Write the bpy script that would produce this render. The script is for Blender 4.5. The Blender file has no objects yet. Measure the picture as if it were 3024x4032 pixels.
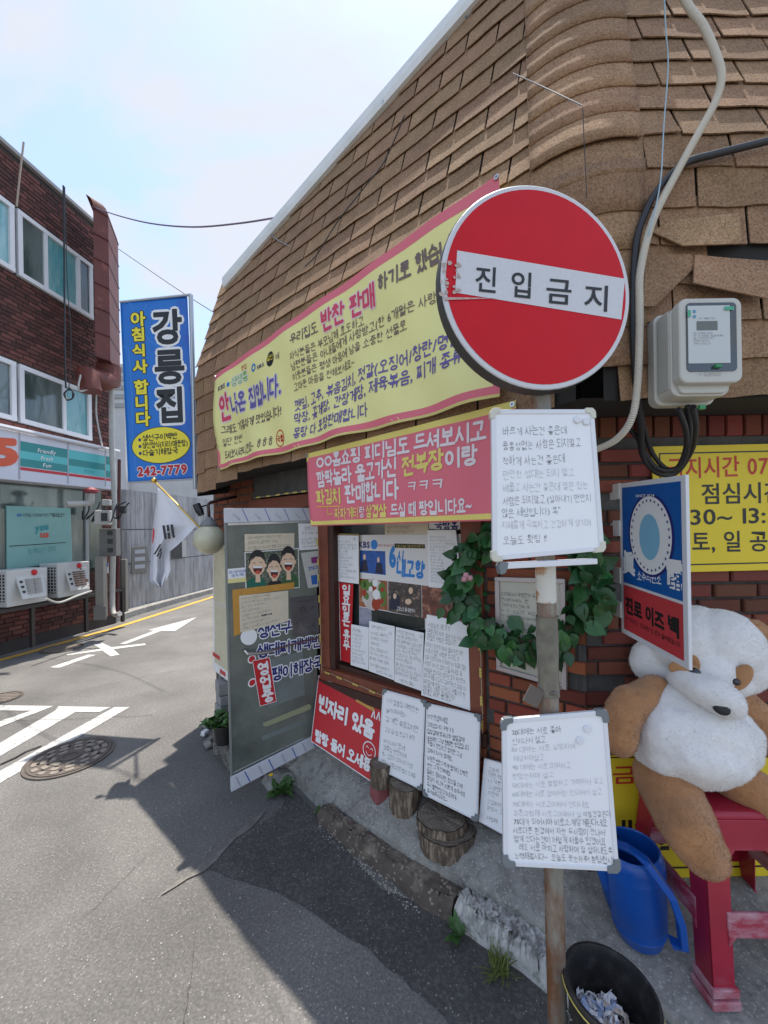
import bpy, math, random
from mathutils import Vector, Matrix
random.seed(7)
R = random.random
def U(a, b): return a + (b - a) * R()
SC = bpy.context.scene
COL = SC.collection
# ------------------------------------------------------------------ camera
F, CX, CY, RO = 1515.0, 1512.0, 2096.0, 0.016      # photo pixels (3024 x 4032)
EYE = Vector((0, 0, 1.8))
cr, sr = math.cos(RO), math.sin(RO)
cd = bpy.data.cameras.new('camera'); cam = bpy.data.objects.new('camera', cd); COL.objects.link(cam)
cd.sensor_fit = 'VERTICAL'; cd.sensor_height = 36.0; cd.lens = 36.0 * F / 4032
cd.shift_y = (CY - 2016) / 4032.0
cd.clip_start = 0.05; cd.clip_end = 500
cam.matrix_world = Matrix(((cr, sr, 0, 0), (0, 0, -1, 0), (-sr, cr, 0, 1.8), (0, 0, 0, 1)))
SC.camera = cam
# ------------------------------------------------------------------ world and sun
LIGHT = Vector((-.056, -.215, -1)).normalized()
w = bpy.data.worlds.new('World'); SC.world = w; w.use_nodes = True
nt = w.node_tree; N = nt.nodes; Lk = nt.links
bg = N['Background']; bg.inputs[1].default_value = 0.15
sky = N.new('ShaderNodeTexSky'); sky.sky_type = 'NISHITA'; sky.sun_disc = False
sky.sun_elevation = math.asin(-LIGHT.z); sky.sun_rotation = math.atan2(-LIGHT.x, -LIGHT.y)
sky.air_density = 1.0; sky.dust_density = .7
tc = N.new('ShaderNodeTexCoord')
sep = N.new('ShaderNodeSeparateXYZ'); Lk.new(tc.outputs['Generated'], sep.inputs[0])
den = N.new('ShaderNodeMath'); den.operation = 'ADD'; den.inputs[1].default_value = 0.28; Lk.new(sep.outputs[2], den.inputs[0])
div = N.new('ShaderNodeVectorMath'); div.operation = 'DIVIDE'; Lk.new(tc.outputs['Generated'], div.inputs[0])
cmb = N.new('ShaderNodeCombineXYZ')
for i in range(3): Lk.new(den.outputs[0], cmb.inputs[i])
Lk.new(cmb.outputs[0], div.inputs[1])
mp = N.new('ShaderNodeMapping'); mp.inputs['Scale'].default_value = (1.0, 1.7, 1); mp.inputs['Rotation'].default_value = (0, 0, .5); mp.inputs['Location'].default_value = (2.3, .4, 0)
Lk.new(div.outputs[0], mp.inputs[0])
nz = N.new('ShaderNodeTexNoise'); nz.inputs['Scale'].default_value = 2.3; nz.inputs['Detail'].default_value = 9; nz.inputs['Roughness'].default_value = .52; nz.inputs['Distortion'].default_value = .35
Lk.new(mp.outputs[0], nz.inputs['Vector'])
rp = N.new('ShaderNodeValToRGB'); rp.color_ramp.elements[0].position = .44; rp.color_ramp.elements[1].position = .60
rp.color_ramp.elements[0].color = (.22, .22, .22, 1); rp.color_ramp.elements[1].color = (.93, .93, .93, 1)
Lk.new(nz.outputs[0], rp.inputs[0])
mx = N.new('ShaderNodeMixRGB'); Lk.new(rp.outputs[0], mx.inputs[0]); Lk.new(sky.outputs[0], mx.inputs[1])
mx.inputs[2].default_value = (2.38, 2.46, 2.66, 1)
Lk.new(mx.outputs[0], bg.inputs[0])
sd = bpy.data.lights.new('sun', 'SUN'); sd.energy = 2.8; sd.angle = math.radians(.6); sd.color = (1, .93, .83)
sun = bpy.data.objects.new('sun', sd); COL.objects.link(sun); sun.rotation_mode = 'QUATERNION'
sun.rotation_quaternion = LIGHT.to_track_quat('-Z', 'Y')
SC.view_settings.view_transform = 'Standard'; SC.view_settings.look = 'None'
SC.view_settings.exposure = 1.22; SC.view_settings.gamma = 1

# ------------------------------------------------------------------ pixel geometry
def ray(x, y):
    u = (x - CX) / F; v = (CY - y) / F
    return Vector((u * cr + v * sr, 1.0, -u * sr + v * cr))
def at(x, y, Y): return EYE + ray(x, y) * Y
class Plane:
    def __init__(s, p, n): s.p = Vector(p); s.n = Vector(n).normalized()
    def off(s, d): return Plane(s.p + s.n * d, s.n)
def hit(x, y, pl):
    r = ray(x, y); t = (pl.p - EYE).dot(pl.n) / r.dot(pl.n); return EYE + r * t
def GR(x, y, z=0.0): return hit(x, y, Plane((0, 0, z), (0, 0, 1)))
def K(ox, oy, s): return lambda x, y: (ox + x / s, oy + y / s)
D = lambda x, y: (x * 1.8227, y * 1.8227)           # 1659-wide coordinates
cA = K(0, 400, 1.8433); cB = K(0, 1500, 1.8433); cC = K(700, 1300, 1.2762); cE = K(1700, 0, 1.253)
cF = K(1700, 1100, 1.253); cG = K(1700, 2200, 1.253); cH = K(1700, 3000, 1.253); cI = K(0, 2500, .97588)
cJ = K(1200, 2000, 2.3042); cK = K(800, 1900, 3.3166); cL = K(800, 2500, 3.3166); cM = K(1700, 2500, 2.37)
cN = K(1200, 2900, 2.37); cO = K(2300, 1000, 2.2914); cP = K(2300, 2300, 2.2914); cQ = K(2100, 3100, 1.7955); cR = K(700, 500, 1.2762)
dW = Vector((-.778, .628, 0)).normalized(); oW = Vector((-.628, -.778, 0)).normalized()
LW = Plane((-.47, 2.85, 0), oW); RW = Plane((.9, 1.75, 0), (0, -1, 0))
LF = LW.off(.30); RF = RW.off(.30)
LB = Plane((-5.6, 7.9, 0), Vector((.988, -.156, 0)))
dL = Vector((.156, .988, 0)).normalized()
DOORP = Plane((-1.0, 2.51, 0), Vector((.54, -.84, 0)))
_dd = (Vector((-.47, 2.85, 0)) - Vector((-1.0, 2.51, 0))); DOORP = Plane((-1.0, 2.51, 0), (_dd.y, -_dd.x, 0))

# ------------------------------------------------------------------ materials
def lin(c):
    if isinstance(c, str):
        c = c.lstrip('#'); c = [int(c[i:i + 2], 16) / 255 for i in (0, 2, 4)]
        return [x / 12.92 if x <= .04045 else ((x + .055) / 1.055) ** 2.4 for x in c]
    return list(c)
MC = {}
def mat(name, col, rough=.6, var=.0, vs=6, bump=0, bs=60, metal=0, rand=0, col2=None, c2pos=(.45, .6), c2s=4, spec=.5, sheen=0, dist=.002, hue=0, speck=None, stretch=None):
    if name in MC: return MC[name]
    m = bpy.data.materials.new(name); m.use_nodes = True; MC[name] = m
    t = m.node_tree; n = t.nodes; l = t.links; b = n['Principled BSDF']
    b.inputs['Roughness'].default_value = rough; b.inputs['Metallic'].default_value = metal
    b.inputs['Specular IOR Level'].default_value = spec
    if sheen: b.inputs['Sheen Weight'].default_value = sheen
    c = lin(col)
    rgb = n.new('ShaderNodeRGB'); rgb.outputs[0].default_value = (*c, 1); cur = rgb.outputs[0]
    co = n.new('ShaderNodeTexCoord').outputs['Object']
    if stretch:
        sm_ = n.new('ShaderNodeMapping'); sm_.inputs['Scale'].default_value = stretch; l.new(co, sm_.inputs[0]); co = sm_.outputs[0]
    def noise(sc, det=4, ro=.6, off=0):
        q = n.new('ShaderNodeTexNoise'); q.inputs['Scale'].default_value = sc; q.inputs['Detail'].default_value = det; q.inputs['Roughness'].default_value = ro
        if off:
            mm = n.new('ShaderNodeMapping'); mm.inputs['Location'].default_value = (off, off * .7, off * .3); l.new(co, mm.inputs[0]); l.new(mm.outputs[0], q.inputs['Vector'])
        else: l.new(co, q.inputs['Vector'])
        return q.outputs[0]
    if col2 is not None:
        r = n.new('ShaderNodeValToRGB'); r.color_ramp.elements[0].position = c2pos[0]; r.color_ramp.elements[1].position = c2pos[1]
        l.new(noise(c2s, 6, .65, 3.3), r.inputs[0])
        k = n.new('ShaderNodeMixRGB'); l.new(r.outputs[0], k.inputs[0]); l.new(cur, k.inputs[1]); k.inputs[2].default_value = (*lin(col2), 1); cur = k.outputs[0]
    if speck is not None:     # speck = (scale, threshold, colour)
        v = n.new('ShaderNodeTexVoronoi'); v.inputs['Scale'].default_value = speck[0]; l.new(co, v.inputs['Vector'])
        s2 = n.new('ShaderNodeSeparateColor'); l.new(v.outputs['Color'], s2.inputs[0])
        r = n.new('ShaderNodeMath'); r.operation = 'GREATER_THAN'; r.inputs[1].default_value = speck[1]; l.new(s2.outputs[0], r.inputs[0])
        k = n.new('ShaderNodeMixRGB'); l.new(r.outputs[0], k.inputs[0]); l.new(cur, k.inputs[1]); k.inputs[2].default_value = (*lin(speck[2]), 1); cur = k.outputs[0]
    if var or rand:
        val = None
        if var:
            q = n.new('ShaderNodeMapRange'); q.inputs[1].default_value = .25; q.inputs[2].default_value = .75; q.inputs[3].default_value = 1 - var; q.inputs[4].default_value = 1 + var
            l.new(noise(vs, 5), q.inputs[0]); val = q.outputs[0]
        if rand:
            oi = n.new('ShaderNodeObjectInfo'); q = n.new('ShaderNodeMapRange'); q.inputs[3].default_value = 1 - rand; q.inputs[4].default_value = 1 + rand
            l.new(oi.outputs['Random'], q.inputs[0])
            if val is None: val = q.outputs[0]
            else:
                a = n.new('ShaderNodeMath'); a.operation = 'MULTIPLY'; l.new(val, a.inputs[0]); l.new(q.outputs[0], a.inputs[1]); val = a.outputs[0]
            if hue:
                hm = n.new('ShaderNodeMath'); hm.operation = 'MULTIPLY_ADD'; hm.inputs[1].default_value = 7.31; hm.inputs[2].default_value = .11; l.new(oi.outputs['Random'], hm.inputs[0])
                fr = n.new('ShaderNodeMath'); fr.operation = 'FRACT'; l.new(hm.outputs[0], fr.inputs[0])
                mr = n.new('ShaderNodeMapRange'); mr.inputs[3].default_value = .5 - hue; mr.inputs[4].default_value = .5 + hue; l.new(fr.outputs[0], mr.inputs[0])
                hs = n.new('ShaderNodeHueSaturation'); l.new(mr.outputs[0], hs.inputs['Hue']); l.new(cur, hs.inputs['Color']); cur = hs.outputs[0]
        vm = n.new('ShaderNodeVectorMath'); vm.operation = 'SCALE'; l.new(cur, vm.inputs[0]); l.new(val, vm.inputs['Scale']); cur = vm.outputs[0]
    l.new(cur, b.inputs['Base Color'])
    if bump:
        bp = n.new('ShaderNodeBump'); bp.inputs['Strength'].default_value = bump; bp.inputs['Distance'].default_value = dist
        l.new(noise(bs, 5, .7, 1.7), bp.inputs['Height']); l.new(bp.outputs[0], b.inputs['Normal'])
    return m

# ------------------------------------------------------------------ objects
BASE = {}
def setp(o, label=None, cat=None, group=None, kind=None):
    if label: o['label'] = label
    if cat: o['category'] = cat
    if group: o['group'] = group
    if kind: o['kind'] = kind
    return o
def thing(name, label, cat, loc, group=None):
    o = bpy.data.objects.new(name, None); o.empty_display_size = .1; COL.objects.link(o); o.location = loc
    BASE[o] = Vector(loc); setp(o, label, cat, group); return o
class MB:
    def __init__(s): s.v = []; s.f = []; s.m = []; s.mi = 0
    def add(s, vs, fs):
        b = len(s.v); s.v += [Vector(q) for q in vs]
        for f in fs: s.f.append([b + i for i in f]); s.m.append(s.mi)
    def quad(s, a, b, c, d): s.add([a, b, c, d], [[0, 1, 2, 3]])
    def box(s, c, sx, sy, sz, M=None):
        vs = [Vector((x * sx / 2, y * sy / 2, z * sz / 2)) for x in (-1, 1) for y in (-1, 1) for z in (-1, 1)]
        if M is not None: vs = [M @ q for q in vs]
        c = Vector(c); s.hexa([q + c for q in vs])
    def hexa(s, v): s.add(v, [[0, 1, 3, 2], [4, 6, 7, 5], [0, 4, 5, 1], [2, 3, 7, 6], [0, 2, 6, 4], [1, 5, 7, 3]])
    def box2(s, a, b):
        a = Vector(a); b = Vector(b); s.box((a + b) / 2, abs(b.x - a.x), abs(b.y - a.y), abs(b.z - a.z))
    def obox(s, p, ax, ay, az):    # corner p and three edge vectors
        p = Vector(p); s.hexa([p + ax * i + ay * j + az * k for i in (0, 1) for j in (0, 1) for k in (0, 1)])
    def slab(s, cs, t):            # four corners, thickness vector
        cs = [Vector(c) for c in cs]; t = Vector(t); n = len(cs)
        s.add(cs + [c + t for c in cs], [list(range(n)), list(range(2 * n - 1, n - 1, -1))] + [[i, i + n, (i + 1) % n + n, (i + 1) % n] for i in range(n)])
    def tube(s, path, r, n=8, cap=True):
        path = [Vector(p) for p in path]; rs = r if isinstance(r, (list, tuple)) else [r] * len(path)
        vs = []; up = None
        for i, p in enumerate(path):
            d = (path[min(i + 1, len(path) - 1)] - path[max(i - 1, 0)]).normalized()
            if up is None: up = d.orthogonal().normalized()
            else: up = (up - d * up.dot(d)).normalized()
            q = d.cross(up)
            for k in range(n):
                a = 2 * math.pi * k / n; vs.append(p + (up * math.cos(a) + q * math.sin(a)) * rs[i])
        fs = [[i * n + k, i * n + (k + 1) % n, (i + 1) * n + (k + 1) % n, (i + 1) * n + k] for i in range(len(path) - 1) for k in range(n)]
        if cap: fs += [list(range(n))[::-1], [(len(path) - 1) * n + k for k in range(n)]]
        s.add(vs, fs)
    def lathe(s, c, prof, n=24, M=None, sx=1, sy=1, cap=True):
        c = Vector(c); vs = []
        for r, z in prof:
            for k in range(n):
                a = 2 * math.pi * k / n; q = Vector((r * math.cos(a) * sx, r * math.sin(a) * sy, z))
                vs.append(c + (M @ q if M is not None else q))
        fs = [[i * n + k, i * n + (k + 1) % n, (i + 1) * n + (k + 1) % n, (i + 1) * n + k] for i in range(len(prof) - 1) for k in range(n)]
        s.add(vs, fs)
        if cap and prof[0][0] > 1e-5: s.f.append([len(s.v) - len(vs) + k for k in range(n)][::-1]); s.m.append(s.mi)
        if cap and prof[-1][0] > 1e-5: s.f.append([len(s.v) - n + k for k in range(n)]); s.m.append(s.mi)
    def ell(s, c, rx, ry, rz, M=None, n=20, m=12):
        prof = [(max(math.sin(math.pi * i / m), 1e-6), -math.cos(math.pi * i / m)) for i in range(m + 1)]
        b = len(s.v); s.lathe((0, 0, 0), prof, n)
        for i in range(b, len(s.v)):
            q = s.v[i]; q = Vector((q.x * rx, q.y * ry, q.z * rz)); s.v[i] = (M @ q if M is not None else q) + Vector(c)
    def grid(s, fn, nu, nv):
        vs = [fn(i / nu, j / nv) for j in range(nv + 1) for i in range(nu + 1)]
        s.add(vs, [[j * (nu + 1) + i, j * (nu + 1) + i + 1, (j + 1) * (nu + 1) + i + 1, (j + 1) * (nu + 1) + i] for j in range(nv) for i in range(nu)])
    def mesh(s, name, off=Vector((0, 0, 0)), mats=(), smooth=False):
        me = bpy.data.meshes.new(name); me.from_pydata([tuple(q - off) for q in s.v], [], s.f)
        for m in mats: me.materials.append(m)
        if len(mats) > 1: me.polygons.foreach_set('material_index', s.m)
        if smooth: me.polygons.foreach_set('use_smooth', [True] * len(s.f))
        me.update(); return me
    def build(s, name, mats, parent=None, smooth=False, label=None, cat=None, group=None, kind=None, bevel=0, sub=0, solid=0, seg=2):
        if not isinstance(mats, (list, tuple)): mats = [mats]
        if parent is None:
            lo = Vector((min(q.x for q in s.v) + max(q.x for q in s.v), min(q.y for q in s.v) + max(q.y for q in s.v), 0)) / 2; lo.z = min(q.z for q in s.v)
        else: lo = BASE[parent]
        o = bpy.data.objects.new(name, s.mesh(name, lo, mats, smooth)); COL.objects.link(o)
        BASE[o] = Vector(lo)
        if parent is not None: o.parent = parent
        else: o.location = lo
        if solid: q = o.modifiers.new('s', 'SOLIDIFY'); q.thickness = solid; q.offset = 0
        if bevel: q = o.modifiers.new('b', 'BEVEL'); q.width = bevel; q.segments = seg; q.limit_method = 'ANGLE'
        if sub: q = o.modifiers.new('u', 'SUBSURF'); q.levels = q.render_levels = sub
        return setp(o, label, cat, group, kind)
def smooth_by_angle(o, ang=.6):
    me = o.data
    me.polygons.foreach_set('use_smooth', [True] * len(me.polygons))
    try: me.set_sharp_from_angle(angle=ang)
    except Exception: pass
    return o

# ------------------------------------------------------------------ boards and lettering
class Surf:
    def __init__(s, cs, wave=None):
        s.c = [Vector(c) for c in cs]; s.wave = wave
        s.n = (s.c[1] - s.c[0]).cross(s.c[3] - s.c[0]).normalized()
        if s.n.dot(EYE - s.c[0]) < 0: s.n = -s.n
    def P(s, a, b, h=0.0):
        p = (s.c[0] * (1 - a) + s.c[1] * a) * (1 - b) + (s.c[3] * (1 - a) + s.c[2] * a) * b
        if s.wave: h = h + s.wave(a, b)
        return p + s.n * h
    def inv(s, px, py):
        r = ray(px, py); a = b = .5
        for _ in range(12):
            p = (s.c[0] * (1 - a) + s.c[1] * a) * (1 - b) + (s.c[3] * (1 - a) + s.c[2] * a) * b
            pa = (s.c[1] - s.c[0]) * (1 - b) + (s.c[2] - s.c[3]) * b
            pb = (s.c[3] - s.c[0]) * (1 - a) + (s.c[2] - s.c[1]) * a
            q = p - EYE; f1 = q.x - r.x * q.y; f2 = q.z - r.z * q.y
            j11 = pa.x - r.x * pa.y; j12 = pb.x - r.x * pb.y; j21 = pa.z - r.z * pa.y; j22 = pb.z - r.z * pb.y
            det = j11 * j22 - j12 * j21
            if abs(det) < 1e-12: break
            a -= (f1 * j22 - f2 * j12) / det; b -= (j11 * f2 - j21 * f1) / det
        return a, b
    def W(s): return ((s.c[1] - s.c[0]).length + (s.c[2] - s.c[3]).length) / 2
    def H(s): return ((s.c[3] - s.c[0]).length + (s.c[2] - s.c[1]).length) / 2
def pxsurf(pts, pl, wave=None):
    if isinstance(pl, (list, tuple)): cs = [at(x, y, d) for (x, y), d in zip(pts, pl)]
    else: cs = [hit(x, y, pl) for x, y in pts]
    return Surf(cs, wave)
# a stroke alphabet: every Korean syllable is put together from its letters
K1 = [(.05, .95), (.95, .95), (.82, .03)]
CIRC = [(.5 + .45 * math.cos(i * math.pi / 8), .5 + .45 * math.sin(i * math.pi / 8)) for i in range(17)]
def part(st, x0, x1, y0=0, y1=1): return [[(x0 + x * (x1 - x0), y0 + y * (y1 - y0)) for x, y in p] for p in st]
CO = {'ㄱ': [K1], 'ㄴ': [[(.05, .97), (.05, .05), (.95, .05)]], 'ㄷ': [[(.95, .95), (.05, .95), (.05, .05), (.95, .05)]],
      'ㄹ': [[(.05, .97), (.95, .97), (.95, .52), (.05, .52), (.05, .03), (.97, .03)]], 'ㅁ': [[(.05, .95), (.95, .95), (.95, .05), (.05, .05), (.05, .95)]],
      'ㅂ': [[(.05, 1), (.05, .03), (.95, .03), (.95, 1)], [(.05, .52), (.95, .52)]], 'ㅅ': [[(.5, 1), (.44, .6), (0, 0)], [(.47, .66), (1, 0)]], 'ㅇ': [CIRC],
      'ㅈ': [[(.05, .95), (.95, .95)], [(.52, .95), (.44, .55), (0, 0)], [(.48, .6), (1, 0)]], 'ㅊ': [[(.33, 1.05), (.67, 1.05)], [(.05, .78), (.95, .78)], [(.52, .78), (.42, .4), (0, -.05)], [(.48, .48), (1, -.05)]],
      'ㅋ': [K1, [(.05, .5), (.88, .5)]], 'ㅌ': [[(.95, .97), (.05, .97), (.05, .03), (.95, .03)], [(.05, .5), (.92, .5)]],
      'ㅍ': [[(.03, .95), (.97, .95)], [(.0, .05), (1, .05)], [(.3, .95), (.3, .05)], [(.7, .95), (.7, .05)]],
      'ㅎ': [[(.33, 1.08), (.67, 1.08)], [(.05, .82), (.95, .82)]] + part([CIRC], .14, .86, -.02, .66)}
for a, b in (('ㄲ', 'ㄱㄱ'), ('ㄸ', 'ㄷㄷ'), ('ㅃ', 'ㅂㅂ'), ('ㅆ', 'ㅅㅅ'), ('ㅉ', 'ㅈㅈ'), ('ㄳ', 'ㄱㅅ'), ('ㄵ', 'ㄴㅈ'), ('ㄶ', 'ㄴㅎ'), ('ㄺ', 'ㄹㄱ'), ('ㄻ', 'ㄹㅁ'), ('ㄼ', 'ㄹㅂ'), ('ㄽ', 'ㄹㅅ'), ('ㄾ', 'ㄹㅌ'), ('ㄿ', 'ㄹㅍ'), ('ㅀ', 'ㄹㅎ'), ('ㅄ', 'ㅂㅅ')):
    CO[a] = part(CO[b[0]], 0, .44) + part(CO[b[1]], .56, 1)
VS = lambda x: [(x, 0), (x, 1)]
VO = {'ㅏ': [VS(.45), [(.45, .52), (1, .52)]], 'ㅑ': [VS(.45), [(.45, .64), (1, .64)], [(.45, .38), (1, .38)]], 'ㅓ': [VS(.8), [(.1, .52), (.8, .52)]], 'ㅕ': [VS(.8), [(.1, .66), (.8, .66)], [(.1, .4), (.8, .4)]],
      'ㅣ': [VS(.75)], 'ㅐ': [VS(.35), VS(.95), [(.35, .52), (.95, .52)]], 'ㅒ': [VS(.35), VS(.95), [(.35, .64), (.95, .64)], [(.35, .4), (.95, .4)]], 'ㅔ': [VS(.55), VS(1), [(.02, .52), (.55, .52)]], 'ㅖ': [VS(.55), VS(1), [(.02, .64), (.55, .64)], [(.02, .4), (.55, .4)]],
      'ㅗ': [[(0, .05), (1, .05)], [(.5, .05), (.5, 1)]], 'ㅛ': [[(0, .05), (1, .05)], [(.33, .05), (.33, 1)], [(.67, .05), (.67, 1)]], 'ㅜ': [[(0, .95), (1, .95)], [(.5, .95), (.5, 0)]], 'ㅠ': [[(0, .95), (1, .95)], [(.33, .95), (.33, 0)], [(.67, .95), (.67, 0)]], 'ㅡ': [[(0, .5), (1, .5)]]}
MIX = {'ㅘ': 'ㅗㅏ', 'ㅙ': 'ㅗㅐ', 'ㅚ': 'ㅗㅣ', 'ㅝ': 'ㅜㅓ', 'ㅞ': 'ㅜㅔ', 'ㅟ': 'ㅜㅣ', 'ㅢ': 'ㅡㅣ'}
LEAD = 'ㄱㄲㄴㄷㄸㄹㅁㅂㅃㅅㅆㅇㅈㅉㅊㅋㅌㅍㅎ'; MID = 'ㅏㅐㅑㅒㅓㅔㅕㅖㅗㅘㅙㅚㅛㅜㅝㅞㅟㅠㅡㅢㅣ'; TAIL = ' ㄱㄲㄳㄴㄵㄶㄷㄹㄺㄻㄼㄽㄾㄿㅀㅁㅂㅄㅅㅆㅇㅈㅊㅋㅌㅍㅎ'
SY = {}
def strokes(ch):
    if ch in SY: return SY[ch]
    k = ord(ch) - 0xAC00
    if 0 <= k < 11172:
        a, v, t = LEAD[k // 588], MID[k % 588 // 28], TAIL[k % 28]; fin = t != ' '
        if v in MIX: h, u = MIX[v]; st = part(CO[a], .08, .56, *((.64, .96) if fin else (.5, .93))) + part(VO[h], .0, .64, *((.37, .56) if fin else (.1, .40))) + part(VO[u], .66, .95, *((.36, 1) if fin else (-.02, 1)))
        elif v in 'ㅗㅛㅜㅠㅡ': st = part(CO[a], .18, .82, *((.68, .98) if fin else (.52, .95))) + part(VO[v], .0, 1, *((.36, .58) if fin else (.03, .40)))
        else: st = part(CO[a], .04, .5, *((.5, .95) if fin else (.16, .88))) + part(VO[v], .58, .98, *((.40, 1) if fin else (-.02, 1)))
        if fin: st = st + part(CO[t], .2, .9, -.02, .27)
    elif ch in CO: st = part(CO[ch], .15, .85, .1, .85)
    elif ch in VO: st = part(VO[ch], .1, .9, .1, .9)
    else: st = None
    if st: st = [[(x * .84 + .04, y * .84 - .06) for x, y in p] for p in st]
    SY[ch] = st; return st
GC = {}
def glyph(ch, wt, res=3):
    k = (ch, wt, res)
    if k in GC: return GC[k]
    res = 2 if res < 3 else 3
    k = (ch, wt, res)
    if k in GC: return GC[k]
    c = bpy.data.curves.new('g', 'FONT'); c.body = ch; c.offset = wt; c.resolution_u = res
    o = bpy.data.objects.new('g', c); me = o.to_mesh()
    vs = [(q.co.x, q.co.y) for q in me.vertices]; fs = [list(p.vertices) for p in me.polygons]
    o.to_mesh_clear(); bpy.data.objects.remove(o); bpy.data.curves.remove(c)
    x0 = min((q[0] for q in vs), default=0); x1 = max((q[0] for q in vs), default=.25)
    GC[k] = (vs, fs, x0, x1); return GC[k]
HAND, REG, BOLD = -.004, .006, .02
class Ink:
    """lettering laid on a Surf"""
    def __init__(s, surf): s.s = surf; s.mb = MB(); s.k = 0
    def text(s, txt, a0, b0, a1, b1, hgt, wt=REG, jit=0, h=.0012, halo=0, fat=0, res=3, slant=0):
        adv = []; x = 0
        for ch in txt:
            if ch == ' ': adv.append((None, x)); x += .34; continue
            if res < 5 and strokes(ch): adv.append((ch, x)); x += .93; continue
            vs, fs, x0, x1 = glyph(ch, -.011 if wt == HAND else wt, res)
            if ord(ch) > 0x2000 or ch in '~': adv.append((ch, x)); x += .93
            else: adv.append((ch, x - x0 + .05)); x += (x1 - x0) + .1
        if x == 0: return
        sc = (a1 - a0) / x; W, H = s.s.W(), s.s.H()
        shifts = [(0, 0)]
        rad = halo or fat
        if rad: shifts = [(rad * math.cos(i * math.pi / 4), rad * math.sin(i * math.pi / 4)) for i in range(8)] + [(0, 0)]
        for ch, x in adv:
            if ch is None: continue
            st = strokes(ch) if res < 5 else None
            if not st: vs, fs, x0, x1 = glyph(ch, -.011 if wt == HAND else wt, res)
            jy = U(-1, 1) * jit * .07; ja = U(-1, 1) * jit * .09; js = 1 + U(-1, 1) * jit * .12; ca, sa = math.cos(ja), math.sin(ja)
            if st:
                hgt_ = hgt * 1.1; wd = (.041 if wt == HAND else .062 if wt in (0, REG) else .085 if wt < .015 else .105) / 2 + rad
                def put(gx, gy):
                    gx -= .46; gy -= .36; gx, gy = (gx * ca - gy * sa) * js + .46, (gx * sa + gy * ca) * js + .36 + jy
                    X = x + gx + gy * slant; a = a0 + X * sc; t = (a - a0) / (a1 - a0)
                    s.k += 1; return s.s.P(a, b0 + (b1 - b0) * t - (gy + .06) / .92 * hgt_, h + s.k % 13 * .00002)
                for p in st:
                    if jit: p = [(gx + U(-.03, .03) * jit, gy + U(-.03, .03) * jit) for gx, gy in p]
                    for (xa, ya), (xb, yb_) in zip(p, p[1:]):
                        dx, dy = xb - xa, yb_ - ya; q = math.hypot(dx, dy) or 1; ux, uy = dx / q * wd, dy / q * wd; e = .0 if wd > .04 else .5
                        s.mb.add([put(xa - uy - ux * e, ya + ux - uy * e), put(xb - uy + ux * e, yb_ + ux + uy * e), put(xb + uy + ux * e, yb_ - ux + uy * e), put(xa + uy - ux * e, ya - ux - uy * e)], [[0, 1, 2, 3]])
                    if wd > .04:
                        for xa, ya in p: s.mb.add([put(xa + wd * math.cos(i * math.pi / 5), ya + wd * math.sin(i * math.pi / 5)) for i in range(10)], [list(range(10))])
                continue
            for (dx, dy) in shifts:
                s.k += 1; hh = h + s.k % 9 * .00003; out = []
                for gx, gy in vs:
                    gx -= .46; gy -= .36; gx, gy = (gx * ca - gy * sa) * js + .46, (gx * sa + gy * ca) * js + .36 + jy
                    gx += gy * slant
                    X = x + gx + dx; Y = gy + dy
                    a = a0 + X * sc; t = (a - a0) / (a1 - a0) if a1 != a0 else 0
                    b = b0 + (b1 - b0) * t - (Y + .08) / .92 * hgt
                    out.append(s.s.P(a, b, hh))
                s.mb.add(out, fs)
    def px(s, txt, p0, p1, hpx, **k):
        """baseline from photo pixel p0 to p1, cap height hpx photo pixels (at the left end)"""
        a0, b0 = s.s.inv(*p0); a1, b1 = s.s.inv(*p1); _, bt = s.s.inv(p0[0], p0[1] - hpx)
        s.text(txt, a0, b0, a1, b1, abs(b0 - bt), **k)
    def poly(s, pts, h=.001, px=False):
        if px: pts = [s.s.inv(*p) for p in pts]
        s.mb.add([s.s.P(a, b, h) for a, b in pts], [list(range(len(pts)))])
    def rect(s, a0, b0, a1, b1, h=.001, n=1):
        s.mb.grid(lambda u, v: s.s.P(a0 + (a1 - a0) * u, b0 + (b1 - b0) * v, h), n, max(1, n // 3))
    def disc(s, a, b, ra, rb=None, h=.001, n=28, rot=0):
        W, H = s.s.W(), s.s.H(); rb = ra * W / H if rb is None else rb
        pts = []
        for i in range(n):
            t = 2 * math.pi * i / n; x = math.cos(t) * ra * W; y = math.sin(t) * rb * H
            x, y = x * math.cos(rot) - y * math.sin(rot), x * math.sin(rot) + y * math.cos(rot)
            pts.append((a + x / W, b + y / H))
        s.poly(pts, h)
    def ring(s, a, b, ra, rb, th, h=.001, n=32):
        for i in range(n):
            t0 = 2 * math.pi * i / n; t1 = 2 * math.pi * (i + 1) / n
            s.poly([(a + math.cos(t) * ra * k, b + math.sin(t) * rb * k) for t, k in ((t0, 1), (t1, 1), (t1, 1 - th), (t0, 1 - th))], h)
    def line(s, pts, wd, h=.0012):
        W, H = s.s.W(), s.s.H()
        for (a, b), (c, d) in zip(pts, pts[1:]):
            dx, dy = (c - a) * W, (d - b) * H; L = math.hypot(dx, dy) or 1; nx, ny = -dy / L * wd / 2 / W, dx / L * wd / 2 / H
            s.poly([(a + nx, b + ny), (c + nx, d + ny), (c - nx, d - ny), (a - nx, b - ny)], h)
    def done(s, name, m, parent, label=None): 
        if s.mb.f: return s.mb.build(name, m, parent, label=label)

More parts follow.
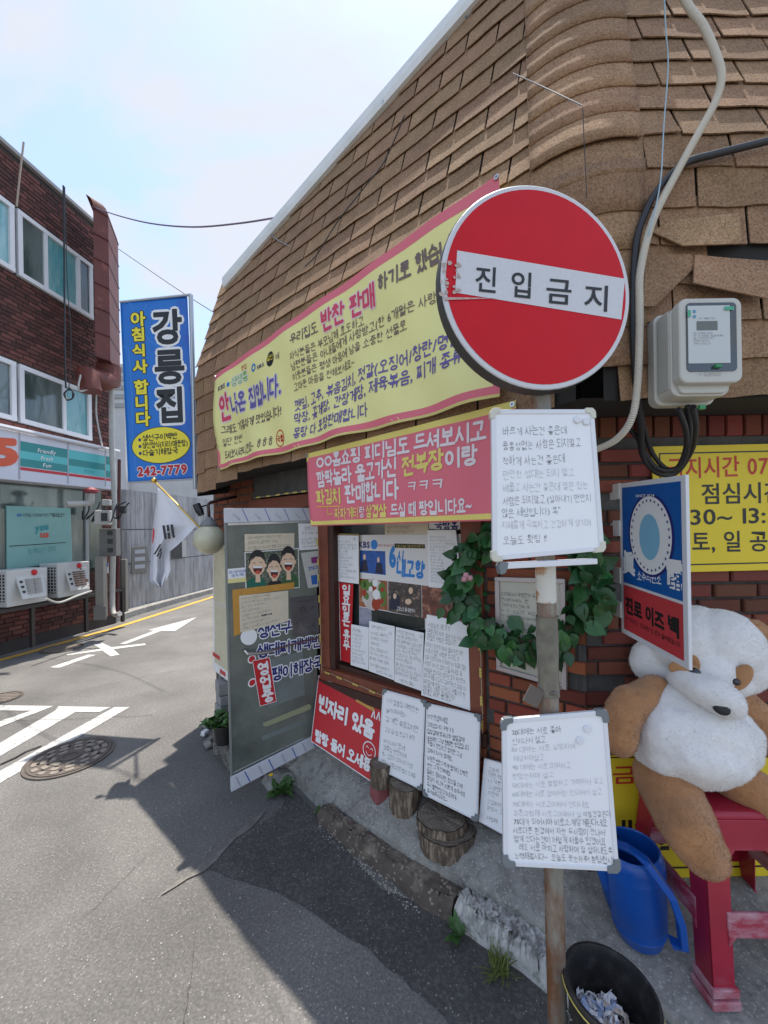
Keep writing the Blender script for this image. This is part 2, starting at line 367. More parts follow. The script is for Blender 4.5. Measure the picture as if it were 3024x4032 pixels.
M_ink = mat('marker_ink', (.015, .015, .02), .5)
M_ink2 = mat('grey_marker_ink', (.10, .10, .115), .6)
M_ink3 = mat('faded_marker_ink', (.42, .42, .45), .6)
M_black = mat('black_print', (.012, .012, .014), .45)
M_white = mat('white_print', (.8, .8, .8), .5)
M_navy = mat('navy_print', (.018, .02, .16), .45)
M_red = mat('red_print', (.52, .012, .02), .45, var=.06)
M_yel = mat('yellow_print', (.80, .62, .05), .5)
M_wboard = mat('whiteboard', (.83, .84, .86), .22, var=.03, vs=3)
M_alu = mat('white_board_edge', (.72, .73, .76), .3)
M_corner = mat('grey_plastic_corner', (.17, .19, .20), .45)
M_cream = mat('cream_paper', (.66, .58, .44), .7, var=.08, vs=12)
M_tape = mat('tape_orange', (.52, .26, .04), .35, var=.12, vs=20)
M_cable = mat('black_cable', (.015, .015, .018), .45)
M_steel = mat('brushed_steel', (.5, .5, .5), .28, metal=1, var=.1)

def framed_board(name, label, cat, surf, corner=True, group=None, t=.012, edge=.012, face=None, corner_m=None, cs=.03):
    base = surf.P(.5, 1, -t); th = thing(name, label, cat, base, group)
    mb = MB(); mb.slab([surf.P(0, 0), surf.P(1, 0), surf.P(1, 1), surf.P(0, 1)], -surf.n * t)
    mb.build('panel', face or M_wboard, th, bevel=.002)
    W, H = surf.W(), surf.H(); ea, eb = edge / W, edge / H
    mb = MB()
    for a0, b0, a1, b1 in ((ea, 0, 1 - ea, eb), (ea, 1 - eb, 1 - ea, 1), (0, 0, ea, 1), (1 - ea, 0, 1, 1)):
        mb.slab([surf.P(a0, b0, .003), surf.P(a1, b0, .003), surf.P(a1, b1, .003), surf.P(a0, b1, .003)], -surf.n * (t + .005))
    mb.build('frame', M_alu, th, bevel=.0015)
    if corner:
        ca, cb = cs / W, cs / H
        for i, (sa, sb) in enumerate(((0, 0), (1, 0), (1, 1), (0, 1))):
            da = ca if sa == 0 else -ca; db = cb if sb == 0 else -cb; xa = -.004 / W * (1 if sa == 0 else -1); xb = -.004 / H * (1 if sb == 0 else -1)
            pts = [(sa + xa + da * .35, sb + xb), (sa + da, sb + xb), (sa + da, sb + db * .38), (sa + da * .6, sb + db * .45), (sa + da * .42, sb + db * .62), (sa + da * .38, sb + db), (sa + xa, sb + db), (sa + xa, sb + db * .35), (sa + xa + da * .1, sb + db * .1)]
            mb = MB(); mb.slab([surf.P(a, b, .006) for a, b in pts], -surf.n * (t + .010)); mb.build('corner_cap', corner_m or M_corner, th, bevel=.0015)
    return th
def plain_sheet(name, label, cat, surf, m, t=.001, group=None, bevel=0, n=1):
    base = surf.P(.5, 1, 0); th = thing(name, label, cat, base, group)
    mb = MB()
    if n == 1: mb.slab([surf.P(0, 0), surf.P(1, 0), surf.P(1, 1), surf.P(0, 1)], -surf.n * t)
    else: mb.grid(lambda u, v: surf.P(u, v), n, max(2, n // 3))
    mb.build('sheet' if t < .004 else 'panel', m, th, smooth=n > 1, bevel=bevel)
    return th
SYL = '가나다라마바사아자차하거너더러머버서어저고노도로모보소오조구누두루무부수우주그느드르므은을이리미비시지한번집밥맛찬국면건강릉행복사랑'
def scribble(ink, rows, m=None, a0=.08, a1=.92, b0=.1, b1=.92, cols=12, hgt=None, wt=HAND):
    """rows of small handwriting too small to read in the photograph"""
    for i in range(rows):
        b = b0 + (b1 - b0) * (i + .8) / rows
        k = random.randint(int(cols * .55), cols); t = ''
        while len(t) < k: t += random.choice(SYL) if (R() > .2 or not t) else ' '
        ink.text(t, a0, b, a0 + (a1 - a0) * min(1, len(t) / cols * U(.92, 1.05)), b, hgt or (b1 - b0) / rows * .66, wt=wt, jit=1, res=1)

# ================================================================== SETTING: ground
M_asph = mat('asphalt', (.128, .122, .115), .9, var=.34, vs=.9, bump=1.0, bs=95, col2=(.205, .196, .184), c2pos=(.40, .66), c2s=85, speck=(210, .98, (.30, .285, .26)), dist=.007)
M_asph2 = mat('dark_asphalt_patch', (.072, .069, .066), .9, var=.3, vs=3, bump=1.0, bs=100, col2=(.13, .125, .118), c2pos=(.46, .64), c2s=62, speck=(190, .985, (.3, .28, .25)), dist=.009)
M_conc = mat('concrete', (.29, .28, .255), .9, var=.28, vs=5, bump=1, bs=60, col2=(.16, .155, .145), c2pos=(.45, .7), c2s=22, speck=(140, .9, (.38, .37, .34)), dist=.006)
M_conc_d = mat('old_concrete', (.20, .19, .17), .95, var=.3, vs=8, bump=1, bs=60, col2=(.11, .10, .09), c2pos=(.4, .62), c2s=12, speck=(110, .85, (.33, .31, .28)), dist=.01)
M_kerb = mat('stained_kerb', (.12, .095, .078), .92, var=.3, vs=9, bump=1, bs=70, col2=(.27, .23, .18), c2pos=(.52, .66), c2s=7, speck=(90, .93, (.32, .28, .22)), dist=.008)
M_kerbw = mat('chipped_white_kerb', (.62, .61, .58), .9, var=.15, vs=20, bump=1, bs=45, col2=(.33, .32, .3), c2pos=(.5, .6), c2s=14, dist=.015)
M_mark = mat('road_paint_white', (.50, .50, .48), .8, var=.15, vs=14, col2=(.22, .21, .2), c2pos=(.53, .66), c2s=34)
M_marky = mat('road_paint_yellow', (.62, .36, .05), .8, var=.12, vs=14, col2=(.3, .22, .1), c2pos=(.62, .75), c2s=30)

g = MB(); g.grid(lambda u, v: Vector((-60 + 120 * u, -20 + 140 * v, 0)), 60, 70)
g.build('road', M_asph, kind='structure')
def sheet_px(name, pts, z, m, kind='structure', thick=0, **k):
    g = MB(); ps = [GR(x, y, z) for x, y in pts]
    if thick: g.slab(ps, Vector((0, 0, -thick)))
    else: g.add(ps, [list(range(len(ps)))])
    return g.build(name, m, kind=kind, **k)
def strip(name, pts, wd, z, m, **k):
    g = MB(); ps = [GR(x, y, z) for x, y in pts]
    for i, (p, q) in enumerate(zip(ps, ps[1:])):
        d0 = (ps[min(i + 1, len(ps) - 1)] - ps[max(i - 1, 0)]).normalized(); d1 = (ps[min(i + 2, len(ps) - 1)] - ps[i]).normalized()
        n0 = Vector((-d0.y, d0.x, 0)) * wd / 2; n1 = Vector((-d1.y, d1.x, 0)) * wd / 2
        g.quad(p - n0, q - n1, q + n1, p + n0)
    return g.build(name, m, kind='structure', **k)
# dark repair patch beside the kerb, with an uneven edge
edge = [(850, 2935), (940, 2990), (1000, 3040), (1130, 3160), (1060, 3230), (900, 3330), (790, 3420), (1010, 3480), (1180, 3560), (1400, 3700), (1590, 3850), (1760, 4000), (1900, 4300)]
pts = []
for (a, b), (c, d) in zip(edge, edge[1:]):
    for t in (0, .25, .5, .75): pts.append((a + (c - a) * t + U(-14, 14), b + (d - b) * t + U(-8, 8)))
inner = [(2600, 4400), (2600, 3900), (1500, 3500), (1200, 3150), (960, 2950)]
gg = MB(); ps = [GR(x, y, .004) for x, y in pts + inner]; gg.add(ps, [list(range(len(ps)))]); gg.build('asphalt_patch', M_asph2, kind='structure')
# light cement smear along the seam
M_smear = mat('cement_smear', (.17, .16, .145), .95, var=.35, vs=20, bump=.6, bs=80)
sm = [(640, 3520, 8), (690, 3480, 24), (740, 3452, 14), (800, 3415, 34), (850, 3372, 26), (880, 3345, 8), (930, 3290, 16), (975, 3256, 30), (1010, 3225, 22), (1050, 3190, 6)]
gg = MB(); top = [GR(x + U(-6, 6), y - h / 2, .008) for x, y, h in sm]; bot = [GR(x + U(-6, 6), y + h / 2, .008) for x, y, h in sm][::-1]
gg.add(top + bot, [list(range(len(top) * 2))]); gg.build('cement_seam', M_smear, kind='structure')
# markings
strip('yellow_road_line', [(-900, 2800)] + [cB(*p) for p in ((0, 2025), (200, 1972), (360, 1926), (600, 1858), (820, 1796), (1100, 1708), (1530, 1572))] + [(1000, 2290), (1150, 2200)], .13, .0045, M_marky)
for nm, pl in (('painted_arrow', [(1075, 1808), (1430, 1713), (1270, 1815), (1172, 1813), (912, 1910), (868, 1907), (1118, 1812)]),
               ('painted_arrow', [(485, 1983), (730, 1944), (678, 1912), (740, 1900), (808, 1932), (1055, 1904), (1058, 1916), (822, 1947), (868, 1986), (803, 1999), (742, 1957), (487, 1992)]),
               ('painted_arrow', [(362, 2078), (640, 1986), (696, 1988), (430, 2082)])):
    sheet_px(nm, [cB(*p) for p in pl], .0045, M_mark)
for pl in ([(-300, 266), (205, 273), (-300, 470), (-300, 430), (120, 291), (-300, 286)],
           [(225, 274), (425, 277), (382, 296), (290, 296), (-300, 640), (-300, 590), (212, 291)],
           [(440, 277), (498, 277), (-300, 745), (-300, 690)]):
    sheet_px('hatched_marking', [cI(*p) for p in pl], .0045, M_mark)
# crack line, stains and old seams
random.seed(41)
M_crk = mat('crack_dirt', (.075, .07, .066), .95)
def crack(p, q, wd, amp, n=14):
    P_ = [(p[0] + (q[0] - p[0]) * i / n + U(-amp, amp), p[1] + (q[1] - p[1]) * i / n + U(-amp, amp)) for i in range(n + 1)]
    strip('road_crack', P_, wd, .006, M_crk)
crack(cI(750, 1180), cI(700, 1560), .0025, 6); crack(cI(560, 850), cI(330, 1080), .002, 5)
crack(D(120, 1500), D(420, 1440), .004, 4); crack(D(-50, 1560), D(330, 1545), .004, 3)
M_grit = mat('pale_grit', (.42, .40, .36), .9)
gq = MB()
for i in range(420):
    c = GR(*cI(U(-100, 1500), U(560, 1560)), .0); r_ = U(.0015, .0045); gq.ell(c + Vector((0, 0, r_ * .5)), r_, r_ * U(.6, 1.2), r_ * .6, None, 5, 3)
for i in range(260):
    t = R(); c = GR(*cN(120 + 980 * t + U(-70, 10), 800 + 830 * t + U(-10, 60)), .0); r_ = U(.002, .006); gq.ell(c + Vector((0, 0, r_ * .5)), r_, r_ * U(.6, 1.2), r_ * .6, None, 5, 3)
gq.build('grit', M_grit, label='loose pale grit scattered over the asphalt and along the kerb', cat='grit', kind='stuff')
strip('road_crack', [cI(0, 497), cI(60, 470), cI(100, 447), cI(160, 425)], .02, .009, mat('crack_tar', (.02, .02, .02), .9))

# ---- left pavement strip with its kerb
kb = [(-900, 2760)] + [cB(*p) for p in ((0, 1985), (300, 1900), (640, 1812), (820, 1762), (1000, 1700), (1250, 1625), (1530, 1545))] + [(1100, 2240)]
ib = [(-900, 2690)] + [cB(*p) for p in ((0, 1900), (300, 1832), (690, 1742), (820, 1712), (905, 1668), (1250, 1585), (1530, 1503))] + [(1100, 2225)]
g = MB(); A = [GR(x, y, 0) for x, y in kb]; B = [GR(x, y, .13) for x, y in ib]
Bn = [b + Vector((-.8, .3, 0)) for b in B]
for i in range(len(A) - 1):
    a, a2 = A[i], A[i + 1]; t, t2 = a + Vector((0, 0, .13)), a2 + Vector((0, 0, .13))
    g.quad(a, a2, t2, t); g.quad(t, t2, Bn[i + 1], Bn[i])
g.build('pavement', M_conc, kind='structure')

# ---- slab and kerb in front of the restaurant
sl = [(1120, 3010), (1150, 3030), (1240, 3110), (1320, 3170), (1410, 3222), (1591, 3328), (1900, 3490), (2146, 3640), (2500, 3880), (2900, 4180), (3500, 4600)]
SLZ = [.07, .075, .085, .10, .125, .15, .155, .155, .155, .155, .155]
SL = [GR(x, y, z) for (x, y), z in zip(sl, SLZ)]
def zslab(p):
    d = 9
    for a, b in zip(SL, SL[1:]):
        ab = (b - a).xy; t = max(0, min(1, (p.xy - a.xy).dot(ab) / ab.length_squared)); d = min(d, (p.xy - a.xy - ab * t).length)
    return .15 + .10 * min(1, d / .55)
wallpts = [(-.56, 2.93), (-.45, 2.86), (-.25, 2.70), (-.1, 2.58), (.05, 2.46), (.35, 2.22), (.60, 2.0), (.92, 1.80), (1.4, 1.80), (2.0, 1.80), (2.6, 1.8)]
g = MB(); n = len(SL)
def slabf(u, v):
    i = min(int(u * (n - 1)), n - 2); t = u * (n - 1) - i
    a = SL[i].lerp(SL[i + 1], t); bb = Vector((*wallpts[i], 0)).lerp(Vector((*wallpts[i + 1], 0)), t)
    p = a.lerp(bb, v); z0_ = SLZ[i] + (SLZ[i + 1] - SLZ[i]) * t; p.z = z0_ + (.255 - z0_) * min(1, v * 1.3) + (.004 * math.sin(p.x * 31) * math.cos(p.y * 27)) * (v < 1) - (0.012 if v == 0 else 0)
    return p
g.grid(slabf, 60, 14)
for i in range(60):
    a, b = slabf(i / 60, 0), slabf((i + 1) / 60, 0); o1 = Vector((-.006, -.008, 0))
    g.quad(a, b, Vector((b.x, b.y, 0)) + o1, Vector((a.x, a.y, 0)) + o1)
a = slabf(0, 0); b = slabf(0, 1); g.quad(a, b, Vector((b.x, b.y, 0)), Vector((a.x, a.y, 0)))
g.build('sidewalk_slab', M_conc, kind='structure', smooth=True)
# kerb stones
ko = [(1250, 3240), (1322, 3305), (1402, 3376), (1562, 3490), (1665, 3583), (1780, 3640)]
ki = [(1290, 3165), (1330, 3210), (1412, 3262), (1591, 3368), (1700, 3425), (1830, 3490)]
def kerbrun(name, ko, ki, m, z=.10, rough=.006, label=None):
    A = [GR(x, y, .0) for x, y in ko]; B = [GR(x, y, z) for x, y in ki]
    g = MB()
    def fn(u, v):
        k = u * (len(A) - 1); i = min(int(k), len(A) - 2); t = k - i
        a = A[i].lerp(A[i + 1], t); b = B[i].lerp(B[i + 1], t); d = (b - a); d.z = 0; d.normalize()
        if v < .25: p = a + Vector((0, 0, z * v * 3.6)) + d * .01 * v
        elif v < .4: p = a + Vector((0, 0, z * .97)) + d * .03
        else: p = (a + d * .03).lerp(b + d * .03, (v - .4) / .6); p.z = z
        j = rough * (1 if 0.1 < v < .95 else 0)
        return p + Vector((U(-j, j), U(-j, j), U(-j, j)))
    g.grid(fn, 14 * (len(A) - 1), 12)
    return g.build(name, m, kind='structure', smooth=True, label=label)
kerbrun('kerb_stone', ko, ki, M_kerb)
kerbrun('kerb_stone', [(1790, 3650), (1900, 3730), (2050, 3830), (2170, 3930), (2400, 4080), (2700, 4260), (3300, 4700)], [(1835, 3492), (1930, 3555), (2040, 3610), (2160, 3690), (2480, 3915), (2860, 4190), (3450, 4600)], M_kerbw, .115, .011)
# concrete threshold mounds
def rubble(name, c, rx, ry, rz, m, seed=0, **k):
    random.seed(seed); mb = MB(); mb.ell(c, rx, ry, rz, n=18, m=10)
    ph = [U(0, 6) for _ in range(6)]
    for q in mb.v:
        d = (q - Vector(c)); s = 1 + .12 * math.sin(d.x / rx * 3 + ph[0]) + .1 * math.sin(d.y / ry * 4 + ph[1]) + U(-.05, .05)
        q.x = c[0] + d.x * s; q.y = c[1] + d.y * s; q.z = max(-.005, c[2] + d.z * s)
    return mb.build(name, m, smooth=True, **k)
p = GR(*D(650, 1640), .08); rubble('cement_mound', (p.x, p.y, .04), .17, .10, .13, M_conc_d, 3, kind='structure')
p = GR(*D(600, 1700), .02); rubble('cement_mound', (p.x, p.y + .08, .0), .16, .1, .06, M_conc, 4, kind='structure')
p = GR(*D(492, 1655), .0); 
mb = MB(); pp = [GR(*D(x, y), .0) for x, y in ((458, 1610), (500, 1680), (560, 1640), (515, 1575))]
mb.slab([q + Vector((0, 0, .16)) for q in pp], Vector((0, 0, -.17))); mb.build('concrete_step', M_conc_d, kind='structure', bevel=.03, seg=3)

# ================================================================== MANHOLES
def manhole(px, r, label, big=True):
    c = GR(*px, 0); th = thing('manhole_cover', label, 'manhole cover', c)
    M_iron = mat('rusty_cast_iron', (.115, .095, .08), .75, var=.25, vs=12, bump=.5, bs=90, rand=.08)
    M_irons = mat('worn_iron', (.24, .205, .17), .6, var=.2, vs=18)
    mb = MB(); mb.lathe(c, [(r * 1.09, 0.002), (r * 1.09, .012), (r * 1.02, .012), (r * 1.0, .007), (.001, .007)], 48); mb.build('lid', M_iron, th)
    mb = MB(); mb.lathe(c, [(r * .985, .006), (r * .985, .014), (r * .94, .014), (r * .94, .006)], 48, cap=False)
    if big:
        mb.lathe(c, [(r * .25, .006), (r * .25, .014), (r * .2, .014), (r * .2, .006)], 32, cap=False)
    mb.build('rim_ring', M_iron, th)
    if big:
        mb = MB()
        for k, (rr, n) in enumerate(((.42, 7), (.63, 11), (.83, 15))):
            for i in range(n):
                a = 2 * math.pi * (i + .4 * k) / n; da = 1.9 / n
                mb.slab([c + Vector((math.cos(a + s * da) * r * q, math.sin(a + s * da) * r * q, .012)) for s, q in ((-1, rr - .07), (-.5, rr - .075), (0, rr - .08), (.5, rr - .075), (1, rr - .07), (.9, rr + .05), (.45, rr + .06), (0, rr + .065), (-.45, rr + .06), (-.9, rr + .05))], Vector((0, 0, -.006)))
        mb.build('raised_pattern', M_irons, th)
        mb = MB()
        for i in range(18):
            a = 2 * math.pi * i / 18 + .2; q = r * (.52 if i % 2 else .74); mb.lathe(c + Vector((math.cos(a) * q, math.sin(a) * q, .0)), [(.012, .0075), (.012, .0135), (.0001, .0135)], 10)
        mb.build('vent_hole', M_cable, th)
    else:
        mb = MB()
        for i in range(-3, 4):
            h = math.sqrt(max(.01, .8 - (i * .24) ** 2)) * r
            mb.box(c + Vector((0, i * r * .24, .009)), h * 2, r * .08, .006)
        mb.build('raised_pattern', M_irons, th)
manhole(cI(272, 470), .275, 'large round rusty manhole cover half under the shadow by the hatched lines')
manhole(cB(450, 1942), .26, 'small round manhole cover just beyond the yellow line', False)
manhole(cI(5, 245), .17, 'manhole cover cut by the left edge above the hatched marking', False)

# ================================================================== RESTAURANT
M_brick = mat('red_brick', (.165, .040, .022), .8, var=.25, vs=14, bump=.5, bs=120, rand=.45, hue=.015, col2=(.12, .05, .035), c2pos=(.5, .72), c2s=9)
M_mortar = mat('dark_mortar', (.085, .082, .078), .95, var=.35, vs=9, bump=1, bs=50, dist=.006)
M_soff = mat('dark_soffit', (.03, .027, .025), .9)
rest = thing('restaurant', 'small brick restaurant under a brown shingled mansard roof at the corner', 'building', (.2, 3.2, 0))
crn = Vector((.892, 1.75, 0))
# wall masses (mortar face set 12 mm behind the bricks)
def wallbox(mb, p, q, z0, z1, nrm, t=.12, back=.012):
    p = Vector(p); q = Vector(q); b = -nrm * back
    mb.obox(Vector((p.x, p.y, z0)) + b, Vector((q.x - p.x, q.y - p.y, 0)), -nrm * t, Vector((0, 0, z1 - z0)))
def W(s, z=0, o=0): return Vector((-.47, 2.85, z)) - dW * s + oW * o      # s grows to the right, s=0 at the door hinge
mb = MB()
wallbox(mb, W(-.86), W(-1.6), 0, 2.6, oW)            # beyond the doorway
wallbox(mb, W(-.1), W(1.28), 0, .72, oW)             # under window
wallbox(mb, W(1.28), W(1.765), 0, 2.6, oW)
wallbox(mb, W(-.86), W(1.28), 2.12, 2.6, oW)         # lintel
wallbox(mb, crn + Vector((-.01, 0, 0)), (3.2, 1.75), 0, 2.6, Vector((0, -1, 0)))
mb.build('mortar_wall', M_mortar, rest)
mb = MB()   # the rest of the body, never seen from the street side in view
body = [W(-1.55, 0, -.15), W(1.7, 0, -.15), Vector((3.2, 1.9, 0)), Vector((3.2, 6.5, 0)), W(-1.55, 0, -3.2)]
mb.slab([Vector((q.x, q.y, 4.0)) for q in body], Vector((0, 0, -1.45)))
for a, b in ((body[2], body[3]), (body[3], body[4]), (body[4], body[0])):
    d = (b - a); nn = Vector((d.y, -d.x, 0)).normalized(); mb.obox(a, d, -nn * .12, Vector((0, 0, 2.6)))
mb.build('rear_wall', M_mortar, rest)
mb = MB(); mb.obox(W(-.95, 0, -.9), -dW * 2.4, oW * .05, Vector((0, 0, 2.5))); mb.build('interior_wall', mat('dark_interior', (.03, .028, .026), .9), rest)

def unit_brick(seed):
    random.seed(seed); mb = MB(); c = .035
    vs = []
    for x in (-.5, .5):
        for y in (-.5, .5):
            for z in (-.5, .5): vs.append(Vector((x, y * 1, z)))
    # front face slightly inset for a chamfer
    fr = [(-.5 + .02 + U(0, .015), -.5 + .05 + U(0, .04)), (.5 - .02 - U(0, .015), -.5 + .05 + U(0, .04)), (.5 - .02 - U(0, .015), .5 - .05 - U(0, .04)), (-.5 + .02 + U(0, .015), .5 - .05 - U(0, .04))]
    a = [Vector((x, -.5, z)) for x, z in fr]; b = [Vector((x, -.38, z)) for x, z in ((-.5, -.5), (.5, -.5), (.5, .5), (-.5, .5))]; d = [Vector((q.x, .5, q.z)) for q in b]
    mb.add(a + b + d, [[0, 1, 2, 3]] + [[i + 4, (i + 1) % 4 + 4, (i + 1) % 4, i] for i in range(4)] + [[i + 8, (i + 1) % 4 + 8, (i + 1) % 4 + 4, i + 4] for i in range(4)])
    return mb
def brick_variants(m, n=5): return [unit_brick(i).mesh('brick', Vector(), [m]) for i in range(n)]
def place(me, name, parent, loc, M, scale):
    o = bpy.data.objects.new(name, me); COL.objects.link(o); o.parent = parent
    m4 = M.to_4x4() @ Matrix.Diagonal((*scale, 1)); m4.translation = Vector(loc) - BASE[parent]; o.matrix_local = m4
    return o
def brick_spots(p0, d, nrm, s0, s1, z0, z1, skip=lambda s, z: False, L=.19, H=.057, J=.012, hdr=None):
    """centres, lengths of the bricks of a running bond; p0 at s=0"""
    out = []; r = 0; z = z0
    while z + H <= z1 + 1e-6:
        s = s0 - (L + J) * (.5 if r % 2 else 0) - .03 * math.sin(r * 2.1)
        while s < s1:
            a, b = max(s, s0), min(s + L, s1)
            if b - a > .03 and not skip((a + b) / 2, z + H / 2): out.append((p0 + d * ((a + b) / 2) + Vector((0, 0, z + H / 2)), b - a, H))
            s += L + J
        z += H + J; r += 1
    return out
def lay(spots, d, nrm, m, parent, limit=300, t=.05):
    """the nearest ones as objects of their own, the rest joined"""
    spots = sorted(spots, key=lambda q: (q[0] - EYE).length); vr = brick_variants(m)
    y = -nrm; M = Matrix((d, y, Vector((0, 0, 1)))).transposed()
    random.seed(5)
    for c, l, h in spots[:limit]:
        place(random.choice(vr), 'brick', parent, c + nrm * (U(-.002, .004) - t / 2 + .006), M, (l, t, h))
    if len(spots) > limit:
        mb = MB()
        for c, l, h in spots[limit:]:
            q = c + nrm * (U(-.003, .003)); u = d * l / 2; v = Vector((0, 0, h / 2)); e = nrm * .02; k = .93
            f = [q - u * k - v * k, q + u * k - v * k, q + u * k + v * k, q - u * k + v * k]; bk = [q - u - v - e * .4, q + u - v - e * .4, q + u + v - e * .4, q - u + v - e * .4]
            mb.mi = random.randint(0, 3); mb.add(f + bk, [[0, 1, 2, 3]] + [[i + 4, (i + 1) % 4 + 4, (i + 1) % 4, i] for i in range(4)])
        ms = [mat(m.name + '_%d' % i, [x * k for x in (.125, .042, .034)], .8, var=.3, vs=8) for i, k in enumerate((.7, .95, 1.2, .5))] if 'dark' in m.name else [m] * 4
        o = mb.build('brickwork', ms, parent); o['kind'] = 'stuff'
random.seed(11)
Zsold = 2.21
sp = brick_spots(crn + Vector((0, 0, 0)), Vector((1, 0, 0)), Vector((0, -1, 0)), .0, 1.25, .24, 2.2, lambda s, z: (s < .12 and random.random() < .25))
k = 0
while k * .082 < 1.2: sp.append((crn + Vector((.05 + k * .082, 0, 2.262)), .07, .095)); k += 1
lay(sp, Vector((1, 0, 0)), Vector((0, -1, 0)), M_brick, rest, 180)
M_brick2 = mat('orange_red_brick', (.215, .050, .024), .8, var=.25, vs=14, bump=.5, bs=120, rand=.4, hue=.012)
sp = brick_spots(W(0), -dW, oW, 1.30, 1.765, .24, 2.2, lambda s, z: (s > 1.68 and random.random() < .3))
sp += brick_spots(W(0), -dW, oW, -.04, 1.28, .24, .66)
sp += brick_spots(W(0), -dW, oW, -1.58, -.88, 1.2, 2.5, lambda s, z: s < -1.05 and z < 1.7)
sp = [q for q in sp]
lay(sp, -dW, oW, M_brick2, rest, 118)

# ---- roof: profile param v (metres up the slope) -> outward offset, height
Z0, ZB, EIN, ZT = 2.285, 3.22, .30, 4.36
Lv = ZB - Z0; Ls = math.hypot(EIN, ZT - ZB) + .62
def prof(v):
    if v <= Lv - .1: return .30, Z0 + v, 0
    t = math.atan2(EIN, ZT - ZB)
    if v < Lv + .1:
        k = (v - (Lv - .1)) / .2; ang = t * k; return .30 - .2 * k * k * math.sin(t) * .5 + .012 * math.sin(k * math.pi), Z0 + Lv - .1 + .2 * k * (1 - .03 * k), ang
    q = v - Lv; return .30 - q * math.sin(t), ZB + q * math.cos(t), t
MP = Plane(W(0, ZB, .30), oW.normalized() * math.cos(math.atan2(EIN, ZT - ZB)) + Vector((0, 0, math.sin(math.atan2(EIN, ZT - ZB)))))
GL, GRt = hit(*D(497, 618), MP), hit(*D(932, 127), MP); GRt = GL + (GRt - GL) * 1.5; GL = GL + (GL - GRt).normalized() * .05
_sg = lambda p: -(p - Vector((-.47, 2.85, 0))).dot(dW)
zcutf = lambda q: GL.z + (GRt.z - GL.z) * (q - _sg(GL)) / (_sg(GRt) - _sg(GL))
def drop(s): return .14 * max(0, min(1, (-.4 - s) / .9))      # lower edge sags towards the far end
S_L = -1.28; S_R = 1.858
M_sh = mat('brown_asphalt_shingle', (.33, .195, .105), .95, var=.32, vs=2.6, bump=.8, bs=140, rand=.13, hue=.006, col2=(.20, .115, .062), c2pos=(.42, .62), c2s=95, speck=(260, .88, (.36, .25, .16)), dist=.004)
M_under = mat('black_underlay', (.022, .020, .018), .9)
def shingle_mesh(seed, L=.333, Hh=.19, exposed=.143):
    random.seed(seed); mb = MB(); nu, nv = 6, 3
    c0, c1, c2 = U(-.006, .004), U(-.004, .004), U(-.003, .003)
    ph = U(0, 6); lift = U(.001, .008)
    def fn(u, v, top=True):
        x = (u - .5) * (L - .012) ; y = v * Hh - (c0 * (u - .5) * 2 + c1 * math.sin(u * 9 + ph)) * (1 - v)
        z = .0125 * (1 - v) + .001 + (lift * (1 - v) ** 3 * (.5 + .5 * math.sin(u * 4 + ph))) * .6
        return Vector((x, y, z))
    vs = [fn(i / nu, j / nv) for j in range(nv + 1) for i in range(nu + 1)]; n = len(vs)
    lo = [q - Vector((0, 0, .0045)) for q in vs]
    fs = [[j * (nu + 1) + i, j * (nu + 1) + i + 1, (j + 1) * (nu + 1) + i + 1, (j + 1) * (nu + 1) + i] for j in range(nv) for i in range(nu)]
    ed = [[i, i + 1, n + i + 1, n + i][::-1] for i in range(nu)]
    for j in range(nv):
        a, b = j * (nu + 1), (j + 1) * (nu + 1); ed.append([a, b, n + b, n + a]); a += nu; b += nu; ed.append([b, a, n + a, n + b])
    mb.add(vs + lo, fs + ed); return mb.mesh('shingle', Vector(), [M_sh])
SHV = [shingle_mesh(i) for i in range(9)]
EXPO = .143
def put_shingle(pos, d, upv, nn, L=.333, tilt=0, me=None, parent=rest):
    M = Matrix((d, upv, nn)).transposed()
    if tilt: M = Matrix.Rotation(tilt, 3, nn) @ M
    return place(me or random.choice(SHV), 'shingle', parent, pos, M, (L / .333, 1, 1))
random.seed(21)
nrow = int((Lv + Ls) / EXPO)
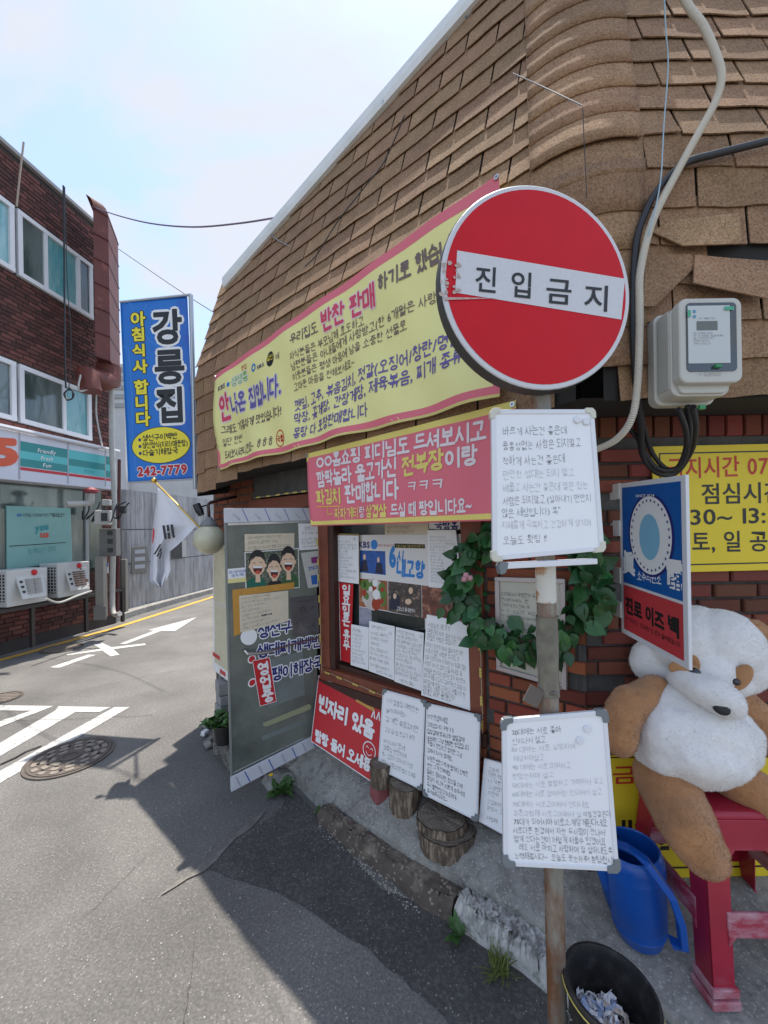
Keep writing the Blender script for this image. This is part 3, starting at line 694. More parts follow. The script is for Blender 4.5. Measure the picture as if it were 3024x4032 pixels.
for r in range(nrow + 1):
    v = r * EXPO
    if v > Lv + Ls - .05: break
    o, z, ang = prof(v + .05); o0, z0, _ = prof(v); o1, z1, _ = prof(min(v + .15, Lv + Ls))
    # long face, s from left to the corner; the corner line of the face moves in as the slope leans back
    sl_ = S_L - .25 * o0 + .075 ; sr_ = W_corner = None
    nn_out = oW; upd = (oW * (o1 - o0) + Vector((0, 0, z1 - z0))).normalized()
    cornerX = .788 + (0.30 - o0) * .42      # plan x of the ridge at this offset
    s_end = (cornerX + .47 - oW.x * 0) / .778
    # intersection of long face at offset o0 with right face at offset o0
    # W(s,o0).y == 1.75 - o0
    s_end = (2.85 + oW.y * o0 - (1.75 - o0)) / .628
    s = S_L + (r * .167) % .333 - .333 + (.0 if r % 2 else .02)
    left = S_L + (.30 - o0) * .2
    while s < s_end - .10:
        a, b = max(s, left), min(s + .333, s_end - .10)
        zcut = zcutf((a + b) / 2)
        if b - a > .05 and z0 < zcut + .02:
            m = (a + b) / 2; p = W(m, z0 - (drop(m) * max(0, 1 - v / .5)), o0)
            upf = upd
            put_shingle(p, -dW, upf, (-dW).cross(upf), b - a, tilt=U(-.006, .006) if R() > .08 else U(-.03, .03))
        s += .333
    # right face
    upr = (Vector((0, -(o1 - o0), z1 - z0))).normalized(); s = s_endx = W(s_end, 0, o0).x + .02 - ((r * .19) % .333) * 1.0
    x0 = W(s_end, 0, o0).x + .10
    while s < 2.15:
        a, b = max(s, x0), s + .333
        if b - a > .05:
            m = (a + b) / 2
            miss = (r == 3 and 1.22 < m < 1.6)
            if not miss:
                put_shingle(Vector((m, 1.75 - o0, z0)), Vector((1, 0, 0)), upr, Vector((1, 0, 0)).cross(upr), b - a, tilt=U(-.006, .006) if R() > .15 else U(-.035, .035))
        s += .333
# damaged tabs on the right face: bigger torn pieces, lifted
for (px, py, w_, t_, l_) in ((cO(700, 350, ), 0, 1.15, -.42, 0), (cO(1330, 330), 0, 1.25, -.11, 0), (cE(1360, 1200), 0, 1.1, .04, 0)):
    pass
def torn(pts, m=M_sh, lift=.03, k=0):
    cs = [hit(x, y, RF.off(.02 + (lift if i in (0, 1) else 0))) for i, (x, y) in enumerate(pts)]
    mb = MB(); mb.slab(cs, Vector((0, .006, 0))); return mb.build('shingle', m, rest, label='torn lifted shingle')
torn([cO(530, 470), cO(640, 470), cO(1030, 90), cO(960, 0), cO(560, 0)])
torn([cO(990, 260), cO(1660, 400), cO(1660, 60), cO(1250, 30), cO(1000, 5)], lift=.035)
torn([cE(1240, 1210), cE(1530, 1200), cE(1515, 1050), cE(1190, 1085), cE(1080, 1140)], lift=.02)
# hip caps at the corner
def cap_mesh():
    mb = MB()
    cs = []
    mb = MB(); n = 8
    d1 = Vector((-dW.x, -dW.y, 0)); 
    return mb
capM = []
for r in range(1, nrow + 1):
    v = r * EXPO
    if v > Lv + Ls - .1: break
    o0, z0, _ = prof(v - .02); o1, z1, _ = prof(min(v + .16, Lv + Ls)); random.seed(r)
    big = v < Lv
    hh = .17
    o1, z1, _ = prof(min(v + hh, Lv + Ls)); oo0 = o0 + .012; oo1 = o1 + .003
    mb = MB(); Wd = .21
    def ridge(o): s = (2.85 + oW.y * o - (1.75 - o)) / .628; return s
    def cap(u, vv):
        o = oo0 + (oo1 - oo0) * vv; z = z0 + (z1 - z0) * vv; s = ridge(o); x = W(s, 0, o)
        t = (u - .5) * 2
        lp = x + dW * Wd; rp = x + Vector((Wd, 0, 0)); mid = x - (oW + Vector((0, -1, 0))).normalized() * .018
        if t < 0: p = lp * (t * t) + mid * (1 - t * t) if t > -.35 else lp.lerp(x, 1 + t) 
        else: p = rp * (t * t) + mid * (1 - t * t) if t < .35 else rp.lerp(x, 1 - t)
        q = 1 - abs(t); xx = lp.lerp(rp, u); bez = lp * (1 - u) ** 2 + x * 2 * u * (1 - u) + rp * u * u
        p = x.lerp(bez, .35) if abs(t) < 1e-9 else p
        p = bez - Vector((0, 0, 0)) + (oW + Vector((0, -1, 0))).normalized() * (.008 + .016 * (1 - t * t))
        p.z = z + U(-.0015, .0015) * (vv < .5) - .004 * (1 - abs(t)) * (1 - vv); return p
    mb.grid(cap, 12, 3)
    mb.build('hip_shingle', M_sh, rest, smooth=True, solid=.006)
# deck behind the shingles
mb = MB()
def deck(side):
    def fn(u, v):
        vv = v * (Lv + Ls); o, z, _ = prof(vv); o -= .006
        if side == 0:
            s = S_L + (.30 - o) * .2; e = (2.85 + oW.y * o - (1.75 - o)) / .628 - .05; ss = s + (e - s) * u; z = min(z, zcutf(ss) + .03); o = o if z > 4.0 and 0 else o; p = W(ss, z - drop(ss) * max(0, 1 - vv / .5) + (.01 if v == 0 else 0), .30 - max(0, z - ZB) * EIN / (ZT - ZB) - .006 if z > ZB + .15 else o)
        else:
            e = W((2.85 + oW.y * o - (1.75 - o)) / .628, 0, o).x + .05; p = Vector((e + (3.2 - e) * u, 1.75 - o, z))
        return p
    return fn
mb.grid(deck(0), 24, 24); mb.grid(deck(1), 10, 24)
# end gable closing
for i in range(12):
    o, z, _ = prof((Lv + Ls - .62) * i / 12); o2, z2, _ = prof((Lv + Ls - .62) * (i + 1) / 12)
    s1_, s2_ = S_L + (.30 - o) * .2, S_L + (.30 - o2) * .2
    z, z2 = min(z, zcutf(S_L) + .02), min(z2, zcutf(S_L) + .02); mb.quad(W(s1_, z - drop(-1.3) * max(0, 1 - i / 4), o), W(s2_, z2, o2), W(s2_, z2, -.5), W(s1_, z, -.5))
mb.build('roof_deck', M_under, rest)
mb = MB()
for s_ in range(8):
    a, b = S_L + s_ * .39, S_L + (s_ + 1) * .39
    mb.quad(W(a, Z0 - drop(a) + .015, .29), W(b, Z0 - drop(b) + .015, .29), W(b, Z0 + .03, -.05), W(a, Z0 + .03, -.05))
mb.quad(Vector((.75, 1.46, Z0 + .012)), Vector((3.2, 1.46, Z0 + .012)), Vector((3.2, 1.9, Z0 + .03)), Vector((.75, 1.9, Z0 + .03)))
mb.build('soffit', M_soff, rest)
# gutter along the top
M_gut = mat('painted_gutter', (.72, .74, .74), .5, var=.12, vs=4, col2=(.18, .33, .48), c2pos=(.64, .7), c2s=7)
mb = MB(); a, b = S_L - .12, 1.9
for _ in (0,):
    pts = [(0, 0), (.035, 0), (.045, .035), (.045, .085), (-.25, .085), (-.25, 0)]
    L_ = [GL + oW * o + Vector((0, 0, z)) for o, z in pts]; R_ = [GRt + oW * o + Vector((0, 0, z)) for o, z in pts]
    nn = len(pts); mb.add(L_ + R_, [[i, (i + 1) % nn, (i + 1) % nn + nn, i + nn] for i in range(nn)] + [list(range(nn))[::-1], list(range(nn, 2 * nn))])
mb.build('gutter', M_gut, rest)

# window in the long wall
M_wood = mat('brown_painted_wood', (.20, .055, .028), .55, var=.2, vs=7, bump=.25, bs=40)
M_wood_d = mat('dark_brown_wood', (.055, .022, .015), .6, var=.2, vs=9)
zs, zt = .735, 2.10
win = MB()
win.obox(W(-.0, zs + .09, -.03), -dW * .10, oW * .055, Vector((0, 0, zt - zs - .09)))
win.obox(W(1.16, zs + .09, -.03), -dW * .12, oW * .055, Vector((0, 0, zt - zs - .09)))
win.obox(W(-.0, zs, -.03), -dW * 1.28, oW * .06, Vector((0, 0, .088)))
win.obox(W(-.9, 2.0, -.03), -dW * 2.18, oW * .06, Vector((0, 0, .10)))
wf = win.build('window_frame', M_wood, rest, bevel=.004)
mb = MB(); mb.obox(W(.10, zs + .09, -.10), -dW * .05, oW * .115, Vector((0, 0, zt - zs - .1))); mb.obox(W(.15, zs + .09, -.10), -dW * 1.0, oW * .08, Vector((0, 0, .03)))
mb.build('inner_frame', M_wood_d, wf)
M_glass = mat('dark_window_glass', (.035, .042, .042), .08, spec=.6)
mb = MB(); mb.obox(W(.10, zs + .1, -.085), -dW * 1.06, oW * .006, Vector((0, 0, 1.3))); mb.build('pane', M_glass, wf)
mb = MB(); mb.obox(W(-.02, zs - .075, -.01), -dW * 1.31, oW * .04, Vector((0, 0, .07))); mb.build('ledge', M_wood_d, rest, bevel=.004)

# door, standing open
door = thing('door', None, None, (-.5, 2.8, 0)); 
door.parent = rest; door.location = door.location - rest.location
BASE[door] = Vector((-.5, 2.8, 0))
DS = pxsurf([D(484, 1098), D(684, 1097), D(686, 1610), D(499, 1709)], DOORP)
def doorpart(a0, b0, a1, b1, h0, h1, m, name, bev=.002, lab=None):
    mb = MB(); mb.slab([DS.P(a0, b0, h1), DS.P(a1, b0, h1), DS.P(a1, b1, h1), DS.P(a0, b1, h1)], -DS.n * (h1 - h0)); return mb.build(name, m, door, bevel=bev, label=lab)
M_dglass = mat('smeared_door_glass', (.16, .175, .150), .2, var=.18, vs=2.2, col2=(.085, .095, .085), c2pos=(.42, .62), c2s=1.6, spec=.5)
M_strip = mat('film_covered_steel', (.56, .58, .63), .3, var=.06, vs=6)
doorpart(.0, .05, 1, .95, -.012, 0, M_dglass, 'glass_panel')
doorpart(0, 0, 1, .052, -.02, .012, M_strip, 'top_rail')
doorpart(0, .948, 1, 1, -.02, .012, M_strip, 'bottom_rail')
doorpart(0, .052, .02, .948, -.02, .004, mat('grey_door_stile', (.20, .22, .21), .35), 'stile')
doorpart(.03, .052, 1, .062, -.01, .006, M_steel, 'rail_trim'); doorpart(.03, .938, 1, .948, -.01, .006, M_steel, 'rail_trim')
ik = Ink(DS)
for a in (.2, .43, .64, .85):
    ik.line([(a - .03, .002), (a + .03, .05)], .004, h=.0135)
for a in (.16, .42, .69, .93): ik.line([(a - .02, .951), (a + .035, .998)], .006, h=.0135)
ik.done('film_stripe', mat('blue_stripe', (.03, .08, .38), .4), door)
ik = Ink(DS)
for a in (.1, .31, .53, .75): ik.text('보호필름', a - .02, .026, a + .05, .048, .010, h=.0135, res=1)
for a in (.05, .29, .55, .8): ik.line([(a, .955), (a + .045, .995)], .005, h=.0135)
ik.done('film_print', mat('grey_print', (.25, .26, .3), .5), door)
ik = Ink(DS); ik.px('생선구이', cK(712, 2030), cK(1300, 1920), 50, wt=BOLD, halo=.10, h=.0015); ik.px('생태찌개백반', cL(700, 300), cL(1545, 140), 48, wt=BOLD, halo=.10, h=.0015); ik.px('달팽이해장국', cL(745, 640), cL(1560, 420), 50, wt=BOLD, halo=.10, h=.0015)
for q in ((635, 315), (640, 622)):
    a, b = DS.inv(*cL(*q)); ik.disc(a, b, .045, h=.0014)
ik.done('lettering', M_white, door)
ik = Ink(DS); ik.px('생선구이', cK(712, 2030), cK(1300, 1920), 50, wt=BOLD, h=.0028, fat=.018); ik.px('생태찌개백반', cL(700, 300), cL(1545, 140), 48, wt=BOLD, h=.0028, fat=.018); ik.px('달팽이해장국', cL(745, 640), cL(1560, 420), 50, wt=BOLD, h=.0028, fat=.018)
ik.done('lettering', M_navy, door)
ik = Ink(DS)
for q in ((635, 315), (640, 622)):
    a, b = DS.inv(*cL(*q)); ik.disc(a, b, .032, h=.002)
ik.done('bullet_dot', M_red, door)
ik = Ink(DS); ik.poly([cL(780, 1150), cL(1380, 900), cL(1415, 930), cL(1400, 970), cL(830, 1195), cL(785, 1190)], px=True, h=.002); ik.done('tape_strip', mat('yellowed_tape', (.30, .32, .2), .3), door)
ik = Ink(DS); ik.poly([cL(850, 955), cL(1328, 780), cL(1300, 210), cL(885, 320)], px=True, h=.0008); ik.poly([cL(765, 1320), cL(1355, 1095), cL(1357, 1145), cL(770, 1385)], px=True, h=.0012); ik.done('old_film', mat('dusty_film', (.16, .19, .185), .35, var=.15), door)
mb = MB(); hp = [DS.inv(*cL(*q)) for q in ((535, 195), (560, 225), (700, 215), (880, 190), (1500, 20))]
mb.tube([DS.P(*hp[0], .0), DS.P(*hp[0], .035), DS.P(*hp[1], .05), DS.P(*hp[2], .05), DS.P(*hp[3], .045), DS.P(*hp[3], .0)], .011, 10)
smooth_by_angle(mb.build('handle', M_steel, door))
mb = MB(); mb.tube([DS.P(*hp[3], .02), DS.P(*hp[4], .02)], .006, 8); mb.build('push_bar', mat('old_bar', (.12, .06, .06), .4), door)

# papers taped to the door
def dsurf(pts, c=cK, off=.003): return pxsurf([c(*p) for p in pts], DOORP.off(off))
if DOORP.n.dot(EYE - DOORP.p) < 0: DOORP = Plane(DOORP.p, -DOORP.n)
s_ = dsurf([(540, 675), (1190, 660), (1190, 850), (545, 900)]); t_ = plain_sheet('paper_notice', 'cream handwritten strip taped above the laughing cartoon on the door', 'notice', s_, M_cream)
ik = Ink(s_); ik.text('지금 사랑하는 사람이 있나요?', .05, .30, .72, .26, .18, HAND, 1); ik.text('강릉집으로 얼른 빨리 오세요', .05, .6, .66, .56, .18, HAND, 1); ik.text('여기 줄서서 기다리면 행복 금방 옵니다!', .05, .93, .9, .88, .18, HAND, 1); ik.done('handwriting', M_ink, t_)
# cartoon picture
s_ = dsurf([(540, 910), (1245, 855), (1260, 1375), (555, 1430)]); t_ = plain_sheet('cartoon_poster', 'white edged poster of three laughing cartoon faces before a hedge', 'poster', s_, M_white)
ik = Ink(s_); ik.rect(.015, .02, .985, .98, .0006); ik.done('picture_ground', mat('hedge_picture', (.06, .075, .05), .6, var=.7, vs=90, col2=(.28, .3, .22), c2pos=(.5, .6), c2s=120), t_)
HF = ((.22, .33, .15, 'a'), (.52, .46, .13, 'b'), (.79, .30, .145, 'c'))
def face_parts():
    sk, hr, mo, te, to = Ink(s_), Ink(s_), Ink(s_), Ink(s_), Ink(s_); g1, g2, ov = Ink(s_), Ink(s_), Ink(s_)
    g1.poly([(.015, .98), (.03, .74), (.12, .66), (.28, .66), (.36, .78), (.37, .98)], .0009); g2.poly([(.62, .98), (.68, .7), (.78, .64), (.9, .64), (.985, .75), (.985, .98)], .0009)
    ov.poly([(.38, .98), (.41, .8), (.47, .76), (.6, .76), (.66, .84), (.68, .98)], .0009)
    for a, b, r, k in HF:
        hr.disc(a, b - .07, r * .98, .30, .0010); sk.disc(a, b + .02, r * .9, .26, .0013); sk.disc(a - r * .9, b + .04, .022, .05, .0012); sk.disc(a + r * .9, b + .04, .022, .05, .0012)
        sk.poly([(a - .035, b + .2), (a + .035, b + .2), (a + .045, .78), (a - .045, .78)], .0011)
        hr.poly([(a - r * .75, b - .1), (a - r * .4, b - .26), (a, b - .31), (a + r * .5, b - .26), (a + r * .8, b - .08), (a + r * .4, b - .18), (a - r * .2, b - .2)], .0017)
        mo.poly([(a - r * .6, b + .04), (a + r * .6, b + .06), (a + r * .45, b + .19), (a, b + .25), (a - r * .45, b + .18)], .0017)
        te.poly([(a - r * .6, b + .035), (a + r * .6, b + .055), (a + r * .48, b + .10), (a - r * .5, b + .085)], .0021); to.disc(a, b + .195, r * .33, .045, .0021)
        for q in (-.4, .4): hr.line([(a + r * q - .03, b - .03), (a + r * q, b - .055), (a + r * q + .03, b - .03)], .003, .002)
    sk.done('face', mat('skin_print', (.74, .52, .36), .6), t_); hr.done('hair', M_black, t_); mo.done('mouth', mat('dark_mouth', (.09, .015, .012), .6), t_); te.done('teeth', M_white, t_); to.done('tongue', mat('tongue_print', (.55, .09, .05), .6), t_)
    g1.done('sweater', mat('teal_print', (.01, .12, .08), .6), t_); g2.done('sweater', mat('green_print', (.04, .11, .04), .6), t_); ov.done('overalls', M_black, t_)
face_parts()
s_ = dsurf([(300, 1130), (590, 1105), (595, 1290), (305, 1320)]); t_ = plain_sheet('sticker', 'small pale sticker with blue print on the left edge of the door', 'sticker', s_, M_white)
ik = Ink(s_); ik.text('코로나 상생 국민지원금', .1, .34, .9, .32, .18, BOLD); ik.text('사용 가능 가맹점', .22, .58, .78, .56, .18, BOLD); ik.done('lettering', mat('blue_print', (.02, .12, .42), .5), t_)
ik = Ink(s_); ik.rect(0, .7, 1, 1, .0006); ik.done('yellow_band', mat('pale_yellow_print', (.72, .66, .28), .6), t_)
s_ = dsurf([(1240, 535), (1495, 530), (1500, 870), (1255, 885)], off=.006); t_ = plain_sheet('paper_notice', 'grey white opening hours sheet at the top right of the door', 'notice', s_, M_wboard)
ik = Ink(s_); ik.text('영업시간', .3, .25, .9, .24, .12, HAND, 1); ik.text('오전 6:20~8', .15, .42, .98, .40, .1, HAND, 1); ik.text('일요일 휴무. 재료', .12, .65, .98, .63, .09, HAND, 1); ik.text('명절 당일에만 휴무', .12, .79, .98, .77, .09, HAND, 1); ik.text('전화번호 242-7779', .12, .92, .98, .91, .08, HAND, 1); ik.done('handwriting', M_ink, t_)
s_ = dsurf([(1275, 920), (1500, 890), (1505, 1360), (1370, 1380)], off=.005); t_ = plain_sheet('paper_notice', 'crumpled leaflet with blue and purple print near the door hinge', 'leaflet', s_, mat('greyish_paper', (.5, .5, .48), .7, var=.12, vs=14))
ik = Ink(s_); ik.text('강원페스트', .25, .52, .98, .5, .11, BOLD); ik.rect(.4, .66, .9, .92, .0008); ik.done('lettering', mat('blue_print', (.02, .12, .42), .5), t_)
ik = Ink(s_); ik.rect(.55, .16, .98, .33, .0008); ik.done('purple_label', mat('purple_print', (.22, .03, .2), .6), t_)
s_ = dsurf([(375, 1410), (1190, 1290), (1190, 1380), (395, 2010)], off=.0045)
t_ = thing('packing_tape', 'brown packing tape framing a cream note on the door', 'tape', s_.P(.2, .9))
ik = Ink(s_)
for q in ([(380, 1400), (500, 1385), (490, 1975), (400, 2010)], [(500, 1388), (1190, 1300), (1185, 1385), (505, 1475)]): ik.poly([cK(*p) for p in q], .0005, px=True)
ik.done('strip', M_tape, t_)
s_ = dsurf([(470, 1480), (1110, 1410), (1115, 1810), (485, 1960)], off=.0065); t_ = plain_sheet('paper_notice', 'large cream handwritten note with brown tape in the middle of the door', 'notice', s_, M_cream)
ik = Ink(s_)
for i, (tx, e) in enumerate((('어머니는 반찬을 더 주세요!', .62), ('손주도 다섯명 데리고 올꺼라니 그립구', .8), ('줄도 맛있게 먹어라~', .55), ('내가 낼꺼에요!~', .45), ('친구들은 여기가 맛집이라 불러라니', .65), ('하나 부탁 드려요! ♥♥●●●', .65), ('오늘에 더하라 멋진 밥상이 된다', .6), ('그래서 감사합니다 늘 드리우네', .8))): ik.text(tx, .03, .12 + i * .118, e, .1 + i * .116, .07, HAND, 1)
ik.done('handwriting', M_ink2, t_)
M_gloss = mat('glossy_dark_board', (.10, .095, .10), .1, var=.3, vs=2, spec=.8)
s_ = dsurf([(1130, 1510), (1500, 1470), (1520, 1960), (1180, 2020)], off=.012); t_ = plain_sheet('smiley_board', 'shiny grey board with a drawn winking smile on the door', 'board', s_, M_gloss, t=.008, bevel=.003)
ik = Ink(s_); ik.line([(.3, .38), (.34, .3), (.42, .27), (.5, .32), (.53, .4)], .003); ik.line([(.72, .38), (.76, .3), (.84, .27), (.92, .32)], .003); ik.line([(.34, .6), (.4, .74), (.52, .82), (.7, .82), (.84, .72)], .003)
for q in ((.18, .66), (.26, .7), (.17, .73)): ik.disc(*q, .02)
ik.text('축하해 모두 봄날', .1, .14, .85, .12, .05, HAND, 1); ik.done('drawing', M_black, t_)
s_ = dsurf([(485, 1920), (705, 1890), (705, 2115), (488, 2130)], off=.0035); t_ = thing('round_sticker', 'round blank white sticker under the cream note on the door', 'sticker', s_.P(.5, 1))
ik = Ink(s_); ik.disc(.5, .5, .5, .5, 0); ik.done('disc', M_white, t_)
s_ = dsurf([(640, 335), (870, 290), (960, 870), (740, 935)], cL, .006); t_ = plain_sheet('open_sign', 'tilted red vertical sign reading open for business on the door', 'sign', s_, M_red, t=.002)
ik = Ink(s_)
for i, ch in enumerate('영업중'): ik.text(ch, .22, .34 + i * .30, .88, .34 + i * .30, .25, BOLD, fat=.03, res=4)
for a, b, c, d in ((0, 0, 1, .012), (0, .988, 1, 1), (0, 0, .03, 1), (.97, 0, 1, 1)): ik.rect(a, b, c, d, .001)
ik.done('lettering', M_white, t_)
# ---- boards and posters in the window
WP = LW.off(-.07)
def wsurf(pts, c=cJ, off=0.0, pl=None): return pxsurf([c(*p) for p in pts], (pl or LW).off(off))
s_ = wsurf([(490, 245), (1445, 236), (1440, 1100), (495, 1100)], off=-.055); t_ = plain_sheet('window_poster', 'large white television programme poster with food photos in the window', 'poster', s_, mat('poster_white', (.74, .72, .72), .35), t=.004)
ik = Ink(s_); ik.px('KBS', cJ(490, 362), cJ(592, 368), 30, wt=BOLD, fat=.02); ik.done('lettering', M_navy, t_)
ik = Ink(s_); a, b = s_.inv(*cJ(630, 332)); ik.disc(a, b, .038); ik.px('시', cJ(835, 480), cJ(895, 490), 42, wt=BOLD, fat=.03, slant=.2); ik.px('내고향', cJ(830, 608), cJ(1085, 632), 60, wt=BOLD, fat=.035, slant=.1); ik.px('6', cJ(765, 545), cJ(830, 552), 100, wt=BOLD, fat=.04); ik.done('lettering', mat('sky_blue_print', (.02, .22, .62), .4), t_)
ik = Ink(s_); ik.px('2020년 5월 28일 방영', cJ(665, 350), cJ(808, 353), 10, wt=REG, res=1); ik.done('lettering', M_red, t_)
ik = Ink(s_); ik.poly([cJ(815, 322), cJ(1090, 330), cJ(1092, 368), cJ(815, 362)], .0008, px=True); ik.done('caption_band', M_black, t_)
ik = Ink(s_); ik.px('고향노포 40년 전통 생선구이백반 편', cJ(828, 358), cJ(1080, 362), 10, wt=REG, res=1, h=.0016); ik.done('lettering', M_yel, t_)
def pic(surf, par, quad, m, c=cJ, h=.0006):
    ik = Ink(surf); ik.poly([c(*p) for p in quad], h, px=True); return ik.done('photo', m, par)
pic(s_, t_, [(502, 385), (730, 392), (736, 618), (500, 590)], mat('blue_studio_photo', (.02, .10, .38), .4, var=.4, vs=30))
pic(s_, t_, [(495, 640), (750, 662), (755, 932), (495, 892)], mat('dish_photo', (.30, .10, .04), .4, var=.5, vs=25))
pic(s_, t_, [(757, 664), (1058, 700), (1062, 998), (758, 936)], mat('street_photo', (.07, .055, .05), .4, var=.6, vs=30, col2=(.3, .2, .15), c2pos=(.55, .62), c2s=25))
pic(s_, t_, [(1062, 702), (1430, 742), (1432, 1020), (1066, 1000)], mat('grilled_fish_photo', (.16, .05, .035), .35, var=.5, vs=20, col2=(.42, .2, .13), c2pos=(.5, .62), c2s=18))
pic(s_, t_, [(495, 897), (760, 940), (755, 1095), (497, 1080)], mat('paper_photo', (.3, .3, .38), .4, var=.3, vs=20))
pic(s_, t_, [(605, 915), (1090, 1002), (1090, 1098), (610, 1098)], mat('black_photo', (.02, .025, .022), .4, var=.6, vs=20), h=.0009)
def at_px(ik, p, ra, rb=None, h=.0012): a, b = ik.s.inv(*cJ(*p)); ik.disc(a, b, ra, rb, h)
ik = Ink(s_); at_px(ik, (622, 785), .125); ik.done('plate', mat('plate_print', (.55, .5, .48), .4), t_)
ik = Ink(s_)
for q in ((560, 720), (610, 700), (690, 740), (560, 800), (640, 800)): at_px(ik, q, .03, h=.0014)
for q in ((530, 695), (560, 690), (710, 850), (715, 780), (700, 720)): at_px(ik, q, .035, h=.0015)
ik.done('side_dish', mat('green_food_print', (.10, .2, .04), .5), t_)
ik = Ink(s_)
for q, r in (((650, 870), .05), ((540, 770), .028), ((630, 730), .025), ((705, 740), .02), ((700, 845), .022)): at_px(ik, q, r, h=.0017)
ik.done('stew', mat('red_food_print', (.35, .04, .015), .4), t_)
ik = Ink(s_)
for q, r in (((640, 680), .03), ((650, 785), .04), ((600, 735), .02)): at_px(ik, q, r, h=.0018)
ik.done('bowl', M_white, t_)
ik = Ink(s_); ik.poly([cJ(505, 575), cJ(520, 480), cJ(560, 470), cJ(580, 580)], .0012, px=True); ik.poly([cJ(785, 790), cJ(812, 760), cJ(860, 800), cJ(865, 930), cJ(770, 915)], .001, px=True); ik.poly([cJ(640, 590), cJ(650, 500), cJ(700, 500), cJ(712, 600)], .0012, px=True); ik.done('presenter_suit', mat('dark_suit_print', (.02, .02, .05), .5), t_)
ik = Ink(s_); at_px(ik, (543, 445), .016, .03); at_px(ik, (668, 470), .014, .028); at_px(ik, (818, 800), .016, .03); at_px(ik, (962, 750), .02, .035); at_px(ik, (940, 850), .03, .03); ik.done('face', mat('skin_print', (.74, .52, .36), .6), t_)
ik = Ink(s_); ik.px('고향노포 를 응원하다', cJ(835, 925), cJ(1005, 950), 14, wt=BOLD, h=.002, res=1); ik.px('고향노포', cJ(508, 845), cJ(560, 848), 11, wt=BOLD, h=.002, res=1); ik.poly([cJ(505, 585), cJ(735, 610), cJ(735, 618), cJ(505, 595)], .0012, px=True); ik.done('lettering', M_white, t_)

def handboard(name, label, pts, c, pl, lines, tc=cJ, ink=M_ink, frame=False, off=0, magnets=(), corner=True, cap=None, rows=0, cols=12, edge=.010, group=None, cs=.028, t=.008, face=None):
    s_ = pxsurf([c(*p) for p in pts], pl if isinstance(pl, (list, tuple)) else pl.off(off))
    if frame: th = framed_board(name, label, 'whiteboard', s_, corner=corner, edge=edge, corner_m=cap, cs=cs, t=t, group=group)
    else: th = plain_sheet(name, label, 'whiteboard', s_, face or M_wboard, t=.006, bevel=.002, group=group)
    inks = {}
    for ln in lines:
        tx, p0, p1, h = ln[:4]; m = ln[4] if len(ln) > 4 else ink; cc = ln[5] if len(ln) > 5 else tc
        inks.setdefault(m.name, (Ink(s_), m))[0].px(tx, cc(*p0), cc(*p1), h, wt=HAND if m is not M_ink3 else HAND, jit=1, res=2, h=.0014)
    if rows:
        ik = Ink(s_); scribble(ik, rows, cols=cols); inks['r'] = (ik, ink)
    for ik, m in inks.values(): ik.done('handwriting', m, th)
    for q in magnets:
        a, b = s_.inv(*tc(*q)); mb = MB(); c0 = s_.P(a, b, .001); X = (s_.c[1] - s_.c[0]).normalized(); Yv = s_.n.cross(X)
        M = Matrix((X, Yv, s_.n)).transposed(); mb.lathe(c0, [(.011, 0), (.011, .004), (.0095, .0055), (.0001, .0055)], 20, M); mb.build('magnet', M_alu, th)
    return th, s_
handboard('notice_board', 'small whiteboard on yellowed card at the top left of the window', [(290, 248), (486, 250), (488, 690), (302, 668)], cJ, LW, [], rows=12, cols=10, off=-.03, magnets=((448, 284),))
s_ = wsurf([(300, 232), (490, 236), (497, 690), (470, 690)], off=-.04); plain_sheet('backing_card', 'yellowed card behind the small board at the window top left', 'card', s_, mat('yellowed_card', (.36, .24, .07), .7), t=.003)
handboard('notice_board', 'small crowded whiteboard partly covered by the wreath at the window top', [(1110, 200), (1370, 200), (1432, 748), (1122, 718)], cJ, LW, [], rows=15, cols=13, off=-.03)
s_ = wsurf([(725, 120), (1120, 110), (1122, 238), (728, 242)], off=-.04); t_ = plain_sheet('paper_notice', 'cream handwritten strip just under the pink banner in the window', 'notice', s_, M_cream)
ik = Ink(s_); ik.text('시래기 가시면. 한 6개월은', .05, .6, .6, .58, .22, HAND, 1); ik.text('멀리 기다릴수 있습니다 ♡♡', .05, .9, .7, .9, .22, HAND, 1); ik.done('handwriting', M_ink, t_)
s_ = wsurf([(1125, 110), (1410, 110), (1410, 192), (1128, 192)], off=-.045); t_ = plain_sheet('window_poster', 'strip of a blue and white poster above the crowded small board', 'poster', s_, M_white)
ik = Ink(s_); ik.text('국방홍', .2, .98, .95, .98, .8, BOLD, fat=.02); ik.done('lettering', M_navy, t_)
s_ = wsurf([(308, 675), (440, 690), (415, 1410), (325, 1382)], off=-.035); t_ = plain_sheet('closed_day_sign', 'tall narrow red sign about the Sunday holiday in the window', 'sign', s_, M_red, t=.003)
ik = Ink(s_)
for i, ch in enumerate('일요일은휴무'):
    a0 = .24 if i < 4 else .3; q = .12 + i * .132 + (.04 if i > 3 else 0); ik.text(ch, a0, q + .02, a0 + .6, q + .02, .115, BOLD, fat=.03)
ik.rect(0, 0, .04, 1, .001); ik.done('lettering', M_white, t_)
handboard('notice_board', 'smallest of the four low whiteboards, left end of the window row', [(420, 1055), (582, 1085), (577, 1475), (415, 1425)], cJ, LW, [('아내란.', (435, 1108), (510, 1125), 9)], ink=M_ink2, rows=9, cols=11, off=-.015)
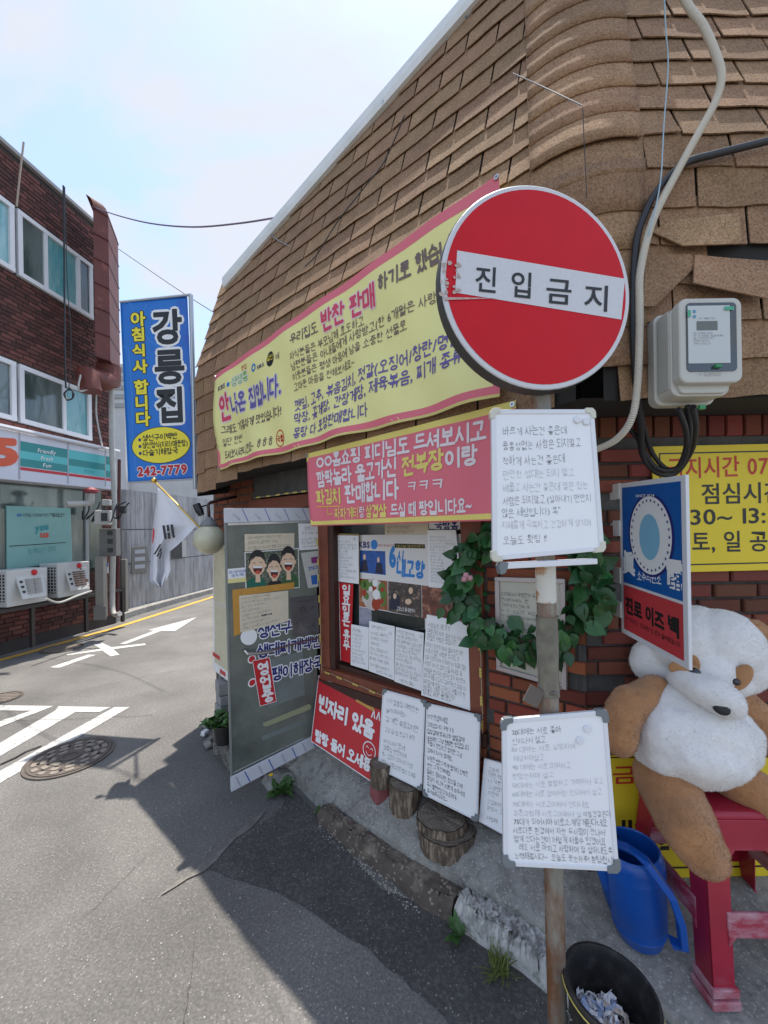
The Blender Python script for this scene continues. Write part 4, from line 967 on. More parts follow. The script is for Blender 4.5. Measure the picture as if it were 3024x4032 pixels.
handboard('notice_board', 'low whiteboard with a magnet second from the left along the window', [(583, 1025), (815, 1075), (810, 1565), (580, 1480)], cJ, LW, [('행복이 별게 있나요', (608, 1088), (738, 1115), 12), ('등 따습고. 배부르고.', (600, 1145), (760, 1178), 12), ('안아주면. 그게 바로', (600, 1190), (755, 1225), 11), ('행복이지요.', (600, 1235), (680, 1255), 11), ('맛있는 강릉집밥 드시고', (597, 1285), (755, 1325), 11), ('오손 도손.. 연인 연인.', (590, 1320), (768, 1380), 11), ('동서형. 처제랑. 함께', (590, 1370), (760, 1425), 11), ('오늘도 열심히 살아갑니다', (590, 1425), (770, 1485), 11), ('밀리방구 여사 올림', (650, 1490), (795, 1540), 11)], off=.0, magnets=((777, 1137),))
handboard('notice_board', 'dense low whiteboard with a magnet third from the left along the window', [(825, 1080), (1080, 1135), (1065, 1665), (812, 1575)], cJ, LW, [('저희집은 생선구이랑.', (838, 1130), (1000, 1172), 13), ('저의 밥이 유명합니다♡♡', (838, 1175), (1030, 1220), 13), ('맛집 검색해 메뉴가 없으신다면', (835, 1215), (1060, 1275), 13), ('꼭! 치즈밥이나 구이밥 드셔보시', (833, 1260), (1055, 1315), 13), ('구요~ 아님 다른 메뉴도', (830, 1300), (1020, 1345), 13), ('다 맛있으니까 그냥 아무거나', (828, 1340), (1055, 1400), 13), ('시켜드셔도 괜찮습니다', (828, 1380), (975, 1420), 13), ('멀리 오셔서 기다려주시는', (826, 1425), (1010, 1480), 13), ('감사한 마음 잊지 않고. 맛있는거', (824, 1465), (1055, 1540), 13), ('많이많이 챙겨 드릴게요~', (822, 1505), (1035, 1575), 13), ('이쁜 여사 올림~', (860, 1575), (1005, 1620), 13)], off=.0, magnets=((1053, 1166),))
handboard('notice_board', 'tallest whiteboard in the window row beside the right window post', [(1105, 965), (1480, 1045), (1500, 1840), (1055, 1700)], cJ, LW, [('사람들은 제 각각', (1115, 1080), (1320, 1120), 20), ('괜찮은척 하며 살아가는거지', (1110, 1135), (1430, 1215), 19), ('괜찮은 사람은 없답니다', (1108, 1190), (1378, 1252), 19), ('아프지 않은척 하며 살아가는거지', (1095, 1255), (1440, 1345), 19), ('아프지 않은 사람은 없구요 ㅠ', (1095, 1310), (1405, 1395), 19), ('힘들지 않은척 하며 이겨내는거지 힘들지 않은', (1090, 1365), (1465, 1475), 18), ('사람은 하나도 없다고들 하네요 ㅉ', (1085, 1420), (1430, 1530), 18), ('사람들은 보이지는 않지만 모두 자신만의', (1080, 1480), (1460, 1600), 18), ('삶의 무게를 이고지고 살아가는것 같습니다', (1075, 1530), (1470, 1665), 18), ('살아갈수록 힘들고 지치고 서툴기만 한', (1072, 1585), (1460, 1725), 18), ('세상살이 그래도 힘내실거죠?', (1070, 1635), (1365, 1740), 18), ('힘내고 하트 웁니다~', (1070, 1680), (1350, 1770), 18)], off=.03)
# red sign leaning below the window
s_ = Surf([hit(*cJ(125, 1520), LW.off(.02)), hit(*cJ(760, 1840), LW.off(.02)), hit(*cN(690, 470), LW.off(.14)), hit(*cN(57, 45), LW.off(.16))])
t_ = plain_sheet('vacancy_sign', 'wide red sign with white lettering and a smiley leaning below the window', 'sign', s_, M_red, t=.006, bevel=.002)
ik = Ink(s_)
ik.px('빈자리 있음', cJ(120, 1820), cJ(622, 2095), 58, wt=BOLD, fat=.045, res=4); ik.px('^^', cJ(590, 1960), cJ(680, 2000), 75, wt=REG, fat=.01)
ik.px('빨랑 들어 오세용', cJ(90, 2100), cN(610, 330), 42, wt=BOLD, fat=.04, res=4); ik.px('!', cN(628, 350), cN(660, 365), 50, wt=BOLD, fat=.04)
a, b = s_.inv(*cN(602, 130)); ik.ring(a, b, .085, .115, .12, n=28); ik.line([(a - .04, b + .03), (a - .02, b + .06), (a + .01, b + .065), (a + .04, b + .03)], .004); ik.line([(a - .045, b - .02), (a - .03, b - .045), (a - .01, b - .02)], .004); ik.line([(a + .01, b - .02), (a + .03, b - .045), (a + .045, b - .02)], .004)
for q in ((0, 0, 1, .012), (0, .988, 1, 1), (0, 0, .008, 1)): ik.rect(*q, .001)
ik.done('lettering', M_white, t_)
ik = Ink(s_); ik.poly([cJ(478, 1690), cJ(630, 1775), cJ(628, 1850), cJ(465, 1755)], .002, px=True); ik.done('tape_patch', M_tape, t_)
# two framed boards standing on the logs
def lean(pts, c0, c1, top, bot): return Surf([hit(*c0(*pts[0]), LW.off(top)), hit(*c0(*pts[1]), LW.off(top)), hit(*c1(*pts[2]), LW.off(bot)), hit(*c1(*pts[3]), LW.off(bot))])
def leanboard(label, s_, lines, ink):
    th = framed_board('notice_board', label, 'whiteboard', s_, edge=.009, cs=.032, t=.01)
    ik = Ink(s_)
    for tx, cc, p0, p1, h in lines: ik.px(tx, cc(*p0), cc(*p1), h, wt=HAND if ink is M_ink2 else 0, jit=1, res=2, h=.0014)
    ik.done('handwriting', ink, th); return th
leanboard('framed whiteboard with grey writing standing on the two left logs', lean([(710, 1645), (1097, 1752), (1095, 503), (683, 298)], cJ, cN, .05, .13),
  [('♡♡강릉집 대박만원', cJ, (740, 1765), (1035, 1860), 20), ('놀라지마세요~', cJ, (738, 1848), (935, 1900), 17), ('김 계란 볶음김치면', cJ, (735, 1930), (1030, 2035), 21), ('그냥 끝! 밥 한공기 뚝딱', cJ, (725, 2030), (1000, 2115), 19), ('우리나라 만세', cN, (730, 60), (935, 130), 18), ('강릉집 반찬이에', cN, (730, 115), (950, 205), 18), ('쭉~ 입맛이 없으시다구요?', cN, (720, 175), (1010, 300), 17), ('어머~ 강릉집으로 빨리 오세용', cN, (715, 240), (1035, 395), 17)], M_ink2)
leanboard('framed whiteboard with black writing standing on the sliced log', lean([(1105, 1770), (1592, 1880), (1610, 792), (1106, 540)], cJ, cN, .06, .15),
  [('♡♡안녕하세요', cJ, (1115, 1915), (1300, 1955), 20), ('강릉집입니다. 꾸벅 ㅎㅎ', cJ, (1115, 1980), (1355, 2045), 17), ('얼떨결에 방송나와 얼떨결에', cJ, (1112, 2040), (1450, 2130), 18), ('유명해진 그냥 평범한 밥집입니다', cJ, (1110, 2105), (1490, 2200), 18), ('특별히 맛있는건 없지만 그냥', cN, (1145, 75), (1470, 200), 18), ('집에서 드시는 밥처럼..', cN, (1145, 140), (1380, 230), 17), ('따뜻한 밥한그릇에 몇가지 신박한', cN, (1145, 215), (1525, 380), 18), ('반찬. 그게 전부에요', cN, (1145, 280), (1360, 365), 17), ('잘하진 못하지만. 최선을 다해', cN, (1140, 340), (1475, 490), 18), ('열심히 하니까 이쁘게 봐주세요', cN, (1140, 400), (1500, 570), 18), ('혹시 불편한점 있으시더라두', cN, (1140, 460), (1420, 600), 18), ('용서해주시구요~', cN, (1140, 520), (1340, 620), 18)], M_ink)
s_ = Surf([hit(*cM(490, 1150), LW.off(.05)), hit(*cM(900, 1262), LW.off(.05)), hit(*cM(900, 1990), LW.off(.12)), hit(*cM(440, 1740), LW.off(.12))])
th = framed_board('notice_board', 'grey edged whiteboard half hidden behind the lower board on the pole', 'whiteboard', s_, corner=False, edge=.006)
ik = Ink(s_)
for tx, p0, p1 in (('고마워', (527, 1270), (630, 1295)), ('석만 작은', (527, 1320), (690, 1365)), ('너 덕분이야', (527, 1375), (720, 1430)), ('고생많았어', (527, 1430), (720, 1490)), ('미안해', (525, 1490), (625, 1520)), ('건강하자 길', (515, 1570), (700, 1620)), ('괜찮아 고마', (512, 1630), (700, 1690)), ('사랑해', (510, 1720), (615, 1760))): ik.px(tx, cM(*p0), cM(*p1), 17, wt=HAND, jit=1, res=2)
ik.done('handwriting', M_ink2, th)

# ---- certificate frame on the brick wall
s_ = pxsurf([D(1070, 1246), D(1222, 1250), D(1225, 1490), D(1074, 1446)], LW.off(.02))
t_ = thing('picture_frame', 'silver framed certificate hung on the bricks behind the wreath', 'picture frame', s_.P(.5, 1))
mb = MB(); mb.slab([s_.P(0, 0), s_.P(1, 0), s_.P(1, 1), s_.P(0, 1)], -s_.n * .012); mb.build('sheet', mat('certificate_paper', (.46, .45, .38), .4, var=.1, vs=6), t_)
mb = MB()
for a0, b0, a1, b1 in ((0, 0, 1, .045), (0, .955, 1, 1), (0, .045, .07, .955), (.93, .045, 1, .955)): mb.slab([s_.P(a0, b0, .012), s_.P(a1, b0, .012), s_.P(a1, b1, .012), s_.P(a0, b1, .012)], -s_.n * .022)
mb.build('frame', mat('silver_frame', (.42, .38, .38), .4, metal=.5), t_, bevel=.002)
ik = Ink(s_); scribble(ik, 12, cols=18, b0=.15, b1=.85, wt=REG); ik.done('lettering', M_ink2, t_)

# ---- banners
def fabric(name, label, s_, m, nx=60, ny=20): 
    th = thing(name, label, 'banner', s_.P(.5, 1)); mb = MB(); mb.grid(lambda u, v: s_.P(u, v), nx, ny); mb.build('cloth', m, th, smooth=True, solid=.001); return th
wy = lambda a, b: .012 * math.sin(a * 17 + b * 4) * (.3 + b) + .010 * math.sin(a * 38 - b * 9) * (.3 + b) - .05 * (a > .72) * (a - .72) * math.sin(b * 3.1) + .012 * math.sin(b * 6.28 + 2 * a) 
YB = Surf([hit(*cR(188, 1250), LF.off(.035)), hit(*cR(1618, 240), LF.off(.045)), hit(*cR(1625, 1360), LF.off(.045)), hit(*cR(190, 1722), LF.off(.06))], wy)
M_yfab = mat('yellow_banner_cloth', (.80, .75, .31), .65, var=.05, vs=3)
M_pfab = mat('pink_banner_print', (.70, .155, .20), .65)
th = fabric('banner', 'long faded yellow banner with red border on the shingled roof', YB, M_yfab)
ik = Ink(YB)
for q in ((0, 0, 1, .055), (0, .945, 1, .985), (0, .055, .012, .945), (.988, .055, 1, .945)): ik.rect(*q, .001, 60 if q[2] - q[0] > .5 else 3)
ik.done('border', M_pfab, th)
def multi(surf, par, items, m, halo_m=None, jit=0, c=None, fat=.022):
    if halo_m:
        ik = Ink(surf)
        for tx, cc, p0, p1, h in items: ik.px(tx, cc(*p0), cc(*p1), h, wt=BOLD, halo=.08, h=.0022)
        ik.done('lettering_outline', halo_m, par)
    ik = Ink(surf)
    for tx, cc, p0, p1, h in items: ik.px(tx, cc(*p0), cc(*p1), h, wt=BOLD if h > 29 else .012, h=.0036, fat=fat if h > 42 else 0, res=4)
    ik.done('lettering', m, par)
M_brn = mat('brown_print', (.17, .12, .11), .6); M_pur = mat('purple_print2', (.13, .10, .32), .6)
multi(YB, th, [('우리집도', cR, (578, 1100), (708, 1030), 38), ('하기로 했습니다', cR, (1015, 835), (1450, 595), 58), ('자식분들은 부모님께 효도하고', cR, (575, 1178), (935, 990), 28), ('남편분들은 아내들에게 사랑받고(한 6개월은 사랑 받고', cR, (575, 1228), (1395, 812), 28), ('이웃분들은 평생 마음에 남을 소중한 선물로', cR, (575, 1276), (1148, 1012), 27), ('고마운 마음을 전해보세요~', cR, (575, 1325), (900, 1192), 27), ('그래도 기똥차게 맛있습니다!', cR, (218, 1545), (525, 1448), 30), ('일단 한번', cR, (222, 1605), (308, 1575), 28), ('드셔보시라니깐요~ ㅎㅎㅎ', cR, (228, 1672), (478, 1598), 32), ('에', cR, (497, 1175), (518, 1165), 22)], M_brn)
multi(YB, th, [('깻잎, 고추, 볶음김치, 젓갈(오징어/창란/명란/낙지', cR, (575, 1425), (1560, 1012), 40), ('막장, 꽃게장, 간장게장, 제육볶음, 찌개 종류 등', cR, (578, 1492), (1520, 1145), 40), ('몽땅 다 포장판매합니다', cR, (582, 1567), (960, 1450), 40)], M_pur)
multi(YB, th, [('나온 집입니다.', cR, (270, 1440), (522, 1345), 66)], M_pur, mat('lilac_white', (.62, .6, .68), .6))
multi(YB, th, [('안', cR, (215, 1478), (266, 1452), 86), ('반찬 판매', cR, (727, 1030), (997, 893), 70)], mat('pink_red_print', (.62, .06, .12), .6), mat('pink_white', (.75, .62, .62), .6))
multi(YB, th, [('KBS', cR, (213, 1335), (252, 1315), 22)], M_navy); multi(YB, th, [('생생통', cR, (280, 1310), (355, 1268), 34)], mat('leaf_green_print', (.25, .45, .1), .6), M_white); multi(YB, th, [('SBS', cR, (405, 1225), (442, 1205), 18)], M_navy); multi(YB, th, [('맛집', cR, (325, 1228), (353, 1212), 18)], M_red)
ik = Ink(YB); a, b = YB.inv(*cR(388, 1212)); ik.ring(a, b, .011, .035, .45, .003); a, b = YB.inv(*cR(266, 1298)); ik.disc(a, b, .008, .022, .003); ik.done('logo_ring', mat('sky_blue_print', (.02, .22, .62), .4), th)
ik = Ink(YB); a, b = YB.inv(*cR(470, 1168)); ik.disc(a, b, .017, .062, .003); ik.done('logo_disc', M_black, th)
ik = Ink(YB); ik.px('달인', cR(455, 1182), cR(487, 1166), 20, wt=BOLD, h=.005); ik.done('lettering', M_yel, th)
ik = Ink(YB); a, b = YB.inv(*cR(510, 1563)); ik.ring(a, b, .020, .068, .12, .003); ik.px('국룰', cR(493, 1585), cR(528, 1575), 24, wt=BOLD, h=.004); ik.done('stamp', M_red, th)
def grommet(surf, a, b, par):
    mb = MB(); c0 = surf.P(a, b, .003); X = Vector((1, 0, 0)); nn = surf.n; X = (X - nn * X.dot(nn)).normalized(); Yv = nn.cross(X); M = Matrix((X, Yv, nn)).transposed()
    mb.lathe(c0, [(.004, .0), (.006, .004), (.011, .004), (.012, 0)], 16, M); mb.build('grommet', M_steel, par)
for q in ((.004, .02), (.996, .012), (.006, .985)): grommet(YB, *q, th)
wp = lambda a, b: .008 * math.sin(a * 11 + b * 3) * b + .008 * math.sin(a * 27 + 1 + b * 2) * (.2 + b) + .012 * math.sin(a * 3) * b
PB = Surf([hit(*cC(648, 622), LF.off(.02)), hit(*cC(1700, 352), LF.off(.03)), hit(*cC(1690, 955), LF.off(.03)), hit(*cC(672, 985), LF.off(.01))], wp)
th = fabric('banner', 'pink red banner with yellow edges hanging over the window', PB, M_pfab)
ik = Ink(PB)
for q in ((0, 0, 1, .065), (0, .935, 1, .985), (0, .065, .010, .935)): ik.rect(*q, .001, 40 if q[2] > .5 else 3)
ik.done('border', mat('banner_yellow_print', (.74, .62, .16), .6), th)
M_pw = mat('banner_white_print', (.74, .68, .70), .6)
multi(PB, th, [('OO홈쇼핑 피디님도 드셔보시고', cC, (700, 697), (1552, 543), 48), ('깜짝놀라 울고가신', cC, (702, 787), (1108, 728), 55), ('이랑', cC, (1345, 692), (1508, 668), 68), ('판매합니다', cC, (845, 865), (1118, 842), 64), ('ㅋㅋㅋ', cC, (1155, 812), (1345, 795), 40), ('랑', cC, (913, 940), (948, 938), 40), ('드실 때 짱입니다요~', cC, (1078, 935), (1500, 910), 46)], M_pw)
multi(PB, th, [('전복장', cC, (1130, 732), (1342, 692), 68), ('파김치', cC, (700, 872), (828, 866), 52), ('짜파게티', cC, (795, 944), (912, 940), 38), ('삼겹살', cC, (958, 938), (1062, 934), 44)], mat('banner_yellow_print', (.74, .6, .16), .6))
ik = Ink(PB); ik.line([PB.inv(*cC(700, 888)), PB.inv(*cC(826, 884))], .004, .003); ik.line([PB.inv(*cC(752, 888)), PB.inv(*cC(752, 925)), PB.inv(*cC(785, 922))], .004, .003); ik.done('underline', M_yel, th)
grommet(PB, .006, .03, th); grommet(PB, .99, .03, th)

# ---- blue vertical banner
BBY = 3.9
BB = pxsurf([cA(872, 1462), cA(1360, 1412), cB(1412, 712), cB(930, 738)], [4.02, 3.92, 3.92, 4.02], lambda a, b: .0012 * math.sin(b * 7 + a * 2) )
th = fabric('blue_banner', 'tall blue vertical banner with black and yellow lettering on a pole', BB, mat('blue_banner_cloth', (.012, .17, .58), .5, col2=(.03, .035, .36), c2pos=(.5, .8), c2s=.9), 20, 60)
ik = Ink(BB)
for l in ([(.02, .24), (.1, .26), (.12, .5), (.1, .75), (.13, .95)], [(.14, .0), (.28, .12), (.4, .02)], [(.28, .12), (.4, .22), (.55, .26)]): ik.line(l, .02, .0012)
ik.done('pale_swirl', mat('swirl_print', (.03, .2, .62), .5), th)
def vchars(items, m, halo=None, hh=.075, fat=.03):
    for mm, kw in (((halo, dict(halo=hh, h=.002)),) if halo else ()) + ((m, dict(fat=fat, h=.0034)),):
        ik = Ink(BB)
        for ch, cc, x0, x1, y0, y1 in items: ik.px(ch, cc(x0, y1), cc(x1, y1 - (x1 - x0) * .05), (y1 - y0) / 1.8433, wt=BOLD, res=5, **kw)
        ik.done('lettering' if mm is m else 'lettering_outline', mm, th)
vchars([('강', cA, 1110, 1330, 1520, 1762), ('릉', cA, 1125, 1350, 1805, 2050), ('집', cB, 1135, 1355, 55, 305)], M_black, M_white, .085, .016)
vchars([('아', cA, 950, 1060, 1530, 1632), ('침', cA, 957, 1062, 1645, 1740), ('식', cA, 962, 1065, 1765, 1852), ('사', cA, 968, 1075, 1878, 1972), ('합', cA, 975, 1082, 2025, 2125), ('니', cB, 980, 1085, 110, 212), ('다', cB, 985, 1095, 225, 328)], mat('bright_yellow_print', (.85, .72, .04), .5), M_black, .08, .02)
ik = Ink(BB); a, b = BB.inv(*cB(1168, 466)); ik.disc(a, b, .445, .102, .0016, 40); ik.done('oval_outline', M_black, th)
ik = Ink(BB); ik.disc(a, b, .432, .098, .0026, 40); ik.done('oval', mat('bright_yellow_print', (.85, .72, .04), .5), th)
ik = Ink(BB); ik.px('생선구이백반', cB(1035, 437), cB(1292, 417), 23, wt=BOLD, h=.004, fat=.01); ik.px('생선정식(지리/매운탕)', cB(1035, 490), cB(1366, 470), 23, wt=BOLD, h=.004, fat=.01); ik.px('다슬기해장국', cB(1038, 545), cB(1297, 525), 23, wt=BOLD, h=.004, fat=.01); ik.done('lettering', M_black, th)
ik = Ink(BB)
for q in ((1015, 428), (1018, 476), (1020, 526)): a, b = BB.inv(*cB(*q)); ik.disc(a, b, .022, h=.004)
ik.done('bullet_dot', M_navy, th)
for mm, kw, nmn in ((M_white, dict(halo=.09, h=.002), 'lettering_outline'), (mat('phone_red', (.5, .015, .03), .5), dict(fat=.03, h=.0036), 'lettering')):
    ik = Ink(BB); ik.px('242-7779', cB(1000, 698), cB(1362, 675), 44, wt=BOLD, res=4, **kw); ik.done(nmn, mm, th)
mb = MB(); mb.tube([at(*cA(1385, 1405), 3.9), at(*cB(1405, 100), 3.9), at(*cB(1418, 785), 3.9)], .022, 10); mb.tube([at(*cA(872, 1462), 4.02) + Vector((0, 0, .01)), at(*cA(1385, 1408), 3.9) + Vector((0, 0, .01))], .012, 8); mb.tube([at(*cB(930, 738), 4.02), at(*cB(1418, 712), 3.9)], .010, 8)
mb.tube([at(*cA(1408, 2075), 3.9), W(-1.4, at(*cA(1408, 2075), 3.9).z, .2)], .012, 8)
smooth_by_angle(mb.build('pole', mat('galvanised_pole', (.45, .47, .5), .4, metal=.6), th))

# ---- national flag on a golden stick
fp0, fp1 = at(*cB(1450, 1062), 3.05), at(*cB(1128, 735), 3.15)
th = thing('flag', 'white national flag drooping from a golden stick by the globe lamp', 'flag', fp0)
mb = MB(); mb.tube([fp0 - (fp1 - fp0) * .05, fp1], .008, 10); mb.build('stick', mat('gold_stick', (.62, .46, .14), .35, metal=.4), th, smooth=True)
mb = MB(); mb.ell(at(*cB(1118, 722), 3.15), .023, .023, .023); mb.build('finial', mat('gold', (.75, .5, .12), .2, metal=1), th, smooth=True)
# drape given by left/right outline at successive heights
FL = [((1146, 778), (1150, 779)), ((1135, 880), (1265, 880)), ((1120, 980), (1365, 975)), ((1112, 1050), (1425, 1052)), ((1106, 1110), (1385, 1095)), ((1103, 1170), (1290, 1190)), ((1098, 1250), (1228, 1240)), ((1092, 1330), (1232, 1300)), ((1090, 1400), (1238, 1370)), ((1088, 1450), (1212, 1440)), ((1150, 1500), (1180, 1498))]
def flagf(u, v):
    k = v * (len(FL) - 1); i = min(int(k), len(FL) - 2); t = k - i
    l = Vector(FL[i][0]).lerp(Vector(FL[i + 1][0]), t); r = Vector(FL[i][1]).lerp(Vector(FL[i + 1][1]), t)
    x = l.x + (r.x - l.x) * u; y = l.y + (r.y - l.y) * u
    dpt = 3.10 + .035 * math.sin(u * 9 + v * 3) * min(1, v * 2) + .02 * math.sin(u * 17 - v * 2) * v
    if u < .22: dpt += .05 * math.sin(u / .22 * math.pi) * v
    return at(*cB(x, y), dpt)
class FlagS(Surf):
    def __init__(s): s.c = [at(*cB(1100, 780), 3.1), at(*cB(1425, 780), 3.1), at(*cB(1425, 1500), 3.1), at(*cB(1100, 1500), 3.1)]; s.wave = None; s.n = Vector((0, -1, 0))
mb = MB(); mb.grid(flagf, 40, 50); mb.build('cloth', mat('white_flag_cloth', (.70, .70, .74), .7), th, smooth=True, solid=.001)
def flagquad(mb, pts, d=3.035): mb.slab([at(*cB(*p), d) for p in pts], Vector((0, .001, 0)))
def fl_bar(mb, x0, y0, x1, y1, wd, gap=False):
    dx, dy = x1 - x0, y1 - y0; L_ = math.hypot(dx, dy); nx, ny = -dy / L_ * wd / 2, dx / L_ * wd / 2
    for t0, t1 in (((0, .46), (.54, 1)) if gap else ((0, 1),)):
        flagquad(mb, [(x0 + dx * t0 + nx, y0 + dy * t0 + ny), (x0 + dx * t1 + nx, y0 + dy * t1 + ny), (x0 + dx * t1 - nx, y0 + dy * t1 - ny), (x0 + dx * t0 - nx, y0 + dy * t0 - ny)])
mb = MB()
fl_bar(mb, 1187, 1048, 1202, 1148, 19); fl_bar(mb, 1216, 1045, 1230, 1145, 19, True); fl_bar(mb, 1245, 1042, 1262, 1138, 19)
fl_bar(mb, 1120, 1260, 1165, 1185, 11); fl_bar(mb, 1140, 1275, 1172, 1215, 11, True); fl_bar(mb, 1158, 1290, 1172, 1240, 9)
mb.build('trigram', M_black, th)
mb = MB(); flagquad(mb, [(1112, 1060), (1122, 1085), (1120, 1130), (1108, 1185), (1104, 1170), (1107, 1110)]); mb.build('red_emblem', M_red, th)

# ---- globe lamp
gc = at(*cB(1520, 1150), 3.02)
th = thing('globe_lamp', 'cream glass globe lamp on a curved brown arm beside the door', 'lamp', gc)
mb = MB(); mb.ell(gc, .118, .118, .118, n=32, m=20); mb.build('globe', mat('cream_glass', (.52, .50, .36), .18, var=.08, vs=8, spec=.6), th, smooth=True)
mb = MB(); mb.lathe(gc + Vector((0, 0, .10)), [(.062, 0), (.066, .012), (.058, .03), (.03, .055), (.02, .075), (.001, .078)], 24); mb.build('collar', mat('grey_lamp_metal', (.18, .19, .19), .45), th, smooth=True)
M_rustarm = mat('rusty_brown_pipe', (.06, .025, .02), .6)
mb = MB(); mb.tube([gc + Vector((0, 0, .17)), gc + Vector((-.004, 0, .27)), at(*cK(80, 270), 3.05), at(*cK(180, 235), 3.15), at(*cK(430, 185), 3.35)], .012, 8); mb.build('arm', M_rustarm, th, smooth=True)
# small black camera/spotlight
th = thing('security_camera', 'small black camera on a bracket above the globe lamp', 'camera', at(*cB(1450, 930), 3.3))
mb = MB(); a, b = at(*cB(1425, 895), 3.2), at(*cB(1462, 975), 3.2); mb.tube([a, a.lerp(b, .6), b], [.03, .032, .024], 12); mb.build('housing', mat('black_plastic', (.02, .02, .022), .35), th); mb = MB(); mb.tube([a.lerp(b, .3), at(*cB(1510, 900), 3.3)], .006, 6); mb.build('bracket', M_cable, th)

# ---- LED module strings
M_led = mat('gold_led_module', (.45, .34, .12), .4, var=.15, vs=40); M_wire = mat('cream_wire', (.5, .42, .28), .5)
def ledstring(label, pts, c, pl, step, gap=.018):
    P = [hit(*c(*p), pl) for p in pts]; th = thing('led_string', label, 'string lights', P[-1])
    mb = MB(); mb.tube(P, .0018, 5); mb.build('wire', M_wire, th)
    acc = []
    for a, b in zip(P, P[1:]):
        n = max(1, int((b - a).length / step))
        for i in range(n): acc.append((a.lerp(b, (i + .5) / n), (b - a).normalized()))
    me = None
    for p, d in acc:
        side = pl.n.cross(d).normalized(); M = Matrix((d, side, pl.n)).transposed()
        if me is None:
            q = MB(); q.box((0, 0, .003), .052, .013, .006); q.mi = 1
            for x in (-.016, 0, .016): q.box((x, 0, .0065), .006, .006, .002)
            me = q.mesh('light_module', Vector(), [M_led, M_yel])
        place(me, 'light_module', th, p + pl.n * .003, M, (1, 1, 1))
ledstring('vertical string of gold light modules down the right of the window', [(1590, 1130), (1597, 1360), (1603, 1620), (1612, 1870), (1612, 2050)], cJ, LW.off(.03), .095)
ledstring('string of gold light modules under the window frame', [(170, 1480), (250, 1510), (390, 1570), (540, 1630), (700, 1700)], cJ, LW.off(.035), .095)
ledstring('string of light modules along the hinge side of the door', [(118, 200), (125, 420), (135, 700), (140, 950), (148, 1250), (155, 1500)], cJ, LW.off(.05), .10)
ledstring('string of light modules across the top of the doorway', [(660, 205), (800, 185), (920, 172), (1050, 150), (1380, 110)], cK, LW.off(.10), .09)

# ---- standing menu board behind the door
s_ = pxsurf([cB(1545, 1260), cK(310, 900), cL(335, 570), cL(130, 450)], [3.35, 3.1, 3.1, 3.35])
s_ = Surf([at(*cB(1545, 1150), 3.35), at(*D(500, 1170), 3.1), at(*D(500, 1478), 3.1), at(*cL(130, 455), 3.35)])
th = plain_sheet('menu_stand', 'white standing board with handwritten sheets half hidden behind the door', 'sign board', s_, M_white, t=.02, bevel=.003)
ik = Ink(s_); ik.rect(.06, .05, .9, .47, .002); ik.rect(.1, .48, .95, .93, .002); ik.done('sheet', mat('yellowed_sheet', (.6, .55, .4), .7, var=.1, vs=14), th)
ik = Ink(s_); scribble(ik, 26, cols=14, a0=.12, a1=.88, b0=.08, b1=.9); ik.done('handwriting', M_ink2, th)
ik = Ink(s_); ik.rect(.0, .86, .4, .89, .003); ik.rect(.4, .95, .7, .98, .003); ik.done('red_print', M_red, th)
mb = MB()
for q in ((215, 500), (240, 510)): p = at(*cL(*q), 3.25); mb.tube([p, p - Vector((0, 0, .12))], .006, 6)
mb.build('leg', M_steel, th)
# block stack with potted plant
def onsl(px, z): return GR(*px, z)
bt = at(*cL(215, 600), 3.2); base = GR(*cL(200, 1120), 0)
M_blk = mat('grey_block', (.30, .30, .30), .9, var=.2, vs=12, bump=.6, bs=80)
zt_ = bt.z
blockx = Vector((.8, .6, 0)).normalized(); blocky = Vector((-.6, .8, 0))
lab = ['topmost light grey concrete block of the stack behind the door', 'second concrete block from the top of the stack behind the door', 'pale lower concrete block of the stack behind the door', 'bottom concrete block of the stack behind the door']
zz = zt_
for i, hgt in enumerate((.105, .085, .12, .12)):
    mb = MB(); c0 = Vector((bt.x + .06 + .008 * (i % 2), bt.y + .04, zz - hgt / 2)); M = Matrix((blockx, blocky, Vector((0, 0, 1)))).transposed()
    mb.box(c0, .19, .15, hgt - .006, Matrix.Rotation(.06 * (i % 3 - 1), 3, 'Z') @ M); mb.build('concrete_block', M_blk, bevel=.005, label=lab[i], cat='concrete block', group='concrete blocks stacked behind the door'); zz -= hgt
mb = MB(); mb.box2((bt.x - .04, bt.y - .06, -.02), (bt.x + .2, bt.y + .16, zz)); mb.build('concrete_plinth', M_conc_d, label='rough concrete footing under the stacked blocks', cat='footing', bevel=.01)
# foliage helper
def leafmesh(L, Wd, fold=.25, curl=.2, seg=4):
    mb = MB(); vs = []
    for i in range(seg + 1):
        t = i / seg; w_ = Wd * (math.sin(math.pi * t ** .75) * .5) * (1 if i not in (0, seg) else .0) + (.0005)
        z = -curl * L * t * t; vs += [Vector((-w_, t * L, z + w_ * fold)), Vector((0, t * L, z)), Vector((w_, t * L, z + w_ * fold))]
    mb.add(vs, [[i * 3, i * 3 + 1, i * 3 + 4, i * 3 + 3] for i in range(seg)] + [[i * 3 + 1, i * 3 + 2, i * 3 + 5, i * 3 + 4] for i in range(seg)])
    return mb
M_leafg = mat('green_leaf', (.055, .13, .028), .5, var=.3, vs=30)
def tuft(name, label, cat, c, n, L, Wd, spread, m, up=.5, seed=1, pot=None):
    random.seed(seed); th = thing(name, label, cat, c); mb = MB()
    for i in range(n):
        a = U(0, 2 * math.pi); el = U(.15, 1.2) * up; l = L * U(.6, 1.1); lm = leafmesh(l, Wd * U(.7, 1.2), .3, U(.1, .5))
        M = Matrix.Rotation(a, 3, 'Z') @ Matrix.Rotation(el, 3, 'X'); off = Vector((U(-1, 1) * spread, U(-1, 1) * spread, U(0, .3) * spread))
        mb.add([M @ q + Vector(c) + off for q in lm.v], lm.f)
    o = mb.build('foliage', m, th, smooth=True); return th
pc = GR(*cL(270, 1240), .12) + Vector((0, 0, 0))
